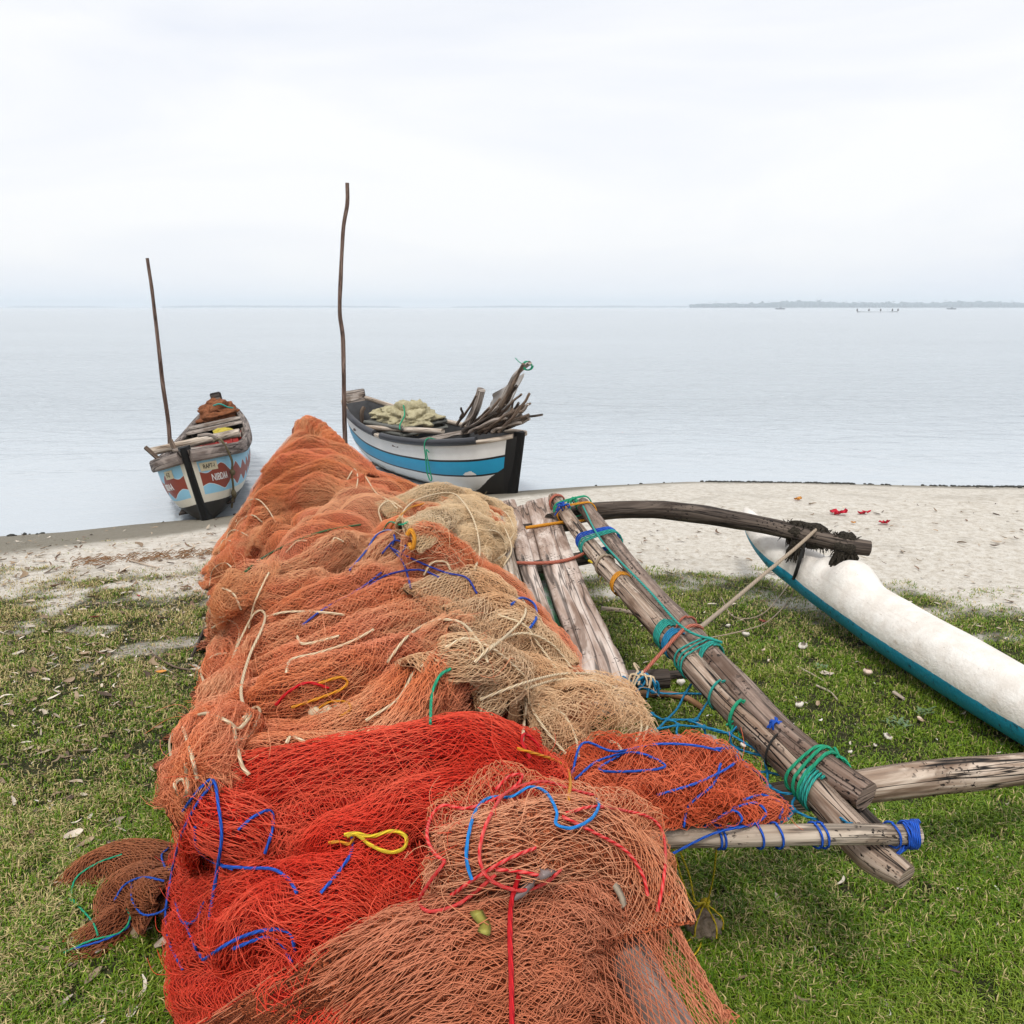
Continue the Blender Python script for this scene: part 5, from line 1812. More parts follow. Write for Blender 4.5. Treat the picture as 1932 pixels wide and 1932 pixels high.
# pale nets along the right flank
BE = ((.60, .40, .19, 1), (.74, .53, .29, 1), (.84, .60, .34, 1), (.90, .70, .45, 1))
N3 = Net('fishing_net', 'beige net bulging beside the far end of the planks', .0135, .0010, *BE, (-.3, 5.8, .5))
def folded(R, nu, nv, amp, freq, seed, direc, big=.04, sharp=.75, edge=8, fine=.25):
    S = resample(np.array([[P(*p) for p in row] for row in R]), nu, nv)
    A, C = np.meshgrid(np.linspace(0, 1, nu), np.linspace(0, 1, nv), indexing='ij')
    N = outward(S, normals(S))
    q = A * direc[0] + C * direc[1]
    p = -A * direc[1] + C * direc[0]
    f = pleats(p * 2, q, freq, seed, sharp, .7, .7) + fine * (pleats(p * 2, q, freq * 3.1, seed + 4, .8, .6, .7) - .5)
    b_ = fbm(A * 4, C * 4, 0, seed + 40, 3) - .5
    e = np.minimum(1, np.minimum(np.minimum(A, 1 - A) * edge + .15, np.minimum(C, 1 - C) * edge + .15))
    S = S + N * (((f - .55) * amp + b_ * big * 2) * e)[..., None]
    S[..., 2] = np.maximum(S[..., 2], gz(S[..., 0], S[..., 1]) + .004)
    return S
R3 = [[(715, 972, .58), (765, 942, .62), (830, 930, .66), (890, 932, .66), (935, 950, .66), (965, 965, .64)],
      [(718, 992, .64), (772, 962, .74), (840, 948, .80), (900, 950, .78), (942, 970, .72), (972, 992, .65)],
      [(730, 1015, .72), (785, 985, .90), (850, 972, .95), (905, 980, .88), (945, 1000, .76), (970, 1020, .65)],
      [(765, 1050, .74), (815, 1030, .88), (865, 1020, .90), (905, 1028, .84), (938, 1040, .74), (955, 1052, .64)],
      [(800, 1085, .70), (840, 1078, .78), (875, 1072, .78), (905, 1075, .74), (928, 1075, .68), (945, 1076, .63)]]
S3 = folded(R3, 120, 130, .045, 3.0, 33, (.35, .94), .06)
N3.sheet(S3, seed=3, gap=.012, asp=.9, warp=.4)
for k, (pts, w, h) in enumerate([
        ([(716, 968), (770, 948), (840, 936), (905, 944), (950, 968)], .08, .045),
        ([(770, 1010), (830, 985), (885, 985), (935, 1005)], .08, .05)]):
    N3.swag(pts, w * .8, h, seed=300 + k, pl=6, amp=.24, fan=.1)
N4 = Net('fishing_net', 'tan net with cream ropes slumped over the near ends of the planks', .0135, .0010, (.58, .29, .13, 1), (.72, .43, .22, 1), (.84, .51, .27, 1), (.90, .66, .41, 1), (.2, 3.2, .5))
R4 = [[(985, 1290, .72), (1040, 1278, .70), (1100, 1275, .68), (1160, 1288, .66), (1205, 1318, .64)],
      [(990, 1318, .78), (1045, 1305, .77), (1105, 1300, .74), (1168, 1312, .69), (1216, 1342, .63)],
      [(1000, 1345, .79), (1055, 1338, .78), (1115, 1332, .75), (1178, 1340, .69), (1222, 1362, .62)],
      [(1020, 1375, .74), (1070, 1370, .73), (1130, 1362, .71), (1185, 1366, .66), (1222, 1382, .60)],
      [(1045, 1402, .66), (1090, 1398, .65), (1140, 1392, .64), (1185, 1392, .61), (1215, 1402, .58)]]
S4 = folded(R4, 90, 120, .04, 3.0, 44, (.9, .3), .05)
N4.sheet(S4, seed=4, layers=3, gap=.012, asp=.8, body=False)
for k, (pts, w, h) in enumerate([
        ([(800, 1150), (860, 1115), (910, 1130), (945, 1170), (965, 1215)], .085, .085),
        ([(850, 1185), (905, 1165), (955, 1175), (1000, 1205), (1035, 1248)], .075, .06),
        ([(880, 1225), (935, 1205), (985, 1212), (1030, 1238), (1065, 1268)], .075, .065),
        ([(790, 1262), (870, 1245), (950, 1265), (1020, 1290), (1100, 1305)], .08, .06),
        ([(880, 1310), (925, 1288), (965, 1300), (985, 1340), (990, 1372)], .07, .075),
        ([(955, 1325), (1000, 1355), (1040, 1395), (1068, 1432)], .06, .07),
        ([(985, 1350), (1035, 1385), (1075, 1410), (1095, 1428)], .05, .06)]):
    N4.swag(pts, w * .8, h * .9, seed=400 + k, pl=6, amp=.26, sink=.2, fan=.05)

# bright red net
N5 = Net('fishing_net', 'bright red net with blue edge rope spread over the near part of the heap', .0135, .0008, (.62, .018, .010, 1), (.78, .035, .016, 1), (.85, .055, .025, 1), (.90, .14, .07, 1), (-.6, 1.9, 0), layers=2)
R5 = [[(390, 1478, .52), (430, 1470, .66), (560, 1462, .80), (700, 1440, .88), (830, 1412, .92), (930, 1402, .92), (1010, 1420, .86), (1068, 1462, .76)],
      [(352, 1535, .34), (400, 1510, .62), (540, 1500, .82), (690, 1478, .91), (820, 1450, .95), (930, 1440, .94), (1010, 1456, .88), (1062, 1490, .77)],
      [(330, 1600, .16), (385, 1570, .55), (520, 1545, .82), (660, 1525, .91), (800, 1505, .94), (910, 1495, .92), (1000, 1500, .87), (1060, 1520, .77)],
      [(316, 1660, .06), (380, 1640, .48), (500, 1600, .78), (640, 1580, .87), (770, 1560, .88), (890, 1550, .86), (990, 1550, .82), (1060, 1560, .74)],
      [(312, 1715, .03), (378, 1700, .45), (490, 1670, .74), (620, 1640, .83), (750, 1620, .83), (860, 1605, .81), (970, 1600, .78), (1050, 1600, .72)],
      [(320, 1770, .02), (385, 1760, .45), (500, 1735, .73), (630, 1705, .83), (760, 1680, .83), (860, 1660, .81), (960, 1645, .78), (1040, 1640, .70)],
      [(328, 1815, .02), (395, 1810, .45), (510, 1795, .72), (640, 1770, .82), (770, 1740, .83), (860, 1715, .80), (950, 1695, .76), (1030, 1690, .68)],
      [(325, 1900, .02), (400, 1900, .44), (520, 1890, .70), (650, 1860, .80), (780, 1830, .80), (870, 1800, .78), (950, 1780, .74), (1030, 1760, .66)],
      [(330, 1990, .02), (410, 1990, .42), (530, 1985, .68), (660, 1960, .78), (790, 1930, .78), (880, 1900, .76), (960, 1870, .72), (1030, 1850, .64)]]
S5 = folded(R5, 240, 240, .075, 6.0, 55, (.93, .36), .055)
N5.sheet(S5, seed=5, gap=.011, warp=.22, asp=.8)
for k, (pts, w, h) in enumerate([
        ([(400, 1500), (520, 1478), (680, 1455), (820, 1425), (930, 1408), (1020, 1432)], .07, .055),
        ([(345, 1600), (430, 1560), (480, 1580), (470, 1650), (430, 1700)], .07, .05),
        ([(560, 1640), (640, 1590), (740, 1560), (850, 1520), (960, 1490)], .06, .045),
        ([(345, 1730), (450, 1700), (580, 1690), (700, 1680), (790, 1650)], .07, .05),
        ([(400, 1790), (500, 1760), (620, 1740), (720, 1720)], .06, .05)]):
    N5.swag(pts, w * .8, h * 1.2, seed=500 + k, pl=6, amp=.28, layers=2, sink=.2)

# terracotta bundle across the bottom
N6 = Net('fishing_net', 'terracotta net gathered in long pleats across the near end', .0120, .00085, (.40, .095, .036, 1), (.56, .15, .06, 1), (.66, .195, .085, 1), (.74, .29, .16, 1), (.0, 1.5, .2), layers=2)
R6 = [[(330, 1960, .62), (650, 1770, .84), (800, 1715, .86), (900, 1672, .86), (1000, 1640, .86), (1090, 1632, .86), (1170, 1655, .84), (1225, 1710, .70), (1250, 1775, .42)],
      [(360, 1990, .62), (680, 1795, .87), (820, 1742, .90), (920, 1700, .91), (1010, 1668, .90), (1090, 1662, .89), (1162, 1690, .85), (1215, 1745, .70), (1245, 1805, .42)],
      [(420, 2030, .62), (720, 1825, .88), (850, 1778, .91), (940, 1740, .92), (1020, 1708, .91), (1088, 1702, .89), (1150, 1725, .83), (1200, 1775, .68), (1238, 1835, .42)],
      [(490, 2060, .62), (765, 1860, .87), (880, 1820, .90), (960, 1785, .91), (1025, 1755, .90), (1075, 1748, .87), (1120, 1765, .78), (1172, 1812, .62), (1215, 1870, .44)],
      [(570, 2090, .62), (812, 1905, .85), (910, 1870, .88), (980, 1838, .88), (1030, 1812, .87), (1070, 1805, .84), (1110, 1820, .75), (1165, 1865, .60), (1212, 1920, .42)],
      [(700, 2060, .74), (850, 1970, .82), (940, 1935, .84), (1000, 1905, .84), (1040, 1885, .83), (1075, 1880, .80), (1115, 1890, .72), (1170, 1930, .58), (1218, 1985, .40)],
      [(840, 2120, .70), (920, 2090, .74), (980, 2060, .76), (1030, 2030, .76), (1060, 2010, .75), (1090, 2000, .72), (1125, 2010, .64), (1175, 2050, .5), (1222, 2100, .34)]]
S6 = folded(R6, 170, 220, .045, 8.0, 66, (1.0, .04), .02, .7, fine=.4)
N6.swag([(1110, 1668), (1155, 1745), (1205, 1835), (1262, 1930), (1310, 2010)], .085, .035, seed=640, pl=5, amp=.2, body=False, layers=2, sink=.3, ends=(.2, .1))
N6.sheet(S6, seed=6, gap=.007, warp=.14, asp=.42)

# coarse orange net with a red border rope
N7 = Net('fishing_net', 'loose coarse orange net with twisted red border rope lying on the red net', .0150, .0009, (.46, .11, .04, 1), (.60, .17, .07, 1), (.76, .27, .12, 1), (.86, .42, .24, 1), (.0, 1.9, .5), layers=2)
R7 = [[(830, 1512, .945), (900, 1480, .955), (960, 1462, .955), (1020, 1478, .92), (1090, 1490, .86), (1150, 1512, .80), (1215, 1530, .74), (1252, 1560, .68)],
      [(808, 1555, .93), (880, 1530, .96), (950, 1515, .97), (1020, 1520, .93), (1090, 1528, .88), (1155, 1545, .82), (1215, 1565, .76), (1254, 1600, .67)],
      [(828, 1612, .91), (890, 1590, .95), (955, 1572, .965), (1030, 1565, .95), (1100, 1575, .89), (1160, 1595, .82), (1218, 1620, .73), (1255, 1660, .58)],
      [(800, 1660, .90), (870, 1638, .94), (950, 1615, .965), (1030, 1600, .96), (1100, 1612, .90), (1165, 1645, .80), (1215, 1690, .66), (1250, 1725, .47)],
      [(790, 1712, .89), (860, 1690, .93), (940, 1660, .955), (1030, 1635, .95), (1105, 1650, .89), (1170, 1692, .78), (1218, 1745, .58), (1242, 1775, .38)]]
S7 = folded(R7, 130, 150, .05, 4.0, 71, (.6, .8), .05)
S7 = S7 + np.array([0, -.012, .018])
N7.sheet(S7, seed=7, body=False, warp=.28, shear=.25, off=.0, gap=.012)
for k, (pts, w, h) in enumerate([([(800, 1700), (880, 1660), (960, 1612), (1040, 1588), (1110, 1600), (1170, 1650), (1205, 1710), (1225, 1765)], [.05, .075, .085, .075, .06], .055),
                                 ([(815, 1640), (880, 1625), (950, 1600), (1010, 1580)], .05, .04)]):
    N7.swag(pts, w, h, seed=700 + k, pl=5, amp=.22, layers=2)

# net with blue border on the rope netting at the right
N8 = Net('fishing_net', 'orange red net with blue border rope lying over the blue rope netting',   .0150, .0009, (.58, .085, .025, 1), (.72, .11, .04, 1), (.80, .14, .05, 1), (.86, .22, .10, 1), (.7, 2.4, .4), layers=2)
R8 = [[(1060, 1438, .70), (1120, 1402, .70), (1200, 1402, .68), (1280, 1410, .66), (1350, 1425, .64), (1392, 1442, .60)],
      [(1062, 1475, .72), (1130, 1440, .76), (1210, 1432, .75), (1290, 1430, .74), (1360, 1445, .70), (1422, 1478, .60)],
      [(1075, 1515, .73), (1140, 1490, .76), (1220, 1480, .77), (1300, 1475, .75), (1380, 1490, .71), (1468, 1515, .60)],
      [(1110, 1550, .72), (1170, 1532, .74), (1240, 1525, .74), (1320, 1518, .73), (1400, 1522, .70), (1486, 1534, .61)],
      [(1160, 1578, .68), (1215, 1570, .69), (1270, 1562, .68), (1330, 1555, .67), (1400, 1550, .65), (1470, 1550, .62)]]
S8 = folded(R8, 110, 160, .06, 3.6, 81, (.5, .85), .06)
N8.sheet(S8, seed=8, gap=.012, warp=.30)

# brown net trailing on the grass
N9 = Net('fishing_net', 'dark brown net end trailing on the grass at the left', .015, .0013, (.17, .045, .016, 1), (.27, .075, .028, 1), (.34, .11, .045, 1), (.46, .17, .075, 1), (-1.7, 2.7, 0), layers=2)
for k, (pts, w, h) in enumerate([([(320, 1652), (270, 1636), (222, 1636), (178, 1655), (155, 1682)], .075, .055),
                                 ([(325, 1690), (270, 1662), (225, 1680), (215, 1720), (232, 1745), (190, 1775), (120, 1800)], .06, .045),
                                 ([(320, 1668), (290, 1680), (270, 1710), (300, 1720)], .055, .04)]):
    N9.swag(pts, w, h, seed=900 + k, pl=5, amp=.2, ends=(.1, .3))

# ---- ropes
def cream(net, pts, r=.0043, n=70, **k):
    net.line('edge_rope', pts, r * .85, M_CREAMROPE, n, **k)
G_ = 0.0
for pts in ([(445, 985), (460, 950), (485, 942), (505, 960), (520, 985)], [(425, 1035), (430, 1008), (445, 1000), (470, 1012)], [(440, 1010), (450, 985), (475, 972), (495, 985)],
            [(540, 1042), (560, 1022), (580, 1020)], [(470, 1185), (480, 1140), (500, 1095), (508, 1080)], [(655, 905), (668, 885), (675, 900), (672, 925)],
            [(690, 900), (710, 930), (735, 945), (750, 960)], [(625, 1025), (632, 1015), (648, 1022)]):
    cream(N1, pts, .0048)
for pts in ([(395, 1105, .30), (402, 1075, .42), (425, 1062, .5), (445, 1080, .45)], [(402, 1130, .25), (412, 1110, .35), (440, 1120, .4), (455, 1150, .4)], [(400, 1185, .22), (430, 1170, .35), (452, 1190, .3), (440, 1240, .2)],
            [(412, 1050, .30), (420, 1020, .42), (440, 1022, .40)], [(395, 1150, .2), (405, 1165, .12), (432, 1160, .3)]):
    cream(N1, pts, .0048, air=True)
for pts in ([(432, 1262), (450, 1215), (475, 1165), (490, 1152), (500, 1160), (495, 1185), (470, 1240), (455, 1300), (462, 1345)], [(500, 1165), (540, 1155), (600, 1155), (650, 1160)],
            [(540, 1270), (550, 1245), (600, 1232), (660, 1212), (705, 1188)], [(730, 1250), (770, 1200), (820, 1172), (870, 1175), (905, 1215), (920, 1250)],
            [(690, 1360), (750, 1320), (780, 1270), (800, 1255)], [(840, 1222), (880, 1205), (930, 1225), (975, 1262), (990, 1278)], [(560, 1200), (575, 1215), (640, 1200)],
            [(440, 1400), (470, 1385), (490, 1345), (480, 1335), (455, 1360)], [(540, 1402), (550, 1390), (575, 1400)], [(440, 1370), (455, 1440), (470, 1462)]):
    cream(N2, pts, .0055)
for pts in ([(330, 1455, .22), (320, 1400, .40), (345, 1364, .52), (390, 1346, .64), (430, 1362, .72), (450, 1375, .74), (472, 1350, .76), (465, 1340, .74)], [(345, 1372, .42), (360, 1420, .42), (372, 1470, .30)],
            [(390, 1300, .25), (380, 1265, .36), (402, 1238, .46), (428, 1232, .48)], [(400, 1215, .35), (412, 1198, .44), (430, 1205, .45), (445, 1228, .44)],
            [(338, 1500, .12), (330, 1480, .15), (345, 1470, .22), (352, 1490, .18), (345, 1515, .08)], [(372, 1345, .3), (375, 1325, .4), (390, 1345, .4)], [(350, 1440, .25), (356, 1500, .15), (362, 1530, .1)]):
    cream(N2, pts, .0056, air=True)
for pts in ([(765, 1010), (758, 975), (775, 950), (810, 935), (850, 930), (872, 945), (895, 985), (905, 1040), (895, 1075)], [(872, 935), (910, 950), (945, 985), (965, 1035), (950, 1068)],
            [(720, 985), (715, 960), (735, 945), (760, 960)], [(905, 1000), (940, 1005), (955, 1040), (930, 1060)], [(890, 1020), (915, 1030), (920, 1060)], [(930, 960), (955, 968), (970, 1000), (962, 1020)],
            [(800, 1085), (815, 1062), (840, 1060), (850, 1075)]):
    cream(N3, pts, .0055)
for pts in ([(905, 1320), (985, 1290), (1060, 1272), (1130, 1275), (1190, 1300), (1222, 1350), (1215, 1395)], [(990, 1300), (1060, 1282), (1140, 1290), (1195, 1325), (1210, 1370), (1200, 1400)],
            [(985, 1285), (1005, 1340), (1035, 1385), (1070, 1425)], [(995, 1292), (990, 1350), (985, 1400)], [(895, 1250), (940, 1210), (990, 1195), (1040, 1215), (1080, 1262)],
            [(1015, 1330), (1060, 1345), (1085, 1390), (1092, 1430)], [(905, 1240), (960, 1195), (990, 1160), (985, 1130), (960, 1125)], [(940, 1160), (990, 1180), (1015, 1215), (1050, 1262)], [(1150, 1398), (1165, 1405), (1178, 1425)]):
    cream(N4, pts, .0055)
BL = M_BLUEROPE
for pts in ([(345, 1530), (375, 1490), (402, 1472), (412, 1520), (418, 1580), (408, 1650), (395, 1730)], [(395, 1735), (412, 1640), (425, 1635), (470, 1638), (515, 1640), (545, 1660), (560, 1685)],
            [(402, 1475), (370, 1520), (345, 1570), (330, 1620), (318, 1680), (312, 1730), (320, 1780), (345, 1830)], [(500, 1610), (515, 1560), (510, 1530), (480, 1540), (450, 1565)],
            [(665, 1578), (662, 1610), (635, 1650), (605, 1685)], [(385, 1810), (440, 1775), (500, 1755), (545, 1760), (558, 1800)], [(440, 1790), (500, 1768), (530, 1780), (550, 1815)],
            [(330, 1700), (345, 1740), (370, 1735), (385, 1700)], [(350, 1740), (365, 1780), (385, 1815)], [(368, 1560), (372, 1600), (400, 1625), (440, 1640)], [(318, 1600), (305, 1615), (315, 1640), (330, 1635)]):
    N5.line('edge_rope', pts, .0036, BL, 80)
N5.line('yellow_loop', [(650, 1575), (672, 1572), (700, 1578), (740, 1568), (765, 1578), (762, 1600), (735, 1608), (700, 1595), (672, 1574), (655, 1578)], .0042, M_YELLOWROPE, 80, lift=.02)
N5.line('yellow_loop', [(620, 1590), (640, 1588), (660, 1592), (668, 1575)], .0036, M_ORANGEROPE, 30)
N5.line('orange_line', [(975, 1412), (1010, 1422), (1040, 1432), (1068, 1448), (1076, 1475), (1072, 1510)], .0040, M_ORANGEROPE, 50)
RD = m_rope('twisted_red_rope', (.70, .010, .018, 1), (.74, .12, .10, 1), .022)
for pts in ([(1120, 1500), (1080, 1490), (1030, 1475), (985, 1482), (950, 1500), (930, 1530), (912, 1570), (905, 1620), (925, 1660), (980, 1680), (1030, 1665), (1060, 1638)],
            [(935, 1490), (960, 1465), (985, 1462), (975, 1480), (940, 1505), (880, 1525), (835, 1520), (812, 1545), (806, 1580), (820, 1610), (840, 1625)],
            [(840, 1625), (800, 1680), (792, 1705), (812, 1720), (860, 1708), (900, 1680), (935, 1650)], [(1065, 1535), (1120, 1522), (1180, 1530), (1220, 1540), (1245, 1560), (1255, 1600), (1252, 1660), (1240, 1720)],
            [(1060, 1540), (1120, 1570), (1180, 1605), (1212, 1650), (1222, 1690)], [(935, 1640), (985, 1645), (1030, 1655)], [(850, 1690), (900, 1655), (960, 1620), (1010, 1600)]):
    N7.line('border_rope', pts, .0036, RD, 100, lift=.016)
N7.line('blue_line', [(890, 1660), (880, 1620), (885, 1570), (900, 1525), (925, 1505), (965, 1503), (1000, 1485), (1030, 1495), (1050, 1530), (1050, 1555), (1080, 1562), (1115, 1545), (1130, 1520), (1125, 1508)], .0034, M_SKYROPE, 120, lift=.02)
N7.line('red_line', [(980, 1650), (965, 1700), (962, 1760), (964, 1830), (966, 1950)], .0048, M_REDROPE, 50, lift=.014)
for pts in ([(1078, 1465), (1100, 1402), (1160, 1418), (1240, 1404), (1320, 1408), (1392, 1430), (1440, 1470), (1480, 1510), (1488, 1535), (1460, 1552), (1400, 1560), (1340, 1575), (1270, 1610)],
            [(1085, 1470), (1130, 1435), (1200, 1420), (1255, 1445), (1200, 1455), (1130, 1452), (1180, 1420)], [(1240, 1500), (1320, 1475), (1385, 1440), (1380, 1415), (1350, 1412)],
            [(1400, 1510), (1440, 1500), (1475, 1520), (1470, 1545)], [(1380, 1525), (1425, 1515), (1445, 1535), (1420, 1555), (1370, 1560)], [(1290, 1560), (1300, 1520), (1345, 1480), (1360, 1440)],
            [(1330, 1560), (1380, 1530), (1400, 1545), (1385, 1560)]):
    N8.line('border_rope', pts, .0036, BL, 90)
for pts, m_ in (([(150, 1710), (135, 1690), (145, 1655), (185, 1628), (230, 1612)], M_GREENROPE), ([(130, 1695), (150, 1712), (175, 1740), (185, 1765)], M_GREENROPE), ([(215, 1700), (235, 1670), (270, 1655), (310, 1662)], BL),
                ([(248, 1668), (250, 1700), (270, 1725), (300, 1722), (325, 1705)], BL), ([(120, 1798), (170, 1775), (225, 1760), (245, 1735), (240, 1715)], M_GREENROPE), ([(140, 1790), (200, 1772), (240, 1750), (245, 1730)], BL)):
    N9.line('edge_rope', pts, .0034, m_, 60)
N1.line('green_line', [(455, 1085), (500, 1050), (560, 1020), (620, 1000), (680, 990)], .0052, m_rope('dark_green_rope', (.06, .16, .06, 1)), 60)
N1.line('green_line', [(720, 1005), (735, 985), (755, 990), (770, 985)], .004, M_GREENROPE, 30)
N3.line('yellow_line', [(735, 1000), (745, 985), (770, 960), (800, 950)], .005, M_ORANGEROPE, 40)
N3.line('orange_tie', [(768, 1010), (775, 1000), (782, 1015), (778, 1035), (772, 1025)], .009, M_ORANGEROPE, 30, lift=.02)
for pts in ([(660, 1075), (690, 1040), (710, 1010), (735, 1000), (745, 1015), (740, 1030)], [(570, 1180), (610, 1150), (680, 1110), (720, 1080)], [(735, 1030), (760, 1060), (770, 1090), (775, 1110)],
            [(690, 1110), (730, 1085), (790, 1075), (830, 1090)], [(740, 1035), (790, 1060), (840, 1080), (880, 1090), (900, 1120)], [(720, 1045), (745, 1020), (765, 1030), (755, 1050)]):
    N2.line('blue_line', pts, .0040, m_rope('dark_blue_rope', (.03, .06, .38, 1)) if pts[0][0] != 660 else BL, 50)
N2.line('red_line', [(520, 1330), (545, 1305), (580, 1288), (620, 1298)], .0040, M_REDROPE, 40)
N2.line('green_line', [(812, 1365), (815, 1310), (830, 1275), (850, 1262)], .0042, M_GREENROPE, 40)
N2.line('yellow_line', [(550, 1335), (600, 1318), (645, 1300), (655, 1285), (640, 1278), (600, 1290)], .0042, M_ORANGEROPE, 50)
N2.line('yellow_line', [(590, 1345), (620, 1325), (655, 1325), (660, 1340), (640, 1352)], .0036, M_ORANGEROPE, 40)
N4.line('blue_line', [(965, 1140), (985, 1128), (1008, 1140), (1012, 1165), (1000, 1185)], .005, BL, 40, lift=.02)
N5.line('red_loop', [(1000, 1430), (985, 1400), (990, 1385), (1010, 1400), (1022, 1425)], .0042, M_REDROPE, 30, lift=.02)
def loose(net, poly, n, seed, r=.0007, ln=(.04, .15)):
    q = random.Random(seed)
    us, vs = [p[0] for p in poly], [p[1] for p in poly]
    cnt = 0
    while cnt < n:
        u, v = q.uniform(min(us), max(us)), q.uniform(min(vs), max(vs))
        ins = False
        for i in range(len(poly)):
            (x1, y1), (x2, y2) = poly[i], poly[i - 1]
            if (y1 > v) != (y2 > v) and u < (x2 - x1) * (v - y1) / (y2 - y1) + x1:
                ins = not ins
        if not ins:
            continue
        cnt += 1
        p, nn = hit(u, v)
        l = q.uniform(*ln)
        d_ = np.array([q.gauss(0, 1), q.gauss(0, .6), q.gauss(0, .5)])
        d_ -= nn * (d_ @ nn)
        d_ /= np.linalg.norm(d_) + 1e-9
        sd = np.cross(d_, nn)
        t = np.linspace(0, 1, 9)
        path = p + d_ * (t * l)[:, None] + nn * (np.sin(t * 3.1) * l * q.uniform(.05, .30))[:, None] + sd * (np.sin(t * 6.2 * q.uniform(.4, 1)) * l * q.uniform(-.3, .3))[:, None]
        net.tw.tube(path, r * q.uniform(.7, 1.3), 3, caps=False)
loose(N1, [(520, 825), (620, 830), (730, 950), (730, 1010), (440, 1170), (400, 1090)], 300, 1)
loose(N1, [(470, 940), (500, 920), (480, 1010), (420, 1100), (395, 1085)], 120, 11)
loose(N2, [(430, 1180), (700, 1060), (880, 1120), (960, 1290), (400, 1470), (340, 1400)], 280, 2)
loose(N2, [(400, 1210), (440, 1190), (420, 1330), (380, 1480), (335, 1470), (345, 1380)], 50, 12)
loose(N3, [(730, 960), (900, 925), (960, 980), (930, 1060), (820, 1070)], 150, 3)
loose(N4, [(850, 1140), (960, 1180), (1190, 1300), (1190, 1390), (1030, 1400), (900, 1280)], 220, 4)
loose(N5, [(400, 1490), (1000, 1420), (1050, 1480), (800, 1640), (780, 1740), (500, 1850), (330, 1830), (320, 1650)], 420, 5)
loose(N7, [(830, 1530), (960, 1480), (1230, 1560), (1230, 1720), (1100, 1640), (830, 1700)], 70, 7)
loose(N8, [(1100, 1420), (1380, 1450), (1460, 1530), (1200, 1560)], 90, 8)
for k in (N1, N2, N3, N4, N5, N6, N7, N8, N9):
    k.finish()

# small cork floats on a loop in the middle net
mb = MB()
for u, v in ((592, 1338), (603, 1340), (616, 1335), (632, 1328)):
    p, nn = hit(u, v)
    mb2 = MB()
    a = p + nn * .012
    d2 = np.array([.8, .1, .2])
    mb2.tube(np.array([a - d2 * .018, a - d2 * .008, a + d2 * .008, a + d2 * .018]), [.010, .017, .017, .010], 10)
    tag(mb2.build('net_float', m_plain('cork', (.62, .50, .33, 1), .8, .2, 60)), 'small cork float on yellow cord amid the salmon net', 'net float', 'cork floats on the yellow cord')
# rag and strips lying on the near net
def strip(name, pts, w, mat, label, cat, lift=.03):
    P3 = []
    for u, v in catmull(np.array(pts, float), 24):
        p, nn = hit(u, v)
        P3.append(p - ray(u, v) * lift)
    P3 = np.array(P3)
    for _ in range(6):
        P3[1:-1] = .5 * P3[1:-1] + .25 * (P3[:-2] + P3[2:])
    T = np.gradient(P3, axis=0)
    T /= np.linalg.norm(T, axis=1, keepdims=True)
    sd = np.cross(T, [0, -.3, 1.0])
    sd /= np.linalg.norm(sd, axis=1, keepdims=True)
    mb = MB()
    wv = w * (1 + .3 * (fbm(np.linspace(0, 5, 24), 1, 0, 4, 2) - .5))[:, None]
    up = np.array([0, 0, .0015])
    mb.grid(np.stack([P3 - sd * wv, P3 + up, P3 + sd * wv, P3 - up * .5], 1), close=True)
    return tag(mb.build(name, mat), label, cat)
strip('leaf', [(898, 1718), (905, 1730), (915, 1745), (912, 1762)], .011, m_plain('olive_leaf', (.30, .27, .05, 1), .6, .2, 40), 'olive green strip of leaf on the terracotta net', 'leaf')
strip('rag', [(1040, 1640), (1010, 1655), (985, 1680), (965, 1690)], .012, m_plain('grey_film', (.22, .17, .16, 1), .35, .4, 60), 'grey shrivelled strip of plastic on the terracotta net', 'plastic strip')
strip('leaf', [(1160, 1668), (1172, 1690), (1178, 1710)], .008, m_plain('dry_leaf_grey', (.40, .33, .24, 1), .8, .3, 40), 'dry curled leaf near the droop of the terracotta net', 'leaf')
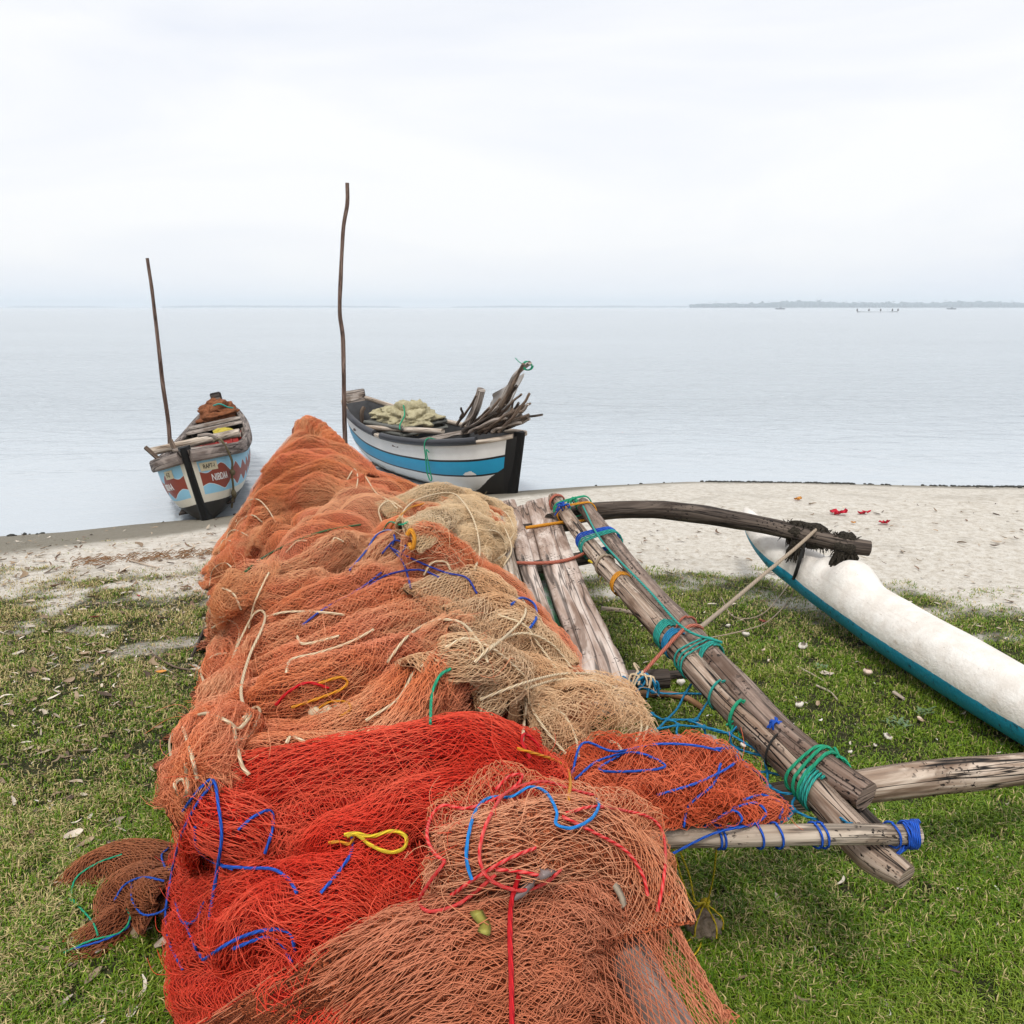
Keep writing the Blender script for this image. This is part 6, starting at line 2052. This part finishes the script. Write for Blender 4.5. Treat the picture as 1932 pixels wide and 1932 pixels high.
# ------------------------------------------------------------------ turf: one sheet of short blades
def blades(n_target, ylo, yhi, hmin, hmax, wd, seed, name, keep_pow=1.0, clump=.62):
    rg = np.random.default_rng(seed)
    n = int(n_target * 2.4)
    y = ylo + (yhi - ylo) * rg.random(n)
    half = y * .64 + .75
    x = (rg.random(n) * 2 - 1) * half
    g = grass_mask(x, y)
    cl = fbm(x * 7, y * 7, 0, seed + 2, 3)
    cl2 = fbm(x * 22, y * 22, 0, seed + 3, 2)
    p = np.clip(g, 0, 1) ** keep_pow * np.clip(1 + clump * 3.2 * (cl - .5) + clump * 2.0 * (cl2 - .5), .05, 1.6) / 1.6
    # wider area further off keeps the same number per square metre
    p = p * (half / half.max())
    k = rg.random(n) < p * 1.9
    x, y, g, cl = x[k], y[k], g[k], cl[k]
    n = len(x)
    z = gz(x, y)
    h = (hmin + (hmax - hmin) * rg.random(n) ** 1.6) * (.65 + .8 * cl) * (.5 + .5 * g)
    az = rg.random(n) * 6.283
    lean = .25 + .95 * rg.random(n)
    w = wd * (.6 + .8 * rg.random(n)) * (1 + .10 * y)
    d = np.stack([np.cos(az), np.sin(az), 0 * az], -1)
    tw = az + 1.57 + (rg.random(n) - .5) * 1.2
    s = np.stack([np.cos(tw), np.sin(tw), 0 * az], -1) * w[:, None] * .5
    b0 = np.stack([x, y, z - .004], -1)
    up = np.array([0, 0, 1.0])
    m1 = b0 + d * (h * lean * .30)[:, None] + up * (h * .60)[:, None]
    t1 = b0 + d * (h * lean * .95)[:, None] + up * (h * (1.02 - .45 * lean))[:, None]
    V = np.stack([b0 - s, b0 + s, m1 + s * .8, m1 - s * .8, t1], 1)
    base = (np.arange(n) * 5)[:, None]
    patch = fbm(x * 1.1, y * 1.1, 0, 51, 3)
    dry = rg.random(n)
    far = smooth01((y - 3.6) / 3.0)
    leftd = smooth01((-.9 - x) / 1.2) * .24
    dryp = .08 + .26 * far + leftd + .9 * np.clip(.5 - patch, 0, 1)
    r_ = rg.random((n, 1))
    gA, gB = np.array([.045, .125, .003]), np.array([.20, .31, .014])
    col = gA + (gB - gA) * r_
    yel = np.array([.34, .36, .06])
    col = col + (yel - col) * (np.clip(patch - .40, 0, 1) * 2.0 * rg.random(n))[:, None]
    straw = np.array([.54, .44, .20]) * (.55 + .7 * rg.random((n, 1)))
    col = np.where((dry < dryp)[:, None], straw, col)
    C = np.ones((n, 5, 4))
    C[..., :3] = col[:, None]
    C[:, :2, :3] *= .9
    mb = MB()
    mb.add(V.reshape(-1, 3), np.array([[0, 1, 2, 3]]) + base, None, C.reshape(-1, 4))
    mb.f.append(np.array([[3, 2, 4]]) + base)
    return mb

b = NB('turf_blades')
col = b.attr()
M_BLADE = b.done(col, .55, .3)
b.put(b.bsdf.inputs['Subsurface Weight'], 0.0)
g1 = blades(230000, .9, 3.4,   .016, .052, .0032, 3, 'grass')
g2 = blades(230000, 3.4, 8.0, .018, .044, .0034, 4, 'grass')
g1.v += g2.v
g1.f += [f + g1.n for f in g2.f]
g1.uv += g2.uv
g1.c += g2.c
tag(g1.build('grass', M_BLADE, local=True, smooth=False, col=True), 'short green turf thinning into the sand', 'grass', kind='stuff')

# ------------------------------------------------------------------ fine litter, tide line
def litter(n_t, ylo, yhi, seed, cols, dens, smin, smax, lift=.012):
    rg = np.random.default_rng(seed)
    mb = MB()
    cnt = 0
    tries = 0
    while cnt < n_t and tries < n_t * 30:
        tries += 1
        y = rg.uniform(ylo, yhi)
        x = rg.uniform(-1, 1) * (y * .66 + .6)
        if rg.random() > dens(x, y):
            continue
        cnt += 1
        L_ = rg.uniform(smin, smax) * (1 if rg.random() < .8 else 1.7)
        W_ = L_ * rg.uniform(.12, .42)
        a = rg.uniform(0, 6.283)
        q = np.linspace(-1, 1, 6)
        curl = rg.uniform(-.9, .9)
        bend = rg.uniform(-.35, .35)
        ctr = np.stack([q * L_ / 2, bend * L_ * (q ** 2), L_ * .25 * abs(curl) * q ** 2 * rg.uniform(.2, 1)], -1)
        wv = W_ / 2 * np.sqrt(np.clip(1 - q ** 2 * .93, .02, 1))
        G = np.stack([ctr + np.stack([0 * q, -wv, wv * rg.uniform(.1, .9)], -1), ctr, ctr + np.stack([0 * q, wv, wv * rg.uniform(.1, .9)], -1)], 1)
        G = G @ rot_any(rg.uniform(-.4, .4), rg.uniform(-.4, .4), a).T
        G = G + np.array([x, y, float(gz(x, y)) + lift * rg.uniform(.3, 1.3) + .004])
        c = np.array(cols[rg.integers(len(cols))]) * rg.uniform(.7, 1.2)
        mb.grid(G, col=np.tile(np.append(c, 1.0), (18, 1)))
    return mb
b = NB('dry_leaf_litter')
M_LITTER = b.done(b.attr(), .8, .15)
browns = [(.42, .34, .26), (.30, .22, .15), (.20, .13, .09), (.55, .47, .37), (.12, .085, .065), (.36, .26, .17), (.62, .55, .46)]
lm = litter(2300, 1.2, 7.9, 8, browns, lambda x, y: (.95 if x < -.6 else .25) * (.55 + .45 * min(1, max(0, (y - 2.5) / 2))), .014, .055)
lm2 = litter(650, 1.2, 6.5, 9, [(.62, .58, .52), (.70, .66, .60), (.55, .48, .40)], lambda x, y: .8, .008, .024, .016)
lm3 = litter(500, 5.2, 9.2, 10, browns, lambda x, y: .6 if y < shore_y(x) - .25 else 0.0, .015, .06, .004)
lm4 = litter(900, 3.6, 7.2, 14, browns, lambda x, y: .9 if -4.5 < x < -1.7 else 0.0, .014, .06)
for o_ in (lm2, lm3, lm4):
    lm.v += o_.v; lm.f += [f + lm.n for f in o_.f]; lm.uv += o_.uv; lm.c += o_.c; lm.n += o_.n
tag(lm.build('leaf_litter', M_LITTER, local=True, col=True), 'dry curled leaves and chips scattered on turf and sand', 'leaf litter', kind='stuff')

# black weed and pebbles along the water's edge
mb = MB()
rg = np.random.default_rng(21)
for k in range(1100):
    x = rg.uniform(-6.5, 9) if k % 4 == 0 else rg.uniform(2.0, 9.5)
    dens = np.interp(x, [-6.5, -4.2, -3.4, 0, 1.5, 3, 9], [.5, .7, .1, .1, .2, .9, 1])
    dens *= np.clip((float(vnoise(x * 1.3, 0, 0, 8)) - .3) * 2.4, .05, 1)
    if rg.random() > dens: continue
    y = float(shore_y(x)) - abs(rg.normal(0, .11)) * (1 + .1 * max(x, 0)) + .02
    s = rg.uniform(.006, .026)
    mb.blob([x, y, float(gz(x, y)) + s * .3], [s * rg.uniform(.8, 2.0), s, s * .6], k, .5, 7, 5, rotz(rg.uniform(0, 3)))
tag(mb.build('seaweed', m_plain('black_weed', (.028, .028, .022, 1), .6, .5, 30), local=True), 'black weed and pebbles along the water line', 'seaweed', kind='stuff')
# dried weed along the old tide mark at the left
mb = MB()
for k in range(240):
    q = rg.random()
    c = PG(130 + q * 330, 1062 - 26 * q + rg.uniform(-6, 10))
    a = rg.uniform(-.5, .5)
    l = rg.uniform(.03, .10)
    p0 = c + [0, 0, .006]
    p1 = c + [math.cos(a) * l * .5, math.sin(a) * l * .5, rg.uniform(.01, .035)]
    p2 = c + [math.cos(a) * l, math.sin(a) * l, .008]
    mb.tube(np.array([p0, p1, p2]), [.0032, .003, .0015], 4, caps=False)
tag(mb.build('dry_weed', m_plain('dry_weed', (.24, .13, .06, 1), .8, .5, 8), local=True), 'strip of dry brown weed at the left tide mark', 'dry weed', kind='stuff')

# ------------------------------------------------------------------ single shells, leaves, rags and sticks
M_SHELL = m_plain('white_coral_shell', (.72, .66, .58, 1), .7, .18, 40, .3, .01)
M_SHELLP = m_plain('pinkish_shell', (.74, .58, .47, 1), .6, .2, 40, .3, .008)
def shell(u, v, s, label, seed, mat=M_SHELL):
    p = PG(u, v)
    mb = MB()
    R = rot_any(random.Random(seed).uniform(-.5, .5), random.Random(seed + 1).uniform(-.5, .5), random.Random(seed + 2).uniform(0, 6))
    n1, n2 = 22, 14
    th = np.linspace(0, 2 * math.pi, n1, endpoint=False)
    ph = np.linspace(0, 1, n2)
    rad = (1 - .45 * ph ** 3) * np.sin(np.clip(ph, .02, 1) * math.pi * .62)
    rib = 1 + .12 * np.cos(th * 7)[None] + .35 * (fbm(np.cos(th)[None] * 2, np.sin(th)[None] * 2, ph[:, None] * 2, seed, 3) - .5)
    G = np.stack([np.cos(th)[None] * rad[:, None] * rib, np.sin(th)[None] * rad[:, None] * rib * .75, (ph[:, None] * 1.1 - .35) + .15 * (rib - 1)], -1) * s
    mb.grid((G @ R.T) + p + [0, 0, s * .45 + .008], close=True)
    # hollow inside of the shell
    Gi = G * .86 + np.array([0, 0, s * .03])
    mb.grid((Gi @ R.T) + p + [0, 0, s * .45 + .008], close=True, flip=True)
    return tag(mb.build('shell', mat), label, 'shell')
for k, (u, v, s, lab) in enumerate((
        (1406, 1205, .030, 'white shell left of the larger lump near the teal lashed pole'), (1440, 1232, .016, 'small pale shell at the end of the slack yellow line'),
        (1513, 1228, .036, 'large ragged white shell midway between pitted pole and float'), (1636, 1279, .036, 'white shell with pinkish hollow nearest the blue side of the float'),
        (1508, 1340, .030, 'white shell tucked against the right side of the pitted pole'), (1284, 1298, .034, 'white shell standing inside the blue rope netting'),
        (1673, 1398, .024, 'round whitish shell above the near boom'), (1650, 1412, .013, 'tiny white shell beside the round one above the near boom'),
        (1604, 1426, .016, 'dull shell between the pitted pole end and the round shell'), (1400, 1415, .022, 'white shell under the rope netting by the cracked pole'),
        (1374, 1186, .018, 'pale shell where the tan stay rope meets the poles'), (1733, 1362, .017, 'brownish broken shell below the leaf under the float'))):
    shell(u, v, s, lab, 60 + k * 5, M_SHELLP if k in (3, 11, 1) else M_SHELL)

def leaf(u, v, s, mat, label, seed, name='leaf', cat='leaf', asp=.45, lift=.02):
    s = s * .62 if name == 'leaf' else s
    q = random.Random(seed)
    p = PG(u, v)
    t = np.linspace(-1, 1, 14)
    c = np.linspace(-1, 1, 7)
    wv = np.sqrt(np.clip(1 - t ** 2, 0, 1)) * asp
    X = t[:, None] + 0 * c[None]
    Y_ = wv[:, None] * c[None]
    Z = .30 * (np.abs(c)[None] ** 1.6) * wv[:, None] * 1.6 + .25 * t[:, None] ** 2 + .10 * (fbm(X * 3, Y_ * 5, 0, seed, 2) - .5)
    G = np.stack([X, Y_, Z], -1) * s @ rot_any(q.uniform(-.3, .3), q.uniform(-.2, .2), q.uniform(0, 6.28)).T + p + [0, 0, lift]
    if name == 'rag':
        cr = np.stack([fbm(X * 3.1 + seed, Y_ * 9, k * 4.0, seed + k, 3) - .5 for k in range(3)], -1)
        G = G + cr * s * np.array([.9, 1.1, .8])
        G[..., 2] = np.maximum(G[..., 2], gz(G[..., 0], G[..., 1]) + .006)
    mb = MB()
    mb.grid(G)
    mb.grid(G - [0, 0, .0015], flip=True)
    return tag(mb.build(name, mat), label, cat)
M_LEAFO = m_plain('orange_leaf', (.62, .27, .05, 1), .6, .35, 30)
M_LEAFB = m_plain('brown_leaf', (.36, .26, .17, 1), .8, .4, 40)
M_LEAFW = m_plain('pale_leaf', (.66, .58, .47, 1), .8, .25, 40)
M_LEAFR = m_plain('red_leaf', (.36, .09, .07, 1), .7, .35, 40)
M_REDRAG = m_plain('red_rag', (.55, .012, .035, 1), .8, .3, 40)
for k, (u, v, s, m_, lab) in enumerate((
        (305, 1275, .050, M_LEAFO, 'yellow orange fallen leaf on the turf left of the nets'), (160, 1240, .055, M_LEAFB, 'orange brown curled leaf near the left edge of the turf'),
        (180, 1170, .050, M_LEAFR, 'dull red leaf among dry litter at the left'), (150, 1380, .055, M_LEAFW, 'pale bent leaf on the turf at far left'),
        (262, 1130, .040, M_LEAFR, 'reddish leaf at the edge of the bare sand left of the nets'), (140, 1585, .060, M_LEAFW, 'pale split leaf above the trailing brown net'),
        (165, 1600, .055, M_LEAFB, 'brown split leaf just above the trailing brown net'), (310, 1790, .060, M_LEAFW, 'pale torn leaf at the lower left by the red net'),
        (1560, 1278, .040, M_LEAFW, 'pale narrow leaf below the ragged white shell'), (1543, 1335, .035, M_LEAFB, 'brown oval leaf on the turf right of the pitted pole'),
        (1735, 1365, .040, M_LEAFB, 'tan crumpled leaf on the turf below the float'), (1505, 945, .045, M_LEAFO, 'orange scrap lying on the sand behind the float tip'),
        (1610, 990, .03, M_LEAFO, 'small orange scrap on the sand right of the boom end'), (1582, 972, .085, M_REDRAG, 'bright red rag crumpled on the sand, larger of the pair'),
        (1630, 971, .060, M_REDRAG, 'thin red rag lying flat right of the crumpled one'), (1668, 990, .05, M_REDRAG, 'faded red scrap nearest the right edge of the sand'),
        (1460, 1228, .045, M_LEAFB, 'folded tan leaf on the slack yellow line'), (1440, 1178, .03, M_LEAFR, 'salmon pink scrap on the turf beside the tan stay rope'))):
    rag_ = 'rag' in lab or 'scrap' in lab
    leaf(u, v, s, m_, lab, 300 + k, 'rag' if rag_ else 'leaf', 'rag' if rag_ else 'leaf', .3 if 'narrow' in lab or 'thin' in lab else .5)

def twig(pts, r, mat, label, zs=None, name='stick', cat='stick'):
    P3 = np.array([PG(u, v) + [0, 0, r + .008] for u, v in pts]) if zs is None else np.array([P(u, v, z) for (u, v), z in zip(pts, zs)])
    mb = MB()
    mb.tube(catmull(P3, 24), np.linspace(r * 1.1, r * .8, 24), 8, wob=.25, seed=int(pts[0][0]))
    return tag(mb.build(name, mat), label, cat)
twig([(1135, 1155), (1180, 1160), (1235, 1172)], .016, M_BAR, 'pale straight stick on the turf under the long poles')
twig([(1190, 1322), (1240, 1318), (1290, 1325), (1325, 1345)], .020, m_wood('orange_brown_branch', (.42, .24, .13, 1), (.30, .16, .08, 1), (.10, .05, .03, 1)), 'orange brown bent branch under the blue rope netting')
twig([(1225, 1292), (1260, 1288), (1290, 1284)], .030, M_DARKWOOD, 'short dark log end beside the frayed rope at the plank')
twig([(1335, 1420), (1340, 1440), (1350, 1470)], .042, M_GREYPOLE, 'grey square stub standing behind the orange red net')
twig([(1540, 1298), (1565, 1310), (1580, 1325)], .006, M_PALEWOOD, 'thin bleached twig right of the pitted pole')
twig([(1685, 1312), (1705, 1325)], .010, M_PALEWOOD, 'short bleached stick near the blue side of the float')
twig([(1505, 1262), (1530, 1275), (1555, 1290)], .005, M_PALEWOOD, 'curved white twig below the ragged shell')
twig([(385, 1195), (372, 1225), (362, 1245)], .010, M_DARKWOOD, 'blackened twig sticking out at the left foot of the heap')
twig([(130, 1620), (160, 1595), (175, 1590), (215, 1600)], .007, M_GREYWOOD, 'grey forked twig above the trailing brown net')
twig([(290, 1240), (330, 1262), (370, 1270)], .006, M_BROWNWOOD, 'thin brown twig beside the orange leaf')
twig([(245, 1060), (275, 1068), (300, 1075)], .006, M_PALEWOOD, 'thin pale twig on the bare sand left of the heap')
twig([(125, 1780), (170, 1770), (215, 1755)], .006, M_PALEWOOD, 'pale twig crossing the trailing brown net end')

# low grey-green plants in the turf
M_PLANT = m_plain('grey_green_leaves', (.13, .20, .10, 1), .6, .3, 30)
for (u, v, s, lab) in ((1690, 1425 - 55, .09, 'low grey green rosette plant below the float, larger one'), (1745, 1408 - 60, .075, 'low grey green rosette plant nearest the float'), (1548, 1262, .06, 'small bluish green plant near the ragged white shell')):
    p = PG(u, v)
    q = random.Random(u)
    mb = MB()
    for k in range(26):
        a = q.uniform(0, 6.28)
        l = s * q.uniform(.5, 1.1)
        st = p + [q.uniform(-.5, .5) * s, q.uniform(-.5, .5) * s, .005]
        dr = np.array([math.cos(a), math.sin(a), 0])
        t = np.linspace(0, 1, 7)
        c = st + dr * (t * l * .55)[:, None] + np.array([0, 0, 1]) * (l * .55 * (t - .45 * t ** 2))[:, None]
        sd = np.array([-math.sin(a), math.cos(a), 0]) * .0065
        wv = np.sin(np.clip(t * .93 + .05, 0, 1) * math.pi)[:, None]
        mb.grid(np.stack([c - sd * wv, c - [0, 0, .0018], c + sd * wv], 1))
    tag(mb.build('rosette_plant', M_PLANT), lab, 'plant')

# stone weight hanging from the bar on yellow cord
sp = PG(1330, 1768)
wt = empty('stone_weight', sp, 'rough stone sinker on yellow cord under the pale bar', 'net weight')
mb = MB()
mb.blob(sp + [0, 0, .04], (.055, .045, .048), 7, .5, 26, 18, freq=1.8)
mb.build('stone', m_plain('rough_stone', (.26, .20, .145, 1), .9, .45, 45, .2, .02), wt)
mb = MB()
K = sp + [-.002, .02, .115]
mb.tube(catmull([P(1270, 1600, .60), P(1290, 1670, .36), P(1310, 1705, .22), K], 30), .0028, 5)
mb.tube(catmull([P(1280, 1600, .60), P(1300, 1650, .40), P(1312, 1700, .24), K], 30), .0028, 5)
mb.tube(catmull([P(1352, 1600, .60), P(1345, 1660, .36), P(1332, 1710, .20), K], 30), .0026, 5)
for a in range(5):
    an = a * 1.3
    mb.tube(catmull([K, sp + [math.cos(an) * .05, math.sin(an) * .04, .075], sp + [math.cos(an) * .057, math.sin(an) * .048, .03]], 14), .003, 5)
mb.blob(K, (.016, .014, .016), 3, .5, 10, 8)
mb.tube(catmull([sp + [-.04, -.02, .02], PG(1290, 1800) + [0, 0, .03], PG(1302, 1822) + [0, 0, .03], PG(1318, 1805) + [0, 0, .03], sp + [-.02, -.04, .02]], 30), .0028, 5)
mb.build('cord', M_YELLOWROPE, wt)

# green and white sheet between the planks
mb = MB()
n1, n2 = 60, 14
cl_ = catmull([P(u, v, z) for u, v, z in ((1016, 1075, .40), (1032, 1130, .42), (1050, 1185, .44), (1068, 1240, .45), (1085, 1290, .44))], n1)
q = np.linspace(-1, 1, n2)
G = cl_[:, None] + np.array([.15, .03, 0])[None, None] * q[None, :, None]
fx = fbm(np.arange(n1)[:, None] * .18, q[None] * 2.2, 0, 6, 3) - .5
G[..., 2] += .10 * fx
mb.grid(G, np.stack(np.broadcast_arrays(q[None], np.linspace(0, 1, n1)[:, None]), -1))
mb.grid(G - [0, 0, .003], flip=True)
b = NB('green_white_sheet')
nn = b.noise(b.obj(), 9, 4, .6, .6)
cc = b.ramp(nn, [(.40, (.74, .78, .74, 1)), (.48, (.45, .74, .52, 1)), (.60, (.10, .52, .26, 1)), (.70, (.50, .76, .58, 1))])
tag(mb.build('plastic_sheet', b.done(cc, .35, .4)), 'crumpled green and white plastic sheet seen between the planks', 'plastic sheet')
